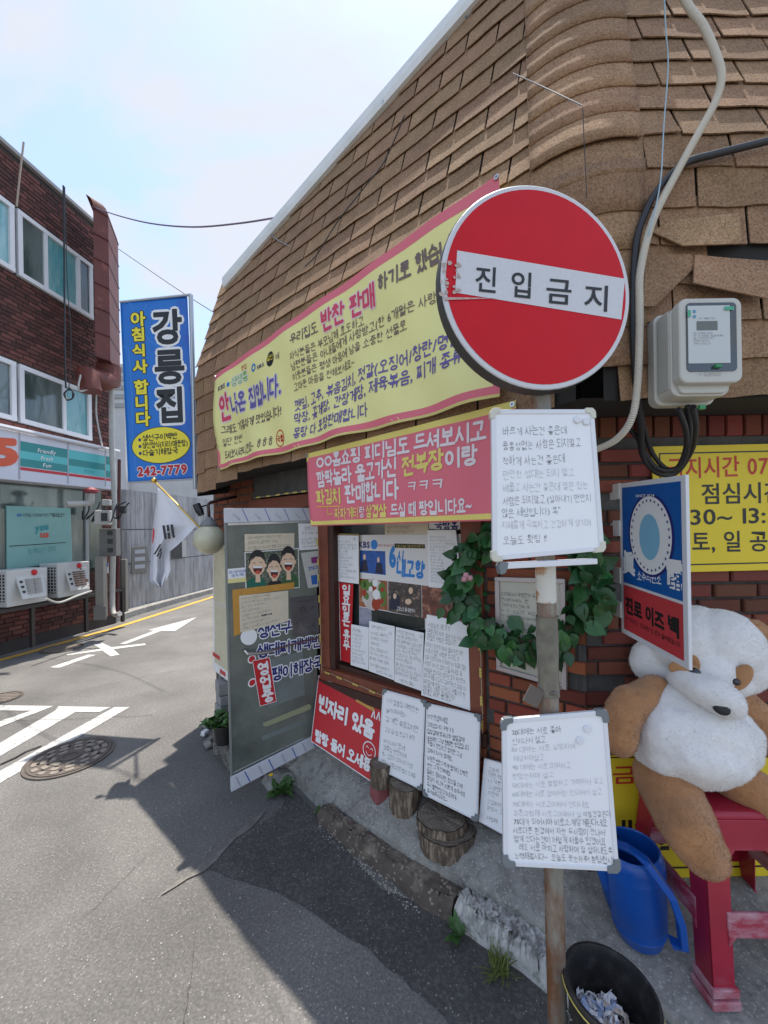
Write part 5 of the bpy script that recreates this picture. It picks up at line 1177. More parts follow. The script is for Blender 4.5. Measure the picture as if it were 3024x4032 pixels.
th = tuft('potted_plant', 'leafy green plant in a black pot beside the stacked blocks', 'potted plant', at(*cL(240, 1140), 2.95) + Vector((0, 0, .0)), 110, .06, .045, .10, M_leafg, 1.1, 5)
mb = MB(); q = at(*cL(270, 1165), 2.95); mb.lathe(q + Vector((0, 0, -.14)), [(.055, 0), (.075, .13), (.08, .135), (.08, .15), (.07, .15), (.068, .13), (.001, .12)], 20); mb.build('pot', mat('black_pot', (.02, .02, .02), .5), th, smooth=False)
random.seed(9)
for i, (x, y) in enumerate(((30, 1200), (90, 1180), (20, 1290), (100, 1360), (60, 1440))):
    q = GR(*cL(x, y), .02); mb = MB(); mb.box(q + Vector((0, 0, .01)), U(.06, .12), U(.03, .06), U(.015, .05), Matrix.Rotation(U(0, 3), 3, 'Z') @ Matrix.Rotation(U(-.4, .4), 3, 'X'))
    mb.build('stone_fragment', M_conc if i != 2 else M_white, bevel=.006, label='broken stone piece lying beside the potted plant by the road', cat='stone', group='broken stones beside the potted plant')
tuft('weed', 'broad leafed dandelion with a yellow flower below the door', 'weed', GR(*cL(1010, 2020), .02), 55, .09, .032, .045, M_leafg, .7, 8)
ft = bpy.data.objects['weed']; mb = MB(); q = at(*cL(885, 1835), 2.5); b_ = GR(*cL(960, 1960), .05); mb.tube([b_, q], .0015, 5); mb.build('stem', M_leafg, ft); mb = MB(); mb.lathe(q, [(.001, -.006), (.010, 0), (.014, .006), (.001, .008)], 14); mb.build('flower', mat('dandelion', (.8, .5, .02), .6), ft)
tuft('weed', 'small pale weed growing at the left end of the kerb stone', 'weed', GR(*cN(180, 720), .03), 26, .055, .018, .03, M_leafg, .8, 12)
tuft('weed', 'single leafy weed at the start of the chipped white kerb', 'weed', GR(*cH(130, 860), .02), 12, .075, .035, .012, M_leafg, 1.2, 14)
tuft('weed', 'grassy tuft growing in front of the chipped white kerb', 'weed', GR(*cH(335, 1040), .01), 60, .09, .006, .035, mat('yellowish_grass', (.12, .15, .03), .6), 1.3, 15)

# ---- logs
M_bark = mat('tree_bark', (.12, .09, .065), .95, var=.5, vs=40, bump=1, bs=50, dist=.014, col2=(.34, .27, .20), c2pos=(.48, .6), c2s=45, stretch=(1, 1, .2))
M_end = mat('grey_cut_wood', (.17, .14, .11), .85, var=.35, vs=18, bump=.4, bs=60, col2=(.38, .30, .21), c2pos=(.55, .75), c2s=7)
def log(label, c, r, h, seed, endm=None, sx=1.0, tilt=None):
    random.seed(seed); th = thing('log', label, 'log', c, 'cut logs under the leaning boards'); n = 64; ph = [U(0, 6) for _ in range(4)]
    rr = [r * (1 + .035 * math.sin(3 * a + ph[0]) + .02 * math.sin(7 * a + ph[1]) + U(-.035, .02)) for a in [2 * math.pi * k / n for k in range(n)]]
    mb = MB(); vs = []
    for j in range(7):
        for k in range(n): a = 2 * math.pi * k / n; q = rr[k] * (1 + U(-.012, .012)); vs.append(Vector(c) + Vector((math.cos(a) * q * sx, math.sin(a) * q, h * j / 6)))
    mb.add(vs, [[j * n + k, j * n + (k + 1) % n, (j + 1) * n + (k + 1) % n, (j + 1) * n + k] for j in range(6) for k in range(n)]); mb.build('bark', M_bark, th, smooth=True)
    mb = MB(); vs = [Vector(c) + Vector((0, 0, h - .002))] + [Vector(c) + Vector((math.cos(2 * math.pi * k / n) * rr[k] * .96 * sx * q, math.sin(2 * math.pi * k / n) * rr[k] * .96 * q, h + .002 * (q < .9) * math.sin(k))) for q in (.5, 1) for k in range(n)]
    mb.add(vs, [[0, 1 + k, 1 + (k + 1) % n] for k in range(n)] + [[1 + k, 1 + n + k, 1 + n + (k + 1) % n, 1 + (k + 1) % n] for k in range(n)]); mb.build('cut_face', endm or M_end, th)
    mb = MB()
    for q in (.25, .42, .58, .74, .88):
        m_ = 28; vs = []
        for k in range(m_):
            a = 2 * math.pi * k / m_
            for e in (-.006, .006): vs.append(Vector(c) + Vector((math.cos(a) * r * (q + e) * sx, math.sin(a) * r * (q + e), h + .0035)))
        mb.add(vs, [[2 * k, 2 * k + 1, (2 * k + 3) % (2 * m_), (2 * k + 2) % (2 * m_)] for k in range(m_)])
    mb.build('growth_ring', mat('dark_ring', (.05, .04, .03), .9), th)
def slabpt(px, z0=.22): p = GR(*px, z0); p.z = zslab(p); return GR(*px, zslab(p))
p = slabpt(cN(950, 790)); l2 = Vector((p.x, p.y + .07, zslab(p) - .0)); log('upright bark covered log in the middle of the log row', l2, .092, .17, 2)
p = slabpt(cN(700, 700)); l1 = Vector((p.x + .01, p.y + .07, 0)); zb = zslab(l1)
mb = MB(); c0 = Vector((l1.x - .01, l1.y, zb + .05)); mb.box(c0, .10, .10, .10, Matrix.Rotation(.5, 3, 'Z')); o = mb.build('paving_block', mat('pink_block', (.28, .085, .09), .85, var=.15, vs=20, bump=.4, bs=80), label='pinkish red paving block under the smallest log', cat='block', bevel=.018)
log('smallest pale log standing on the pink block', Vector((l1.x, l1.y, zb + .10)), .068, .125, 3)
p = slabpt(cN(1330, 1180)); l3 = Vector((p.x + .02, p.y + .135, zslab(p))); log('widest dark log slice lying flat on the slab', l3, .148, .095, 4, sx=1.05)
log('upper log slice carrying the black lettered board', l3 + Vector((-.025, .01, .095)), .128, .045, 5)

# ================================================================== POLE WITH SIGNS
M_rust = mat('rusty_pole', (.25, .235, .20), .6, var=.3, vs=14, col2=(.17, .07, .028), c2pos=(.44, .58), c2s=7, stretch=(1, 1, .35))
pt, pb = at(*D(1164, 700), 1.21), at(*D(1206, 2260), 1.22)
pdir = (pt - pb).normalized(); gb = pb + pdir * ((.16 - pb.z) / pdir.z) if pb.z > .16 else pb
th = thing('sign_pole', 'rusty round steel pole carrying the no entry sign and two whiteboards', 'pole', gb)
mb = MB(); mb.tube([gb, gb.lerp(pt, .3), gb.lerp(pt, .6), pt], .029, 24); smooth_by_angle(mb.build('tube', M_rust, th))
def onpole(y): t = (at(*D(1180, y), 1.215).z - gb.z) / (pt.z - gb.z); return gb.lerp(pt, t)
mb = MB(); mb.tube([onpole(1222), onpole(1262), onpole(1300)], .0305, 24, cap=False); smooth_by_angle(mb.build('torn_label', mat('torn_white_label', (.6, .58, .52), .6, col2=(.35, .15, .04), c2pos=(.55, .65), c2s=14), th))
mb = MB(); mb.tube([onpole(1330) , onpole(1380), onpole(1450), onpole(1500)], [.032, .0335, .031, .033], 20, cap=False); smooth_by_angle(mb.build('clear_tape', mat('dirty_tape', (.17, .16, .125), .2, var=.35, vs=20), th))
mb = MB(); q = onpole(1492); mb.tube([q + Vector((-.034, 0, -.002)), q + Vector((0, -.036, .006)), q + Vector((.036, 0, .01))], .007, 8); mb.box(q + Vector((-.055, -.02, -.008)), .05, .006, .055, Matrix.Rotation(.5, 3, 'Y')); mb.build('tied_ribbon', mat('brown_ribbon', (.12, .10, .085), .4), th)
# no entry disc
dc = at(*D(1164, 622), 1.135)
yaw = math.radians(9); dx = Vector((math.cos(yaw), math.sin(yaw), 0)); dn = Vector((math.sin(yaw), -math.cos(yaw), 0)); rl = math.radians(-3.6)
ax = dx * math.cos(rl) + Vector((0, 0, 1)) * math.sin(rl); ay = -dx * math.sin(rl) + Vector((0, 0, 1)) * math.cos(rl)
RR = .300
th = thing('no_entry_sign', 'round red no entry sign with white bar bearing black Korean lettering', 'road sign', dc - Vector((0, 0, RR)))
MD = Matrix((ax, ay, dn)).transposed()
mb = MB(); mb.lathe(dc, [(RR, -.045), (RR, 0), (RR - .003, .002), (.0001, .002)], 72, MD); mb.build('disc', mat('reflective_white', (.60, .60, .62), .4, var=.05, vs=100), th)
mb = MB(); mb.lathe(dc, [(.0001, -.046), (RR - .005, -.046), (RR + .002, -.044), (RR + .002, -.004)], 72, MD); mb.build('rim', mat('dark_sign_back', (.05, .05, .045), .5), th)
DSF = Surf([dc + MD @ Vector((x * RR, y * RR, .002)) for x, y in ((-1, 1), (1, 1), (1, -1), (-1, -1))])
ik = Ink(DSF); n = 72
ptsd = [(.5 + .476 * math.cos(2 * math.pi * i / n), .5 + .476 * math.sin(2 * math.pi * i / n)) for i in range(n)]
mb = ik.mb; mb.add([DSF.P(.5, .5, .001)] + [DSF.P(a, b, .001) for a, b in ptsd], [[0, 1 + i, 1 + (i + 1) % n] for i in range(n)])
ik.done('red_field', mat('sign_red', (.56, .004, .012), .42, spec=.25, var=.08, vs=5, bump=.12, bs=6, dist=.01), th)
ik = Ink(DSF); a, b = DSF.inv(*D(987, 542)); c_, d_ = DSF.inv(*D(1341, 691)); bw = (a, b, c_, d_)
ik.poly([D(987, 542), D(1349, 603), D(1341, 691), D(983, 633)], .002, px=True); ik.done('white_bar', mat('reflective_white', (.6, .6, .62), .4), th)
ik = Ink(DSF)
for ch, x0, x1, y in (('진', 205, 325, 1440), ('입', 380, 500, 1466), ('금', 555, 690, 1497), ('지', 742, 880, 1530)): ik.px(ch, cE(x0, y), cE(x1, y + 12), 103, wt=.012, h=.0035, res=6)
ik.done('lettering', M_black, th)
random.seed(4); ik = Ink(DSF)
for i in range(30):
    a, b = DSF.inv(*cE(U(40, 140), 1355 + U(-70, 110))); s = U(.004, .014); ik.poly([(a + s * math.cos(t) * U(.5, 1), b + s * math.sin(t) * U(.4, 1)) for t in (0, 1, 2.1, 3.2, 4.2, 5.3)], .0042 + i * .00004)
a0, b0 = DSF.inv(*cE(60, 1470)); a1, b1 = DSF.inv(*cE(330, 1475)); ik.poly([(a0, b0), (a1, b1), (a0, b0 + .014)], .004)
ik.done('paint_chip', mat('bare_chips', (.48, .36, .32), .7, var=.3, vs=90), th)
mb = MB(); q = onpole(640); mb.box((q + dc) / 2 + Vector((0, .01, 0)), .05, .07, .04); mb.build('clamp', M_steel, th)
# top whiteboard
LN = [('바르게 사는건 좋은데', (350, 772), (668, 762), 34, M_ink2), ('융통성없는 사람은 되지말고', (348, 848), (738, 822), 36, M_ink2), ('착하게 사는건 좋은데', (348, 918), (657, 905), 34, M_ink2), ('만만한 상대는 되지 말고', (350, 985), (705, 970), 32, M_ink3), ('베풀고 사는건 좋은데 말은 있는', (350, 1048), (772, 1035), 32, M_ink3), ('사람은 되지말고 (살아내기 만만치', (350, 1112), (787, 1097), 32, M_ink2), ('않은 세상입니다) 쪽"', (345, 1175), (635, 1158), 33, M_ink2), ('지혜롭게 극복하고 건강하게 생기며', (345, 1230), (787, 1217), 30, M_ink3), ('오늘도 홧팅 !!', (350, 1308), (567, 1297), 34, M_ink2)]
th, s_ = handboard('notice_board', 'upper whiteboard with cream corner fixed to the pole below the disc', [(293, 642), (798, 642), (850, 1338), (300, 1388)], cF, [1.155, 1.165, 1.15, 1.14], LN, tc=cF, frame=True, cap=mat('cream_corner', (.62, .6, .5), .45), edge=.014, magnets=((716, 694), (760, 703)))
mb = MB(); s2 = pxsurf([cF(345, 1400), cF(818, 1378), cF(820, 1405), cF(350, 1430)], [1.13, 1.14, 1.14, 1.13]); t2 = thing('pen_tray', 'narrow white pen tray with grey end cap under the upper whiteboard', 'tray', s2.P(.5, 1))
mb.slab([s2.P(0, 0), s2.P(1, 0), s2.P(1, 1), s2.P(0, 1)], -s2.n * .03); mb.build('tray', M_alu, t2, bevel=.002)
mb = MB(); mb.slab([s2.P(-.01, -.1, .003), s2.P(.07, -.05, .003), s2.P(.05, .9, .003), s2.P(.02, 1.7, .003), s2.P(-.03, 1.9, .003), s2.P(-.035, .5, .003)], -s2.n * .036); mb.build('end_cap', M_corner, t2, bevel=.002)
# bottom whiteboard
LN = [('20대에는 서로 좋아', (745, 938), (1208, 905), 24, M_ink), ('신이나서 살고', (750, 1022), (1062, 998), 24, M_ink2), ('30 대에는 서로 실망하며', (740, 1097), (1342, 1062), 22, M_ink3), ('체념하며살고', (760, 1175), (1050, 1168), 22, M_ink3), ('40 대에는 서로 미워하고', (750, 1260), (1300, 1240), 22, M_ink3), ('원망안하며 살고', (750, 1345), (1140, 1330), 22, M_ink3), ('50대에는 서로 불쌍하고 가여워서 살고', (750, 1430), (1605, 1385), 22, M_ink3), ('60대에는 서로 없어서는 안되어서 살고', (750, 1510), (1590, 1490), 22, M_ink3), ('70대에는 서로고마워서 산다네요', (755, 1602), (1470, 1608), 22, M_ink3), ('결혼과함께 서로고마워서 살', (755, 1682), (1400, 1703), 22, M_ink3), ('야할것같은데', (1410, 1703), (1672, 1692), 24, M_ink), ('70대가 되어서야 비로소.깨닫게된다네요', (765, 1768), (1640, 1780), 25, M_ink), ('서로다른 환경에서 자란 두사람이 만나서', (755, 1848), (1620, 1872), 25, M_ink), ('엄게 산다는것이 어떻게 쉬울수 있겠어요', (765, 1924), (1625, 1962), 25, M_ink), ('래도 서로 아끼고 사랑하며 잘 살아내도록', (810, 2003), (1690, 2046), 25, M_ink), ('노력해봅시다~ 오늘도 웃는하루! 홧팅!합시다', (770, 2085), (1735, 2138), 25, M_ink)]
th, s_ = handboard('notice_board', 'lower whiteboard with grey corner caps fixed to the pole above the bin', [(655, 785), (1628, 700), (1748, 2205), (668, 2150)], cM, [1.17, 1.16, 1.13, 1.14], LN, tc=cM, frame=True, edge=.013, magnets=((1448, 873), (1378, 982)), cs=.034)

# ================================================================== WREATH
random.seed(31)
wc = [at(*D(1135, 1255), 1.80)]
th = thing('wreath', 'green leaf wreath with pink buds hanging on the wall behind the pole', 'wreath', at(*D(1135, 1420), 1.80))
def ringpt(t, k=1.0):
    x = 1138 + 138 * math.cos(t) * k; y = 1258 + 128 * math.sin(t) * k
    return at(*D(x, y), 1.86 - .16 * math.cos(t))
mb = MB(); mb.tube([ringpt(2 * math.pi * i / 40) for i in range(41)], .012, 6, cap=False); mb.build('ring', mat('twig', (.05, .035, .02), .9), th)
M_lf = mat('dark_green_leaf', (.020, .088, .024), .4, var=.35, vs=22, rand=.55, hue=.02, col2=(.05, .14, .03), c2pos=(.5, .7), c2s=25)
LV = [leafmesh(.085, .060, .28, c, 5).mesh('leaf', Vector(), [M_lf], True) for c in (.1, .3, .5, -.1)]
for i in range(290):
    t = U(0, 2 * math.pi); k = random.gauss(1.02, .11); p = ringpt(t, k) + Vector((U(-.015, .015), U(-.07, .03), U(-.02, .02)))
    outd = (ringpt(t, 1.3) - ringpt(t, .9)).normalized(); tan = Vector((-math.sin(t), .15, -math.cos(t)))
    d = (outd * U(-.3, 1) + tan * U(-1, 1) + Vector((0, U(-.7, .1), -.75))).normalized(); nn = (Vector((U(-.5, .5), -1, U(-.2, .7)))).normalized(); x = d.cross(nn).normalized(); nn = x.cross(d)
    place(random.choice(LV), 'leaf', th, p, Matrix((x, d, nn)).transposed(), (U(.55, 1.3),) * 3)
mb = MB()      # the small leaves underneath, past the limit of parts
for i in range(420):
    t = U(0, 2 * math.pi); p = ringpt(t, random.gauss(1.0, .09)) + Vector((0, U(.0, .05), 0)); lm = leafmesh(U(.045, .07), U(.03, .045), .3, U(.1, .5), 3)
    M = Matrix.Rotation(U(-.9, .9), 3, 'Y') @ Matrix.Rotation(U(-2.2, -1.0), 3, 'X') @ Matrix.Rotation(U(-1, 1), 3, 'Z'); mb.add([M @ q + p for q in lm.v], lm.f)
o = mb.build('small_leaves', mat('deep_green_leaf', (.018, .075, .02), .45, var=.4, vs=14), th, smooth=True); o['kind'] = 'stuff'
M_bud = mat('pink_bud', (.48, .24, .27), .6, var=.2, vs=60)
for (x, y) in ((1007, 1243), (1003, 1252), (1015, 1249), (1253, 1246), (1263, 1241), (1258, 1250)):
    mb = MB(); q = at(*D(x, y), 1.74); mb.ell(q, .014, .014, .012, n=12, m=8); mb.lathe(q, [(.004, -.012), (.013, -.002), (.011, .012), (.006, .013)], 10); mb.build('bud', M_bud, th, smooth=True)

# ================================================================== METER BOX AND CABLES
M_met = mat('ivory_plastic', (.50, .49, .44), .4, var=.04, vs=5)
mx0, mx1, yb, yf = 1.005, 1.222, 1.435, 1.315
th = thing('electric_meter', 'ivory electricity meter box with clear window on the shingles', 'meter', (1.12, 1.4, 2.23))
def rbox(mb, x0, x1, y0, y1, z0, z1, r=.02, n=5, taper=.0):
    pts = []
    for cx, cz, a0 in ((x1 - r, z1 - r, 0), (x0 + r, z1 - r, 90), (x0 + r, z0 + r, 180), (x1 - r, z0 + r, 270)):
        for i in range(n + 1): a = math.radians(a0 + 90 * i / n); pts.append((cx + r * math.cos(a), cz + r * math.sin(a)))
    c = ((x0 + x1) / 2, (z0 + z1) / 2)
    mb.slab([Vector((c[0] + (x - c[0]) * (1 - taper), y0, c[1] + (z - c[1]) * (1 - taper))) for x, z in pts], Vector((0, y1 - y0, 0)))
mb = MB(); rbox(mb, mx0 - .012, mx1 - .01, 1.40, 1.438, 2.245, 2.575, .03); rbox(mb, mx0, mx1 - .015, 1.335, 1.40, 2.255, 2.567, .03); rbox(mb, mx0 + .02, mx1 - .03, 1.325, 1.40, 2.262, 2.36, .02)
mb.build('case', M_met, th, bevel=.004)
mb = MB()
for i in range(12): mb.box((mx0 - .001, 1.345 + i * .0042, 2.42), .004, .0018, .27)
mb.build('cooling_rib', M_met, th)
mb = MB(); rbox(mb, mx0 + .004, mx1, 1.300, 1.336, 2.288, 2.575, .028, 6); mb.build('front_cover', M_met, th, bevel=.006, seg=3)
mb = MB(); rbox(mb, mx0 + .026, mx1 - .022, 1.2975, 1.301, 2.325, 2.557, .014); mb.build('window', mat('meter_glass', (.05, .055, .055), .08, spec=.8), th)
mb = MB(); mb.box2((mx0 + .030, 1.2955, 2.352), (mx1 - .046, 1.298, 2.546)); mb.build('dial_plate', mat('dial_white', (.52, .55, .54), .5), th)
SM = Surf([Vector((x, 1.2954, z)) for x, z in ((mx0 + .030, 2.546), (mx1 - .046, 2.546), (mx1 - .046, 2.352), (mx0 + .030, 2.352))])
ik = Ink(SM); ik.rect(.2, .27, .7, .43, .0006); ik.done('display', mat('lcd', (.13, .14, .12), .3), th)
ik = Ink(SM); scribble(ik, 5, a0=.12, a1=.85, b0=.46, b1=.68, cols=16, wt=REG); ik.text('이 계량기는', .25, .24, .65, .24, .03, REG, res=1); ik.done('lettering', M_ink2, th)
ik = Ink(SM); ik.disc(.15, .1, .04, h=.001); ik.disc(.15, .19, .04, h=.001); ik.done('blue_seal', mat('seal_blue', (.1, .28, .42), .5), th)
ik = Ink(SM); ik.rect(.86, .03, 1.08, .09, .003); ik.rect(-.02, .08, .05, .2, .003); ik.done('green_seal', mat('seal_green', (.05, .35, .2), .4), th)
mb = MB(); mb.box((1.13, 1.292, 2.34), .02, .01, .010); mb.box((1.105, 1.33, 2.215), .02, .01, .015); mb.build('green_clip', mat('clip_green', (.02, .22, .07), .25), th)
SB = Surf([Vector((x, 1.2998, z)) for x, z in ((mx0 + .06, 2.328), (mx1 - .06, 2.328), (mx1 - .06, 2.308), (mx0 + .06, 2.308))])
ik = Ink(SB); ik.text('KEPCO', .25, .95, .85, .95, .8, BOLD); ik.disc(.12, .5, .05); ik.done('logo', mat('embossed_ivory', (.40, .40, .38), .4), th)
def cable(name, label, cat, pts, r, m, n=10, ribs=False, smoothn=5):
    P = [at(*p[:2], p[2]) for p in pts]; Q = []
    for i in range(len(P) - 1):
        p0, p1, p2, p3 = P[max(i - 1, 0)], P[i], P[i + 1], P[min(i + 2, len(P) - 1)]
        for k in range(smoothn):
            t = k / smoothn; Q.append(.5 * ((2 * p1) + (p2 - p0) * t + (2 * p0 - 5 * p1 + 4 * p2 - p3) * t * t + (3 * p1 - p0 - 3 * p2 + p3) * t ** 3))
    Q.append(P[-1]); mb = MB()
    if ribs:
        tot = sum((b - a).length for a, b in zip(Q, Q[1:])); st = .0075; out = []; rs = []; acc = 0
        for a, b in zip(Q, Q[1:]):
            L_ = (b - a).length
            while acc < L_: q = a.lerp(b, acc / L_); out += [q]; acc += st / 2
            acc -= L_
        rs = [r if i % 2 else r * .78 for i in range(len(out))]; mb.tube(out, rs, n)
    else: mb.tube(Q, r, n)
    o = mb.build(name, m, label=label, cat=cat)
    return o if ribs else smooth_by_angle(o, 1.2)
M_cond = mat('cream_conduit', (.60, .57, .50), .5, var=.08, vs=6)
cable('conduit', 'cream corrugated conduit snaking down past the red disc', 'conduit', [(*cE(1180, -160), 1.44), (*cE(1260, 20), 1.43), (*cE(1340, 130), 1.42), (*cE(1405, 280), 1.40), (*cE(1428, 380), 1.39), (*cE(1400, 500), 1.39), (*cE(1320, 650), 1.39), (*cE(1210, 850), 1.39), (*cE(1090, 1090), 1.39), (*cE(1030, 1330), 1.39), (*cE(1025, 1500), 1.39), (*cF(1025, 250), 1.39), (*cF(1015, 520), 1.40), (*cF(985, 690), 1.42), (*cF(910, 790), 1.5), (*cF(815, 838), 1.62)], .0135, M_cond, 14, True)
cable('cable', 'thick black cable curving over the shingles behind the conduit', 'cable', [(*cE(1700, 685), 1.41), (*cE(1500, 735), 1.41), (*cE(1380, 765), 1.41), (*cE(1240, 810), 1.41), (*cE(1120, 930), 1.41), (*cE(1050, 1060), 1.41), (*cE(1005, 1230), 1.41), (*cF(995, 200), 1.41), (*cF(1008, 500), 1.43), (*cF(1030, 700), 1.5), (*cF(1040, 860), 1.6), (*cF(1110, 950), 1.62), (*cF(1200, 955), 1.62), (*cF(1275, 850), 1.55), (*cF(1300, 740), 1.45), (*cF(1285, 630), 1.37)], .0125, M_cable)
cable('cable', 'black cable looping up to the left side of the meter', 'cable', [(*cF(975, 735), 1.56), (*cF(1020, 790), 1.58), (*cF(1060, 870), 1.6), (*cF(1120, 935), 1.60), (*cF(1210, 930), 1.58), (*cF(1255, 830), 1.5), (*cF(1250, 730), 1.42), (*cF(1215, 640), 1.37)], .0095, M_cable)
cable('cable', 'black cable in the middle of the loop below the meter', 'cable', [(*cF(1000, 480), 1.42), (*cF(1040, 700), 1.52), (*cF(1090, 860), 1.6), (*cF(1170, 940), 1.6), (*cF(1240, 900), 1.55), (*cF(1275, 760), 1.45), (*cF(1262, 625), 1.37)], .009, M_cable)
cable('thin_wire', 'thin pale blue wire falling from the top edge along the conduit', 'wire', [(*cE(1145, -60), 1.2), (*cE(1155, 150), 1.24), (*cE(1166, 330), 1.28), (*cE(1145, 620), 1.32), (*cE(1128, 900), 1.35), (*cE(1080, 1120), 1.37), (*cE(1060, 1180), 1.385)], .0022, mat('pale_blue_wire', (.35, .5, .6), .5), 6)
cable('thin_wire', 'black wire slanting across the shingles towards the bent corner', 'wire', [(*cE(400, 362), 1.56), (*cE(540, 425), 1.5), (*cE(740, 520), 1.385)], .0022, mat('grey_wire', (.25, .25, .25), .4), 6)
cable('thin_wire', 'black wire hanging from the corner kink down the shingles', 'wire', [(*cE(745, 530), 1.385), (*cE(752, 700), 1.39), (*cE(765, 975), 1.39)], .0015, M_cable, 6)
cable('thin_wire', 'black wire sagging down the roof from the gutter to the banner', 'wire', [(*cR(1140, -60), 1.9), (*cR(1040, 170), 2.02), (*cR(940, 300), 2.1), (*cR(800, 480), 2.25), (*cR(700, 640), 2.4), (*cR(640, 700), 2.5)], .003, M_cable, 6)
cable('overhead_wire', 'purple grey overhead wire from the red duct to the roof', 'wire', [(*cA(690, 770), 6.8), (*cA(860, 828), 5.4), (*cA(1100, 885), 4.7), (*cA(1400, 910), 4.2), (*cR(300, 485), 3.8), (*cR(515, 452), 3.4)], .008, mat('purple_wire', (.16, .12, .18), .5), 6)
cable('overhead_wire', 'thin overhead wire crossing the sky behind the blue banner', 'wire', [(*cA(860, 1070), 7.5), (*cA(1300, 1370), 6.5), (*cA(1600, 1560), 5.5)], .006, M_cable, 6)
cable('thin_wire', 'grey wire looping on the roof below the gutter', 'wire', [(*cR(445, 530), 3.15), (*cR(540, 590), 2.9), (*cR(615, 605), 2.8)], .004, mat('grey_wire', (.25, .25, .25), .4), 6)

# ================================================================== SIGNS ON THE RIGHT WALL
M_ysign = mat('yellow_sign', (.74, .56, .02), .5, var=.04, vs=5)
s_ = pxsurf([cF(1085, 825), cF(2060, 802), cF(2060, 1424), cF(1110, 1448)], RW.off(.02)); th = plain_sheet('parking_sign', 'large yellow sign of prohibited parking hours high on the brick wall', 'sign', s_, M_ysign, t=.006)
ik = Ink(s_)
def border(ik, i=.045, w_=.012):
    W_, H_ = ik.s.W(), ik.s.H(); ia, ib = i / W_, i / H_; wa, wb = w_ / W_, w_ / H_
    ik.rect(ia, ib, 1 - ia, ib + wb); ik.rect(ia, 1 - ib - wb, 1 - ia, 1 - ib); ik.rect(ia, ib + wb, ia + wa, 1 - ib - wb); ik.rect(1 - ia - wa, ib + wb, 1 - ia, 1 - ib - wb)
border(ik, .03, .006)
ik.px('점심시간 제외', cF(1328, 1110), cF(1985, 1095), 82, wt=.014, res=5); ik.px('11:30~13:30', cF(1180, 1222), cF(1790, 1205), 78, wt=.014, res=5); ik.px('토, 일 공휴일', cF(1282, 1345), cF(1850, 1340), 82, wt=.014, res=5); ik.done('lettering', M_black, th)
ik = Ink(s_); ik.px('금지시간 07:00', cF(1160, 985), cF(1800, 962), 82, wt=.014, res=5); ik.done('lettering', mat('sign_red_text', (.5, .03, .015), .5), th)
s_ = pxsurf([cG(882, 965), cG(2300, 955), cH(2300, 560), cH(885, 585)], [1.745, 1.745, 1.70, 1.70]); th = plain_sheet('parking_sign', 'second yellow sign standing on the slab behind the bear and stool', 'sign', s_, M_ysign, t=.006)
ik = Ink(s_); ik.px('주차', cG(640, 1112), cG(780, 1110), 60, wt=BOLD); 
ik = Ink(s_); ik.px('금지시간', cG(888, 1112), cG(1400, 1095), 72, wt=.014, res=5); ik.px(':', cG(1630, 990), cG(1655, 985), 60, wt=BOLD); ik.done('lettering', mat('sign_red_text', (.5, .03, .015), .5), th)
ik = Ink(s_); ik.px('11:30', cH(930, 352), cH(1180, 346), 62, wt=.014, res=5); ik.px('토일', cH(1045, 435), cH(1180, 430), 40, wt=BOLD); ik.rect(.0, .90, 1, .915); ik.rect(0, .02, 1, .03); ik.done('lettering', M_black, th)
# perpendicular soju sign
JS = pxsurf([cF(925, 1008), cF(1252, 964), cG(1270, 552), cG(936, 362)], [1.70, 1.30, 1.30, 1.70])
th = plain_sheet('soju_sign', 'projecting blue and red sign with white oval beside the bear', 'sign', JS, mat('sign_white', (.66, .67, .70), .35), t=.012, bevel=.002)
ik = Ink(JS); ik.rect(.055, .03, .945, .655, .0008); ik.done('blue_field', mat('sign_blue', (.008, .10, .36), .35), th)
ik = Ink(JS); ik.rect(.055, .672, .945, .965, .0008); ik.done('red_field', mat('sign_coral', (.52, .045, .055), .35), th)
a, b = JS.inv(*cF(1076, 1263)); ik = Ink(JS); ik.disc(a, b, .345, .245, .0016, 44); ik.done('oval_edge', M_navy, th)
ik = Ink(JS); ik.disc(a, b, .315, .230, .0024, 44); ik.text('SINCE 1924', .3, .10, .6, .105, .022, REG, h=.0016); ik.px('소주의원조', cF(1015, 1480), cF(1135, 1505), 32, wt=BOLD); ik.px('眞', cF(945, 1445), cF(1003, 1462), 85, wt=BOLD, fat=.02, res=5, h=.0026); ik.px('露', cF(1160, 1515), cF(1240, 1535), 110, wt=BOLD, fat=.02, res=5, h=.0026); ik.done('white_print', M_white, th)
ik = Ink(JS)
for i in range(30):
    t = 2 * math.pi * i / 30; ca, cb_ = a + .285 * math.cos(t), b + .206 * math.sin(t)
    ik.poly([(ca + .018 * math.cos(k * math.pi / 5) * (1 if k % 2 == 0 else .45), cb_ + .012 * math.sin(k * math.pi / 5) * (1 if k % 2 == 0 else .45)) for k in range(10)], .003)
ik.done('star', M_navy, th)
ik = Ink(JS); ik.disc(a, b + .01, .155, .135, .0032, 40); ik.done('pale_blue_oval', mat('pale_blue', (.22, .48, .66), .5), th)
ik = Ink(JS); ik.px('진로', cG(958, 262), cG(1040, 305), 62, wt=BOLD, fat=.03, res=5); ik.px('이즈', cG(1055, 310), cG(1150, 362), 66, wt=BOLD, fat=.03, res=5); ik.px('백', cG(1165, 362), cG(1228, 398), 72, wt=BOLD, fat=.03, res=5); ik.px('아 기다리고 기다리던 진-로가 돌아왔읍니다', cG(958, 302), cG(1230, 440), 16, wt=BOLD, res=2); ik.done('lettering', M_black, th)
mb = MB()
for q in (.05, .3, .62, .85): c0 = JS.P(0, q); mb.box(c0 + Vector((0, .03, 0)), .012, .07, .07)
mb.build('bracket', mat('bracket_white', (.6, .58, .55), .5), th, bevel=.002)

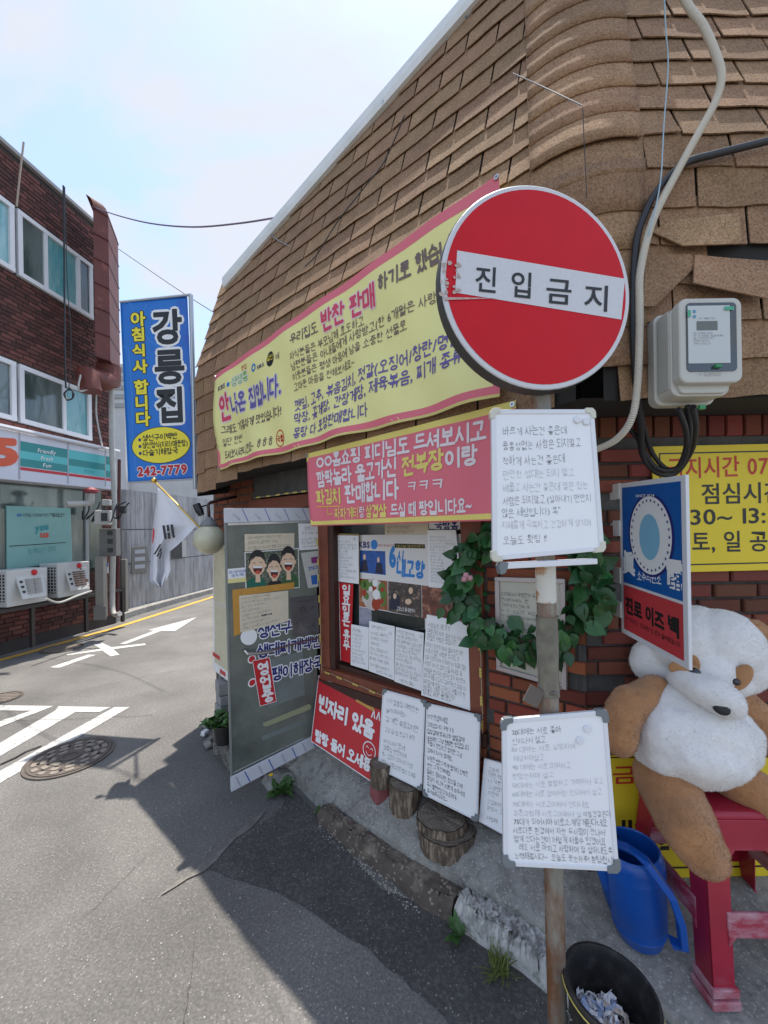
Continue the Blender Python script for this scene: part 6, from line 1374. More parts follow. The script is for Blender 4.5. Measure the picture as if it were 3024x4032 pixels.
# ================================================================== RED STOOL
M_pl = mat('red_plastic', (.34, .014, .038), .32, var=.15, vs=5, spec=.5, col2=(.40, .09, .12), c2pos=(.60, .78), c2s=4)
st0 = Vector((1.30, 1.50, 0)); zf = .20; zst = .80
th = thing('plastic_stool', 'red plastic stool with white worn edges under the plush bear', 'stool', (st0.x + .05, st0.y, zf))
top = [(1.10, 1.345), (1.50, 1.33), (1.52, 1.68), (1.12, 1.69)]
ftp = [(1.085, 1.295), (1.545, 1.28), (1.565, 1.72), (1.075, 1.73)]
mb = MB(); mb.slab([Vector((x, y, zst)) for x, y in top], Vector((0, 0, -.035))); mb.build('seat', M_pl, th, bevel=.02, seg=4)
ctr = Vector((1.31, 1.51, 0))
M_scuff = mat('scuffed_red_plastic', (.34, .03, .06), .45, col2=(.46, .25, .29), c2pos=(.42, .6), c2s=6, stretch=(1, 1, 3))
for i in range(4):
    tx, ty = top[i]; fx, fy = ftp[i]; T = Vector((tx, ty, zst - .03)); Fo = Vector((fx, fy, zf)); mb = MB()
    sx_ = 1 if i in (0, 3) else -1; sy_ = 1 if i in (0, 1) else -1
    w0, w1 = .085, .075
    # L section leg
    for (ux, uy, t_x, t_y) in ((sx_, 0, 0, sy_), (0, sy_, sx_, 0)):
        u = Vector((ux, uy, 0)); tt = Vector((t_x, t_y, 0)) * .006
        mb.slab([T, T + u * w0, Fo + u * w1, Fo], tt)
    mb.build('leg', M_pl, th, bevel=.004)
for i in range(4):
    j = (i + 1) % 4; a0, b0 = Vector((*top[i], 0)), Vector((*top[j], 0)); a1, b1 = Vector((*ftp[i], 0)), Vector((*ftp[j], 0))
    nn = Vector(((b0 - a0).y, -(b0 - a0).x, 0)).normalized()
    def pe(t, z): k = (zst - z) / (zst - zf); p = a0.lerp(a1, k).lerp(b0.lerp(b1, k), t); return Vector((p.x, p.y, z)) + nn * .002
    mb = MB(); pts = [pe(.0, zst - .02), pe(1, zst - .02), pe(1, zst - .18), pe(.84, zst - .17), pe(.76, zst - .12), pe(.24, zst - .12), pe(.16, zst - .17), pe(0, zst - .18)]
    mb.slab(pts, -nn * .006); mb.build('apron', M_pl, th, bevel=.002)
    mb = MB(); pts = [pe(.14, zst - .32), pe(.86, zst - .32), pe(.86, zst - .43), pe(.80, zst - .40), pe(.20, zst - .40), pe(.14, zst - .43)]; mb.slab(pts, -nn * .012); mb.build('crossbar', M_scuff, th, bevel=.004)
for i in range(4):
    mb = MB(); fx, fy = ftp[i]; c0 = Vector((fx, fy, zf)); sx_ = 1 if i in (0, 3) else -1; sy_ = 1 if i in (0, 1) else -1
    for k in range(2): mb.slab([c0 + Vector((-.006 * sx_ * (k + 1), -.006 * sy_ * (k + 1), .045 - .035 * k)), c0 + Vector((.085 * sx_, -.006 * sy_ * (k + 1), .045 - .035 * k)), c0 + Vector((.085 * sx_, .01 * sy_, .045 - .035 * k)), c0 + Vector((.01 * sx_, .085 * sy_, .045 - .035 * k)), c0 + Vector((-.006 * sx_ * (k + 1), .085 * sy_, .045 - .035 * k))], Vector((0, 0, -.03)))
    mb.build('foot_rim', M_scuff, th, bevel=.004)

# ================================================================== PLUSH BEAR
M_wf = mat('white_plush', (.76, .74, .72), .95, var=.07, vs=7, bump=.7, bs=160, sheen=.3, dist=.004)
M_bf = mat('tan_plush', (.42, .205, .085), .95, var=.22, vs=9, bump=.8, bs=150, sheen=.3, dist=.005)
bear = thing('plush_bear', 'big white and tan plush bear slumped on the red stool', 'plush toy', (1.25, 1.5, zst))
def blob(parts, name, m, vox=.008, disp=.006, seed=0, sm=4):
    """overlapping ellipsoids fused into one soft body"""
    mb = MB()
    for c, r, M in parts: mb.ell(c, *r, M, n=24, m=16)
    o = mb.build(name, m, bear, smooth=True)
    q = o.modifiers.new('r', 'REMESH'); q.mode = 'VOXEL'; q.voxel_size = vox; q.use_smooth_shade = True
    q = o.modifiers.new('s', 'SMOOTH'); q.factor = .6; q.iterations = sm
    t = bpy.data.textures.new('plush_creases', 'CLOUDS'); t.noise_scale = .07; t.noise_depth = 2
    q = o.modifiers.new('d', 'DISPLACE'); q.texture = t; q.strength = disp * 2; q.mid_level = .5
    t = bpy.data.textures.new('plush_tufts', 'CLOUDS'); t.noise_scale = .012; t.noise_depth = 1
    q = o.modifiers.new('d', 'DISPLACE'); q.texture = t; q.strength = .0014; q.mid_level = .5
    bpy.context.view_layer.update()
    me = bpy.data.meshes.new_from_object(o.evaluated_get(bpy.context.evaluated_depsgraph_get())); o.modifiers.clear()
    vs = [tuple(v.co) for v in me.vertices]; fs = [tuple(p.vertices) for p in me.polygons]; pol = me.polygons
    for _ in range(min(26000, int(len(fs) * 3.2))):
        p = pol[random.randrange(len(pol))]; vn = vs[random.choice(p.vertices)]; c = Vector(vn).lerp(p.center, R()) - p.normal * .001
        d = (p.normal * .7 + Vector((U(-.8, .8), U(-.8, .8), U(-1.2, .3)))).normalized(); sd_ = d.orthogonal().normalized(); sd_ = (sd_ * U(-1, 1) + d.cross(sd_) * U(-1, 1)).normalized() * .0010
        k = len(vs); tip = c + d * U(.004, .008); vs += [tuple(c - sd_), tuple(c + sd_), tuple(tip)]; fs.append((k, k + 1, k + 2))
    m2 = bpy.data.meshes.new(name); m2.from_pydata(vs, [], fs); m2.materials.append(m); m2.polygons.foreach_set('use_smooth', [True] * len(fs)); m2.update(); o.data = m2
    return o
def capsule(p, q, r0, r1, n=8, wob=0): return [(p.lerp(q, i / (n - 1)), (r0 + (r1 - r0) * i / (n - 1),) * 3, None) for i in range(n)]
P = lambda x, y, d: at(*cP(x, y), d)
RY = lambda a: Matrix.Rotation(a, 3, 'Y')
# torso
blob([(P(980, 1400, 1.46), (.215, .15, .165), RY(.1)), (P(900, 1180, 1.50), (.16, .12, .13), None), (P(1010, 1500, 1.43), (.17, .14, .105), RY(.2)), (P(1230, 1380, 1.48), (.13, .13, .125), None), (P(700, 1450, 1.47), (.10, .12, .11), None)], 'torso', M_wf, disp=.010, sm=6)
# head
head = blob([(P(1215, 560, 1.585), (.160, .14, .152), RY(.35)), (P(1380, 740, 1.57), (.092, .11, .108), None), (P(700, 690, 1.66), (.105, .075, .085), RY(.5)), (P(590, 680, 1.665), (.075, .07, .09), RY(.3)), (P(640, 790, 1.65), (.07, .07, .06), RY(.5)), (P(860, 700, 1.63), (.12, .10, .12), RY(.45)), (P(700, 800, 1.64), (.09, .08, .06), RY(.5)), (P(850, 880, 1.60), (.10, .09, .05), RY(.45)),
      (P(960, 560, 1.60), (.15, .12, .14), None), (P(1000, 450, 1.62), (.13, .11, .12), None), (P(1080, 780, 1.56), (.14, .13, .11), None), (P(1250, 860, 1.56), (.10, .10, .06), None)], 'head', M_wf, disp=.004)
muz = blob([(P(980, 905, 1.45), (.075, .10, .050), RY(.4)), (P(1090, 960, 1.42), (.092, .11, .058), RY(.4)), (P(1185, 1005, 1.39), (.092, .085, .060), RY(.5)), (P(1285, 1090, 1.37), (.052, .06, .043), RY(.4))], 'muzzle', M_wf, disp=.002)
blob([(P(1535, 450, 1.53), (.065, .034, .055), RY(.6)), (P(1640, 540, 1.53), (.062, .034, .075), None)], 'ear', M_bf, disp=.004)
# arms
blob(capsule(P(640, 965, 1.54), P(400, 1080, 1.50), .062, .068) + capsule(P(400, 1080, 1.50), P(325, 1240, 1.46), .068, .064) + capsule(P(325, 1240, 1.46), P(325, 1425, 1.44), .064, .052), 'arm', M_bf, disp=.010)
blob(capsule(P(1400, 1090, 1.55), P(1560, 1230, 1.54), .07, .07) + capsule(P(1560, 1230, 1.54), P(1720, 1440, 1.5), .07, .062), 'arm', M_bf, disp=.008)
# legs
blob(capsule(P(720, 1760, 1.46), P(880, 2080, 1.36), .10, .095) + capsule(P(880, 2080, 1.36), at(*cH(1290, 370), 1.28), .095, .082) + capsule(at(*cH(1290, 370), 1.28), at(*cH(1345, 450), 1.26), .082, .070, 4), 'leg', M_bf, disp=.007)
blob(capsule(P(1330, 1740, 1.46), P(1600, 1920, 1.40), .085, .078) + capsule(P(1600, 1920, 1.40), P(1900, 2250, 1.34), .078, .075), 'leg', M_bf, disp=.007)
# seams, face
def patch(pts, d, m, name, t=.01):
    mb = MB(); cs = [at(*cP(*p), dd) for p, dd in zip(pts, d)]; mb.slab(cs, Vector((0, .012, 0))); return mb.build(name, m, bear, bevel=.004, seg=3)
def onface(x, y, back=0.0):
    r = ray(*cP(x, y)).normalized(); best = None
    for o in (head, muz):
        org = EYE - BASE[bear]; ok, loc, nn, _ = o.ray_cast(org, r)
        if ok and (best is None or (loc - org).length < best): best = (loc - org).length
    return EYE + r * ((best or 2.1) + back)
def dome(name, x, y, rx, rz, ry, m, rot=0.0, back=.004):
    c = onface(x, y, back); fw = (EYE - c).normalized(); sx = fw.cross(Vector((0, 0, 1))).normalized() * -1; M = Matrix((sx, fw, sx.cross(fw) * -1)).transposed()
    M = M @ Matrix.Rotation(rot, 3, 'Y'); mb = MB(); mb.ell(c, rx, ry, rz, M, 22, 12); mb.build(name, m, bear, smooth=True)
dome('eye_patch', 905, 775, .050, .030, .012, M_bf, .1); dome('eye_patch', 990, 735, .022, .042, .012, M_bf, -.1); dome('eye_patch', 1405, 845, .030, .058, .014, M_bf, .5)
M_eye = mat('glossy_black_eye', (.012, .012, .014), .06, spec=.8)
dome('eye', 998, 795, .019, .017, .014, M_eye); dome('eye', 1365, 880, .016, .0135, .014, M_eye)
dome('nose', 1238, 1122, .025, .021, .012, mat('black_felt_nose', (.014, .014, .015), .6), .4)

# ================================================================== WATERING CAN
M_blue = mat('blue_plastic', (.008, .085, .40), .3, var=.06, vs=5)
p = GR(*cH(1080, 900), .20); wb = Vector((p.x - .015, p.y + .04, .195))
th = thing('watering_can', 'blue plastic watering can with angular handle beside the red stool', 'watering can', wb)
rt = .108; hb = .36
tl = Matrix.Rotation(math.radians(-5), 3, 'Y')
pr = [(.062, 0), (.078, .006), (.088, .04), (.094, .05), (.0915, .056), (.096, .066), (.0935, .072), (.098, .085), (.104, .18), (.107, .27), (.110, .285), (.107, .292), (.110, .30), (.107, .307), (.110, .315), (.106, .33), (.100, .352), (.095, .357), (.090, .352), (.094, .32), (.090, .05), (.001, .03)]
mb = MB(); mb.lathe(wb, pr, 36, tl); smooth_by_angle(mb.build('body', M_blue, th), .9)
mb = MB(); hx = Vector((.8, -.25, 0)).normalized()
hp = [at(*cQ(590, 400), 1.50), at(*cQ(690, 440), 1.42), at(*cQ(800, 525), 1.36), at(*cQ(975, 765), 1.34), at(*cQ(1040, 950), 1.345), at(*cQ(1060, 1120), 1.36), at(*cQ(970, 1090), 1.39)]
def bar(mb, pts, w1, w2, side):
    vs = []
    for i, q in enumerate(pts):
        d = (pts[min(i + 1, len(pts) - 1)] - pts[max(i - 1, 0)]).normalized(); s = side; n = d.cross(s).normalized()
        vs += [q + s * w1 / 2 + n * w2 / 2, q - s * w1 / 2 + n * w2 / 2, q - s * w1 / 2 - n * w2 / 2, q + s * w1 / 2 - n * w2 / 2]
    k = len(pts); mb.add(vs, [[i * 4 + j, i * 4 + (j + 1) % 4, i * 4 + 4 + (j + 1) % 4, i * 4 + 4 + j] for i in range(k - 1) for j in range(4)] + [[0, 1, 2, 3], [4 * k - 1, 4 * k - 2, 4 * k - 3, 4 * k - 4]])
bar(mb, hp, .042, .022, Vector((.3, .95, 0)).normalized()); mb.build('handle', M_blue, th, bevel=.003)
mb = MB(); mb.tube([wb + Vector((-.085, .02, .10)), wb + Vector((-.13, .03, .24)), wb + Vector((-.17, .04, .36))], [.028, .022, .017], 14); mb.build('spout', M_blue, th, smooth=True)
mb = MB(); mb.lathe(wb + Vector((.005, 0, 0)), [(.0945, .30), (.093, .345)], 30, tl, cap=False); mb.lathe(wb, [(.085, .06), (.0001, .0605)], 30, tl); mb.build('dark_inside', mat('dark_blue_inside', (.004, .02, .09), .5), th)

# ================================================================== BIN
bc = Vector((.635, 1.15, 0)); zb0 = .13
th = thing('waste_bin', 'black plastic bin with a thin yellow line holding waste papers at the pole', 'bin', bc + Vector((0, 0, zb0)))
M_bin = mat('black_bin_plastic', (.022, .021, .021), .45, var=.3, vs=30, col2=(.05, .047, .044), c2pos=(.5, .65), c2s=25)
tb = Matrix.Rotation(math.radians(4), 3, 'Y')
mb = MB(); mb.lathe(bc + Vector((0, 0, zb0)), [(.085, 0), (.118, .27), (.120, .272), (.123, .28), (.130, .285), (.131, .295), (.128, .303), (.120, .303), (.116, .292), (.113, .27), (.084, .01), (.001, .01)], 48, tb); smooth_by_angle(mb.build('bucket', M_bin, th), .9)
mb = MB(); mb.lathe(bc + Vector((0, 0, zb0)), [(.1315, .281), (.1335, .284), (.1315, .287)], 48, tb, cap=False); mb.build('yellow_line', mat('yellow_trim', (.55, .45, .1), .5), th)
random.seed(77)
cols = [mat('waste_white', (.78, .79, .82), .6), mat('waste_blue_tint', (.42, .52, .72), .6), mat('waste_cream', (.6, .52, .44), .6), mat('waste_grey', (.5, .5, .5), .6), mat('waste_blue', (.05, .14, .5), .5)]
gname = 'crumpled paper wrappers in the black bin'
for i in range(105):
    a = U(0, 6.28); r_ = .082 * math.sqrt(R()); c0 = bc + Vector((math.cos(a) * r_, math.sin(a) * r_, zb0 + .165 + .04 * (1 - r_ / .085) + U(0, .03)))
    M = Matrix.Rotation(U(0, 6.28), 3, 'Z') @ Matrix.Rotation(U(-1.1, 1.1), 3, 'X') @ Matrix.Rotation(U(-.6, .6), 3, 'Y')
    L_, W_ = U(.02, .05), U(.012, .026); bend = U(-.6, .6); tw = U(-1, 1); mb = MB()
    mb.grid(lambda u, v: c0 + M @ Vector(((u - .5) * L_, (v - .5) * W_, .02 * bend * math.sin(u * 5) + .008 * tw * math.sin(v * 7 + u * 3) + U(-.0015, .0015))), 6, 4)
    mb.build('paper_wrapper', cols[4 if i == 8 else random.choice((0, 0, 0, 1, 1, 2, 3))], solid=.0008, label='crumpled pale paper wrapper among those thrown in the black bin', cat='waste paper', group=gname)

# ================================================================== STORE BUILDING ACROSS THE ROAD
M_dbrick = mat('dark_brick', (.125, .042, .034), .85, var=.3, vs=8, rand=.45, hue=.012)
store = thing('store_building', 'dark red brick two storey building with a convenience store across the road', 'building', (-6.2, 5.5, 0))
def Lp(x, y, off=0.0, c=None): return hit(*(c(x, y) if c else (x, y)), LB.off(off))
def LS(p): return (Vector((p.x, p.y, 0)) - Vector((-5.6, 7.9, 0))).dot(dL)
s_end = LS(Lp(*D(247, 1000))); s_beg = -6.5
ztop = lambda s: 8.05
wins = []
def winrect(c, x0, x1, yt, yb_):
    """window given by its pixel edges; returns s0,s1,z0,z1 in the wall plane"""
    p = Lp(*c(x0, yt[0])); q = Lp(*c(x1, yt[1])); r = Lp(*c(x0, yb_[0])); t = Lp(*c(x1, yb_[1]))
    return LS(p), LS(q), (r.z + t.z) / 2, (p.z + q.z) / 2
wins.append(winrect(cA, 112, 660, (745, 1215), (1245, 1590)))
wins.append(winrect(cB, 125, 650, (-140 + 0, 95), (290, 440)))
w_up, w_lo = wins
# align windows: near ones continue left with the same heights
wins.append((w_up[0] - 2.2, w_up[0] - .05, w_up[2], w_up[3])); wins.append((w_lo[0] - 2.2, w_lo[0] - .05, w_lo[2], w_lo[3]))
def inwin(s, z): return any(a - .03 < s < b + .03 and c - .03 < z < d + .03 for a, b, c, d in wins) or (z < 3.0 and z > 1.15 and s < s_end - .5 and s < -.3) 
def LQ(s, z, o=0.0): return Vector((-5.6, 7.9, 0)) + dL * s + LB.n * o + Vector((0, 0, z))
mb = MB(); mb.obox(LQ(s_beg, 0, -.012), dL * (s_end - s_beg), -LB.n * 4, Vector((0, 0, 8.0))); mb.build('mortar_wall', mat('store_mortar', (.05, .042, .04), .95, var=.2), store)
sp = brick_spots(Vector((-5.6, 7.9, 0)), dL, LB.n, -3.2, s_end, .2, 7.95, inwin, L=.2, H=.06, J=.012)
lay(sp, dL, LB.n, M_dbrick, store, 290)
mb = MB(); mb.obox(LQ(s_beg, 7.98, -4.1), dL * (s_end - s_beg + .05), LB.n * 4.16, Vector((0, 0, .06))); mb.build('coping', mat('grey_coping', (.3, .3, .3), .7), store)
M_wfr = mat('white_window_frame', (.66, .67, .70), .45); M_gl_t = mat('teal_window_glass', (.10, .33, .36), .08, var=.2, vs=1.5, spec=.8, col2=(.30, .50, .52), c2pos=(.45, .62), c2s=2.2, stretch=(1, 1, .25)); M_gl_d = mat('dark_green_glass', (.05, .075, .07), .1, spec=.8, var=.3, vs=2, col2=(.13, .16, .155), c2pos=(.45, .6), c2s=2.5, stretch=(1, 1, .2))
def store_window(w4, divs, panes):
    a, b, c, d = w4; f = MB(); th_ = .07
    f.obox(LQ(a, c, -.02), dL * (b - a), LB.n * .07, Vector((0, 0, th_))); f.obox(LQ(a, d - th_, -.02), dL * (b - a), LB.n * .07, Vector((0, 0, th_)))
    for t in [0] + divs + [1]:
        s = a + (b - a) * t; wv = th_ if t in (0, 1) else .06; s = min(max(s - wv / 2, a), b - wv); f.obox(LQ(s, c + th_, -.018), dL * wv, LB.n * .064, Vector((0, 0, d - c - 2 * th_)))
    fo = f.build('window', M_wfr, store)
    ed = [0] + divs + [1]
    for i, m in enumerate(panes):
        s0, s1 = a + (b - a) * ed[i] + .03, a + (b - a) * ed[i + 1] - .03; g_ = MB(); g_.obox(LQ(s0, c + th_, .0 if i % 2 else .012), dL * (s1 - s0), LB.n * .006, Vector((0, 0, d - c - 2 * th_))); g_.build('pane', m, fo)
store_window(w_up, [.33, .78], [M_gl_d, M_gl_t, M_gl_d]); store_window(w_lo, [.58], [M_gl_d, M_gl_t])
store_window(wins[2], [.5], [M_gl_t, M_gl_t]); store_window(wins[3], [.5], [M_gl_d, M_gl_d])
# store sign
SS = Surf([Lp(-200, 876 + 0, .38), Lp(-200, 0)]) if False else None
tl_, tr_ = Lp(*cB(-330, 270), .40), Lp(*cB(838, 518), .40); br_, bl_ = Lp(*cB(838, 792), .40), Lp(*cB(-330, 680), .40)
zt2, zb2 = (tl_.z + tr_.z) / 2, (bl_.z + br_.z) / 2
SS = Surf([tl_, tr_, br_, bl_])
sg = thing('store_sign', 'white convenience store sign box with green and red stripes', 'sign', SS.P(.5, 1))
mb = MB(); mb.slab([SS.P(0, 0), SS.P(1, 0), SS.P(1, 1), SS.P(0, 1)], -SS.n * .36); mb.build('box', mat('sign_box_white', (.58, .59, .66), .4), sg, bevel=.01)
def sa(x, y): return SS.inv(*cB(x, y))
def band(pts, m, nm, h=.004): ik = Ink(SS); ik.poly([cB(*p) for p in pts], h, px=True); return ik.done(nm, m, sg)
M_teal = mat('teal_stripe', (.01, .22, .22), .4); M_teal2 = mat('light_teal_stripe', (.08, .45, .46), .4)
for x0, x1 in ((145, 490), (497, 762), (768, 836)):
    f = lambda x, y0, sl: y0 + (x - 145) * sl
    for (yt0, yt1, m, nm, h) in ((435, 505, M_teal, 'green_stripe', .004), (505, 560, M_teal2, 'light_stripe', .004), (560, 617, M_teal, 'green_stripe', .004), (624, 645, M_red, 'red_stripe', .004)):
        sl0 = .178 - (yt0 - 435) / 200 * .05; sl1 = .178 - (yt1 - 435) / 200 * .05
        # teal on the left panel, light teal on the middle panel's first stripe
        mm = m
        if 490 < x0 < 763 and m is M_teal and yt0 == 435: mm = M_teal2
        if 490 < x0 < 763 and m is M_teal2: mm = M_teal
        if 490 < x0 < 763 and m is M_teal and yt0 == 560: mm = M_teal2
        band([(x0, f(x0, yt0, sl0)), (x1, f(x1, yt0, sl0)), (x1, f(x1, yt1, sl1)), (x0, f(x0, yt1, sl1))], mm, nm)
ik = Ink(SS)
for x in (140, 493, 764): ik.line([sa(x, 345 + x * .2), sa(x, 700 + x * .09)], .02, .0045)
ik.done('panel_joint', mat('joint_grey', (.35, .36, .4), .5), sg)
ik = Ink(SS); ik.px('Friendly', cB(268, 522), cB(402, 540), 22, wt=REG, slant=.15, h=.007); ik.px('Fresh', cB(292, 575), cB(382, 585), 20, wt=REG, slant=.15, h=.007); ik.px('Fun', cB(306, 628), cB(370, 632), 20, wt=REG, slant=.15, h=.007); ik.done('lettering', M_white, sg)
ik = Ink(SS); ik.px('춘천효자점', cB(608, 662), cB(682, 672), 11, wt=REG, res=1, h=.007); ik.done('lettering', mat('dim_teal', (.02, .2, .2), .5), sg)
ik = Ink(SS); ik.px('25', cB(-330, 620), cB(132, 622), 140, wt=BOLD, fat=.05, h=.006, res=6); ik.done('logo_digits', mat('orange_red', (.62, .09, .03), .5), sg)
mb = MB(); a_, b_ = SS.P(-.02, -.03, .05), SS.P(1.01, -.03, .05); mb.tube([a_, b_], .035, 6); mb.build('lamp_bar', M_wfr, sg)
# shop window posters
SP = pxsurf([cB(48, 905), cB(512, 925), cB(525, 1310), cB(52, 1368)], LB.off(.05))
sh = thing('shop_poster', 'pale green poster covering the store window above the air conditioners', 'poster', SP.P(.5, 1))
mb = MB(); mb.slab([SP.P(0, 0), SP.P(1, 0), SP.P(1, 1), SP.P(0, 1)], -SP.n * .02); mb.build('sheet', mat('pale_mint', (.20, .40, .37), .35, var=.05), sh)
ik = Ink(SP); ik.px('GS', cB(120, 985), cB(157, 985), 14, wt=BOLD, fat=.02, h=.004); ik.done('lettering', mat('blue_print', (.02, .12, .42), .5), sh)
ik = Ink(SP); ik.px('리테일 대표PB브랜드', cB(162, 985), cB(358, 985), 13, wt=REG, h=.004); ik.px('"유어스"', cB(362, 990), cB(468, 990), 18, wt=BOLD, h=.004); ik.line([SP.inv(*cB(65, 1200)), SP.inv(*cB(480, 1172))], .012, .004); ik.done('lettering', M_black, sh)
ik = Ink(SP); ik.px('you', cB(252, 1098), cB(352, 1080), 34, wt=BOLD, fat=.03, h=.004); ik.px('함께하는 행복', cB(200, 1255), cB(405, 1235), 22, wt=HAND, jit=1, h=.004); ik.done('lettering', mat('teal_text', (.01, .25, .28), .5), sh)
ik = Ink(SP); ik.px('us', cB(290, 1140), cB(355, 1138), 32, wt=BOLD, fat=.03, h=.004); ik.done('lettering', mat('coral_text', (.55, .08, .05), .5), sh)
mb = MB(); mb.obox(LQ(-6, 1.2, .0), dL * 5.75, LB.n * .03, Vector((0, 0, 1.75))); mb.build('shop_window', M_gl_d, store)
mb = MB()
for s in (-3.2, -2.45, -.62): mb.obox(LQ(s, 1.2, .03), dL * .06, LB.n * .03, Vector((0, 0, 1.75)))
mb.obox(LQ(-6, 2.9, .03), dL * 5.75, LB.n * .04, Vector((0, 0, .06))); mb.build('shop_window_frame', mat('grey_steel_frame', (.3, .31, .31), .5), store)
# air conditioners
M_ac = mat('ac_white', (.54, .54, .52), .5, var=.06); M_acd = mat('ac_dark_grille', (.03, .03, .03), .6)
def aircon(label, pts, rust=False):
    s_ = pxsurf([cB(*p) for p in pts], LB.off(.52)); z0 = (s_.c[2].z + s_.c[3].z) / 2; z1 = (s_.c[0].z + s_.c[1].z) / 2; s0, s1 = LS(s_.c[3]), LS(s_.c[2])
    th = thing('air_conditioner', label, 'air conditioner', LQ((s0 + s1) / 2, z0, .35))
    mb = MB(); mb.obox(LQ(s0, z0, .14), dL * (s1 - s0), LB.n * .36, Vector((0, 0, z1 - z0))); mb.build('case', M_ac, th, bevel=.012)
    mb = MB(); mb.obox(LQ(s0 - .012, z0 + .08, .18), dL * .012, LB.n * .28, Vector((0, 0, z1 - z0 - .14))); mb.build('side_grille', M_acd, th)
    mb = MB(); nz_ = 8
    for i in range(nz_): mb.obox(LQ(s0 - .02, z0 + .1 + (z1 - z0 - .2) * i / (nz_ - 1), .17), dL * .012, LB.n * .3, Vector((0, 0, .012)))
    for i in range(5): mb.obox(LQ(s0 - .02, z0 + .08, .19 + i * .06), dL * .01, LB.n * .01, Vector((0, 0, z1 - z0 - .14)))
    mb.build('grille_bar', M_ac, th)
    F_ = Surf([LQ(s0 + .12, z1 - .10, .5), LQ(s1 - .06, z1 - .10, .5), LQ(s1 - .12, z0 + .1, .62), LQ(s0 + .12, z0 + .1, .62)])
    mb = MB(); mb.slab([F_.P(0, 0), F_.P(1, 0), F_.P(1, 1), F_.P(0, 1)], -F_.n * .02); mb.build('front_cover', M_ac if not rust else mat('rusted_ac_cover', (.54, .53, .5), .6, col2=(.16, .07, .03), c2pos=(.56, .6), c2s=3.5), th)
    mb = MB()
    for col in (.42, .72):
        for i in range(7): c0 = F_.P(col, .18 + i * .1, .006); mb.box(c0, .02, .11, .018)
    mb.build('louvre', mat('louvre_rust', (.2, .1, .06), .7) if rust else mat('louvre_grey', (.36, .34, .32), .6), th)
    mb = MB()
    for i in range(3): mb.box(F_.P(.12, .25 + i * .22, .004), .02, .03, .035)
    mb.build('cover_hole', M_acd, th)
    mb = MB(); mb.ell(LQ(s1 - .2, z1 - .06, .505), .03, .045, .045); mb.build('logo', M_red, th)
    return s0, s1, z0
a1_ = aircon('outdoor air conditioner with clean cover, left of the pair by the store', [(60, 1385), (355, 1345), (355, 1600), (60, 1640)])
a2_ = aircon('outdoor air conditioner with rusted cover, right of the pair by the store', [(425, 1330), (655, 1305), (660, 1525), (430, 1590)], True)
# rail and brackets beneath
rl_ = thing('pipe_railing', 'brown metal railing carrying the two air conditioners', 'railing', LQ(-1.5, .1, .5))
zr = a2_[2] - .03
mb = MB(); mb.obox(LQ(-3.6, zr - .05, .44), dL * 3.35, LB.n * .06, Vector((0, 0, .05))); mb.obox(LQ(-3.6, zr - .05, .12), dL * 3.35, LB.n * .05, Vector((0, 0, .05))); mb.build('rail', mat('dark_brown_steel', (.03, .022, .02), .5), rl_)
for s in (-3.1, -1.95, -1.05, -.27):
    mb = MB(); mb.obox(LQ(s, .12, .44), dL * .05, LB.n * .05, Vector((0, 0, zr - .17))); mb.build('post', mat('dark_brown_steel', (.03, .022, .02), .5), rl_)
# duct
M_duct = mat('oxide_red_duct', (.12, .028, .02), .6, var=.25, vs=3, col2=(.24, .08, .06), c2pos=(.6, .75), c2s=5)
du = thing('exhaust_duct', 'rust red sheet metal duct running up the building corner', 'duct', LQ(s_end - .5, 4.5, .3))
# place the duct by its pixel corners
d0 = at(*cA(683, 1300), 6.75); d1_ = at(*cA(792, 1300), 6.95); d2_ = at(*cA(862, 1300), 7.6)
e1 = (d1_ - d0).xy.to_3d(); e2 = (d2_ - d1_).xy.to_3d()
zt3 = at(*cA(730, 800), 6.85).z; zb3 = at(*cA(740, 1870), 6.9).z
O = Vector((d0.x, d0.y, 0)); mb = MB(); ns = 6
for i in range(ns):
    z0 = zb3 + (zt3 - zb3) * i / ns; mb.obox(O + Vector((0, 0, z0)), e1, e2, Vector((0, 0, (zt3 - zb3) / ns - .01)))
mb.build('section', M_duct, du, bevel=.006)
mb = MB()
for i in range(ns + 1): z0 = zb3 + (zt3 - zb3) * i / ns; mb.obox(O + Vector((0, 0, z0 - .02)) - e1 * .03 - e2 * .03, e1 * 1.06, e2 * 1.06, Vector((0, 0, .025)))
mb.build('flange', mat('dark_flange', (.09, .02, .018), .6), du)
# top elbow arc back over the roof, bottom elbow
mb = MB(); lv = [(0, 0, 1), (.07, -.02, .97), (.13, -.10, .92), (.17, -.25, .85), (.18, -.5, .80)]
for (h0, k0, w0), (h1, k1, w1) in zip(lv, lv[1:]):
    q = []
    for hh, kk, ww in ((h0, k0, w0), (h1, k1, w1)):
        b0 = O + Vector((0, 0, zt3 + hh)) + e1 * kk + e2 * (1 - ww) * .3; q.append((b0, b0 + e1 * ww, b0 + e2 * ww, b0 + (e1 + e2) * ww))
    mb.hexa([q[0][0], q[1][0], q[0][2], q[1][2], q[0][1], q[1][1], q[0][3], q[1][3]])
mb.build('top_elbow', M_duct, du)
mb = MB(); c0 = O + e1 * .5 + e2 * .5 + Vector((0, 0, zb3))
p1 = at(*cA(640, 1990), 6.7); p2 = at(*cA(655, 2060), 6.7)
mb.tube([c0, c0 - Vector((0, 0, .25)), c0.lerp(p1, .5) - Vector((0, 0, .18)), p1, p2 - Vector((0, 0, .1))], [.20, .20, .19, .18, .17], 14); smooth_by_angle(mb.build('bottom_elbow', M_duct, du), .7)
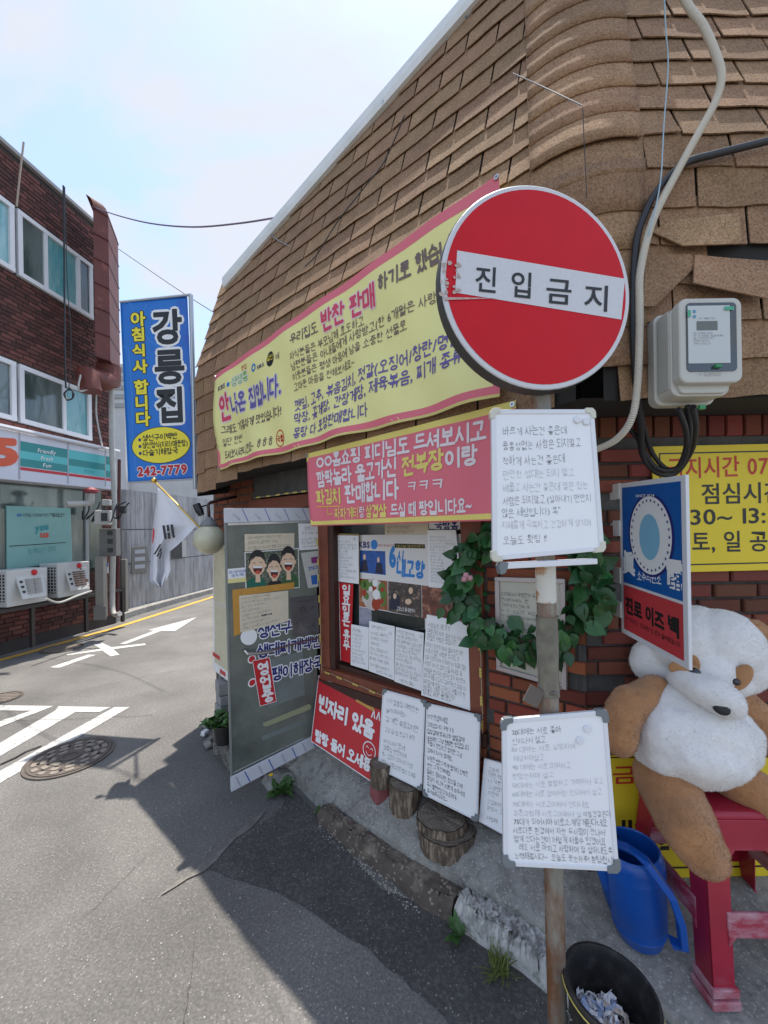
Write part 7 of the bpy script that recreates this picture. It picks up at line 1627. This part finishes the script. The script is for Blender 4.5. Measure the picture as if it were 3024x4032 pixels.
# pipes, meters and cables on the corner of the store
M_pipe = mat('dirty_white_pipe', (.42, .41, .38), .6, var=.15)
cable('downpipe', 'off white downpipe at the corner of the store building', 'pipe', [(*cA(800, 1950), 7.25), (*cB(808, 0), 7.25), (*cB(812, 500), 7.25), (*cB(830, 900), 7.25), (*cB(815, 1500), 7.25), (*cB(822, 1680), 7.2), (*cB(870, 1690), 7.1)], .045, M_pipe)
cable('thin_pipe', 'thin dark red pipe beside the off white downpipe', 'pipe', [(*cB(866, 570), 7.6), (*cB(862, 1000), 7.6), (*cB(852, 1690), 7.5)], .03, mat('maroon_pipe', (.10, .025, .025), .5), 8)
cable('hanging_cable', 'bundle of black cable hanging down the brick front', 'cable', [(*cA(460, 610), 6.0), (*cA(465, 1000), 5.98), (*cA(468, 1400), 5.96), (*cA(470, 1800), 5.95), (*cA(478, 2080), 5.95)], .012, M_cable, 6)
cable('hanging_cable', 'thin black cable beside the hanging bundle on the brick front', 'cable', [(*cA(470, 620), 6.0), (*cA(488, 1300), 5.97), (*cA(515, 1700), 5.95), (*cA(500, 2090), 5.95)], .006, M_cable, 6)
q = [(cA(500 + 32 * math.cos(t), 2128 + 40 * math.sin(t))) for t in [i * .7 for i in range(28)]]
cable('cable_coil', 'coil of black cable hanging before the lower window', 'cable', [(x + U(-3, 3), y + U(-3, 3), 5.92 + .004 * i) for i, (x, y) in enumerate(q)], .009, M_cable, 6)
cable('rope', 'pale rope hanging from the roof edge down the bricks', 'rope', [(*cA(172, 295), 5.7), (*cA(150, 480), 5.65), (*cA(120, 760), 5.6)], .012, mat('pale_rope', (.35, .28, .22), .8), 6)
cable('hanging_cable', 'beige hose dropping beside the lower window to the sign', 'hose', [(*cA(585, 1985), 6.5), (*cA(575, 2100), 6.4), (*cB(690, 60), 6.9), (*cB(700, 250), 6.9), (*cB(742, 480), 6.8)], .014, M_pipe, 6)
cable('vent_pipe', 'white elbow vent pipe with red cap above the small meter', 'pipe', [(*cB(480, 895), 6.3), (*cB(640, 888), 6.6), (*cB(660, 870), 6.62), (*cB(662, 815), 6.62)], .05, M_pipe)
mb = MB(); q = at(*cB(662, 808), 6.62); mb.lathe(q, [(.05, -.02), (.11, 0), (.11, .04), (.05, .08), (.001, .085)], 16); mb.build('cap', mat('red_cap', (.25, .03, .04), .5), bpy.data.objects['vent_pipe'])
def pbox(name, label, cat, c, x0, y0, x1, y1, Y, dep, m, parts=(), bevel=.01):
    a = at(*c(x0, y1), Y); b = at(*c(x1, y0), Y); th = thing(name, label, cat, a)
    mb = MB(); ux = Vector((b.x - a.x, (b.x - a.x) * .25, 0)); mb.obox(a, ux, Vector((-dep * .25, dep, 0)), Vector((0, 0, b.z - a.z))); mb.build('case', m, th, bevel=bevel)
    W_ = ux; H_ = b.z - a.z; nn = Vector((ux.y, -ux.x, 0)).normalized()
    for (u0, v0, u1, v1, m2, nm, h) in parts:
        mb = MB(); p = a + W_ * u0 + Vector((0, 0, H_ * v0)) + nn * .002; mb.obox(p, W_ * (u1 - u0), nn * h, Vector((0, 0, H_ * (v1 - v0)))); mb.build(nm, m2, th)
    return th
M_boxg = mat('brown_grey_box', (.13, .125, .115), .5, var=.1)
pbox('electric_meter', 'white meter box under the cables at the store corner', 'meter', cB, 682, 935, 772, 1045, 6.6, .15, M_pipe, ((.5, .25, .92, .8, M_acd, 'window', .01),), .02)
pbox('meter_cabinet', 'grey cabinet with three small square windows at the store corner', 'cabinet', cB, 722, 1070, 822, 1275, 6.75, .2, M_boxg, ((.5, .76, .8, .92, M_acd, 'window', .01), (.5, .46, .8, .62, M_acd, 'window', .01), (.5, .14, .8, .30, M_acd, 'window', .01)))
pbox('junction_box', 'small pale junction box above the white meter', 'junction box', cB, 738, 858, 785, 903, 6.6, .1, M_pipe)
pbox('metal_post', 'square steel post in front of the meter cabinet', 'post', cB, 692, 1275, 738, 1725, 6.55, .15, mat('post_steel', (.2, .19, .17), .45, metal=.4, var=.1), ((-.1, -.02, 1.3, .2, M_boxg, 'base', .03),))
pbox('metal_post', 'square steel post right of the downpipes by the ribbed wall', 'post', cB, 878, 1295, 905, 1680, 7.6, .12, mat('post_steel', (.2, .19, .17), .45, metal=.4, var=.1))
pbox('notice_plate', 'small white and blue notice behind the steel post', 'sign', cB, 740, 1318, 778, 1398, 6.9, .02, M_white, ((0, .6, 1, 1, mat('blue_print', (.02, .12, .42), .5), 'blue_band', .004),))
pbox('black_box', 'small black box on the thin dark red pipe', 'box', cB, 862, 905, 900, 960, 7.4, .1, M_acd)
random.seed(3)
for i in range(7):
    x = 600 + i * 45; cable('loose_cable', 'one of the tangled black cables around the store corner meters', 'cable', [(*cB(x, 960 + U(-30, 30)), 6.7), (*cB(x + U(-30, 30), 1010 + U(-20, 30)), 6.65), (*cB(x + U(20, 60), 920 + U(-20, 40)), 6.7), (*cB(x + U(40, 90), 880 + U(-20, 20)), 6.75)], .012, M_cable, 5)
    o = [q for q in bpy.data.objects if q.name.startswith('loose_cable')][-1]
for o in bpy.data.objects:
    if o.name.startswith('loose_cable'): o['group'] = 'tangled cables around the store meters'
cable('hose', 'white hose sagging under the air conditioners', 'hose', [(*cB(335, 1580), 5.6), (*cB(430, 1608), 5.8), (*cB(560, 1560), 6.1), (*cB(665, 1525), 6.3)], .016, M_pipe, 6)

# ================================================================== RIBBED WALL AND BUILDING BEHIND
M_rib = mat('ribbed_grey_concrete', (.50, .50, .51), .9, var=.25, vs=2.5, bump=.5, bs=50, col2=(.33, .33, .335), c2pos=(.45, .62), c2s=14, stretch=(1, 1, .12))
M_ribd = mat('groove_shade', (.17, .17, .175), .95, var=.2)  # shade between the ribs painted in as a darker backing colour
wb_px = [(893, 1662), (1250, 1572), (1530, 1500), (1900, 1405)]; G = [GR(*cB(*p), .13) for p in wb_px]
rw = thing('ribbed_wall', 'grey vertically ribbed concrete wall along the pavement beyond the store', 'wall', G[0])
H_top = [at(*cB(x, y), g_.y).z for (x, y), g_ in zip(((893, 785), (1250, 825), (1530, 862), (1900, 910)), G)]
mb = MB(); gb_ = MB()
for i in range(len(G) - 1):
    a, b = G[i], G[i + 1]; d = (b - a); L_ = d.length; dn_ = d.normalized(); nn = Vector((dn_.y, -dn_.x, 0)); k = int(L_ / .13)
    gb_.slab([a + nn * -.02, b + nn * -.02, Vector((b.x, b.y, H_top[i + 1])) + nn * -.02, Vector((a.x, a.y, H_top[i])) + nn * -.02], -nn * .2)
    for j in range(k):
        t0, t1 = (j + .15) / k, (j + .85) / k; p, q = a.lerp(b, t0), a.lerp(b, t1); zt_a = H_top[i] + (H_top[i + 1] - H_top[i]) * t0; hh = [p.z, (p.z + zt_a) * .33, zt_a]
        m_ = (p + q) / 2 + nn * .05
        for (u, v) in ((0, .37), (.38, .66), (.67, 1)):
            z0, z1 = p.z + (zt_a - p.z) * u, p.z + (zt_a - p.z) * v
            vs = [Vector((w_.x, w_.y, z)) for z in (z0, z1) for w_ in (p - nn * .02, m_, q - nn * .02)]
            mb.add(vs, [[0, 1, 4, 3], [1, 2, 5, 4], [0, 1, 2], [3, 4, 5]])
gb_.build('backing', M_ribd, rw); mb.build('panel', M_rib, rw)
# openings on it
def wallitem(c, x0, y0, x1, y1, dpt): return at(*c(x0, y1), dpt), at(*c(x1, y0), dpt)
dW1 = (G[1] - G[0]).normalized(); n1 = Vector((dW1.y, -dW1.x, 0)); PL1 = Plane(G[0] + n1 * .06, n1)
s_ = pxsurf([cB(955, 1205), cB(1068, 1195), cB(1066, 1390), cB(955, 1400)], PL1); gm = thing('gas_meter_cabinet', 'grey cabinet with three long windows on the ribbed wall', 'cabinet', s_.P(.5, 1))
mb = MB(); mb.slab([s_.P(0, 0), s_.P(1, 0), s_.P(1, 1), s_.P(0, 1)], -s_.n * .06); mb.build('door', M_boxg, gm, bevel=.01)
ik = Ink(s_)
for i in range(3): ik.rect(.18, .12 + i * .28, .85, .27 + i * .28, .006)
ik.done('window', mat('grey_slot', (.3, .32, .36), .4), gm)
dW2 = (G[2] - G[1]).normalized(); n2 = Vector((dW2.y, -dW2.x, 0)); PL2 = Plane(G[1] + n2 * .035, n2)
s_ = pxsurf([cB(1225, 1165), cB(1345, 1158), cB(1345, 1275), cB(1230, 1292)], PL2); mb = MB(); mb.slab([s_.P(0, 0), s_.P(1, 0), s_.P(1, 1), s_.P(0, 1)], s_.n * .03); mb.build('opening_frame', mat('pale_concrete', (.4, .4, .39), .9), rw)
ik = Ink(s_); ik.poly([cB(1228, 1170), cB(1312, 1166), cB(1315, 1280), cB(1232, 1290)], .034, px=True); ik.done('dark_opening', M_acd, rw)
# building behind, pale with grey bands
pb_ = thing('pale_building', 'pale building with grey banded tiles behind the blue banner', 'building', (-11, 20, 0))
M_pale = mat('pale_plaster', (.50, .50, .50), .85, var=.1, vs=1.5); M_band = mat('grey_tile_band', (.30, .31, .32), .7, var=.1, vs=3)
YP = 19.0
zz1 = at(*cA(850, 1905), YP).z
xl, xr = at(*cB(700, 300), YP).x, at(*cB(905, 200), YP).x
mb = MB(); mb.box2((xl - 2, YP, 0), (xr, YP + 5, zz1)); mb.build('wall', M_pale, pb_)
z_lo = at(*cB(850, 200), YP).z
for i in range(5):
    z0 = z_lo + (zz1 - z_lo) * (i / 5 + .02); mb = MB(); mb.box2((xl - 2, YP - .06, z0), (xr + .02, YP - .01, z0 + (zz1 - z_lo) * .09)); mb.build('tile_band', M_band, pb_)
lw_ = thing('pale_annex', 'low pale wall standing above the ribbed wall under the blue banner', 'building', (at(*cB(1150, 900), YP).x, YP, 0))
mb = MB(); mb.box2((xr - .3, YP + .3, 0), (at(*cB(1700, 700), YP).x, YP + 5, at(*cB(1200, 705), YP).z)); mb.build('wall', M_pale, lw_)
# hill / far houses closing the street
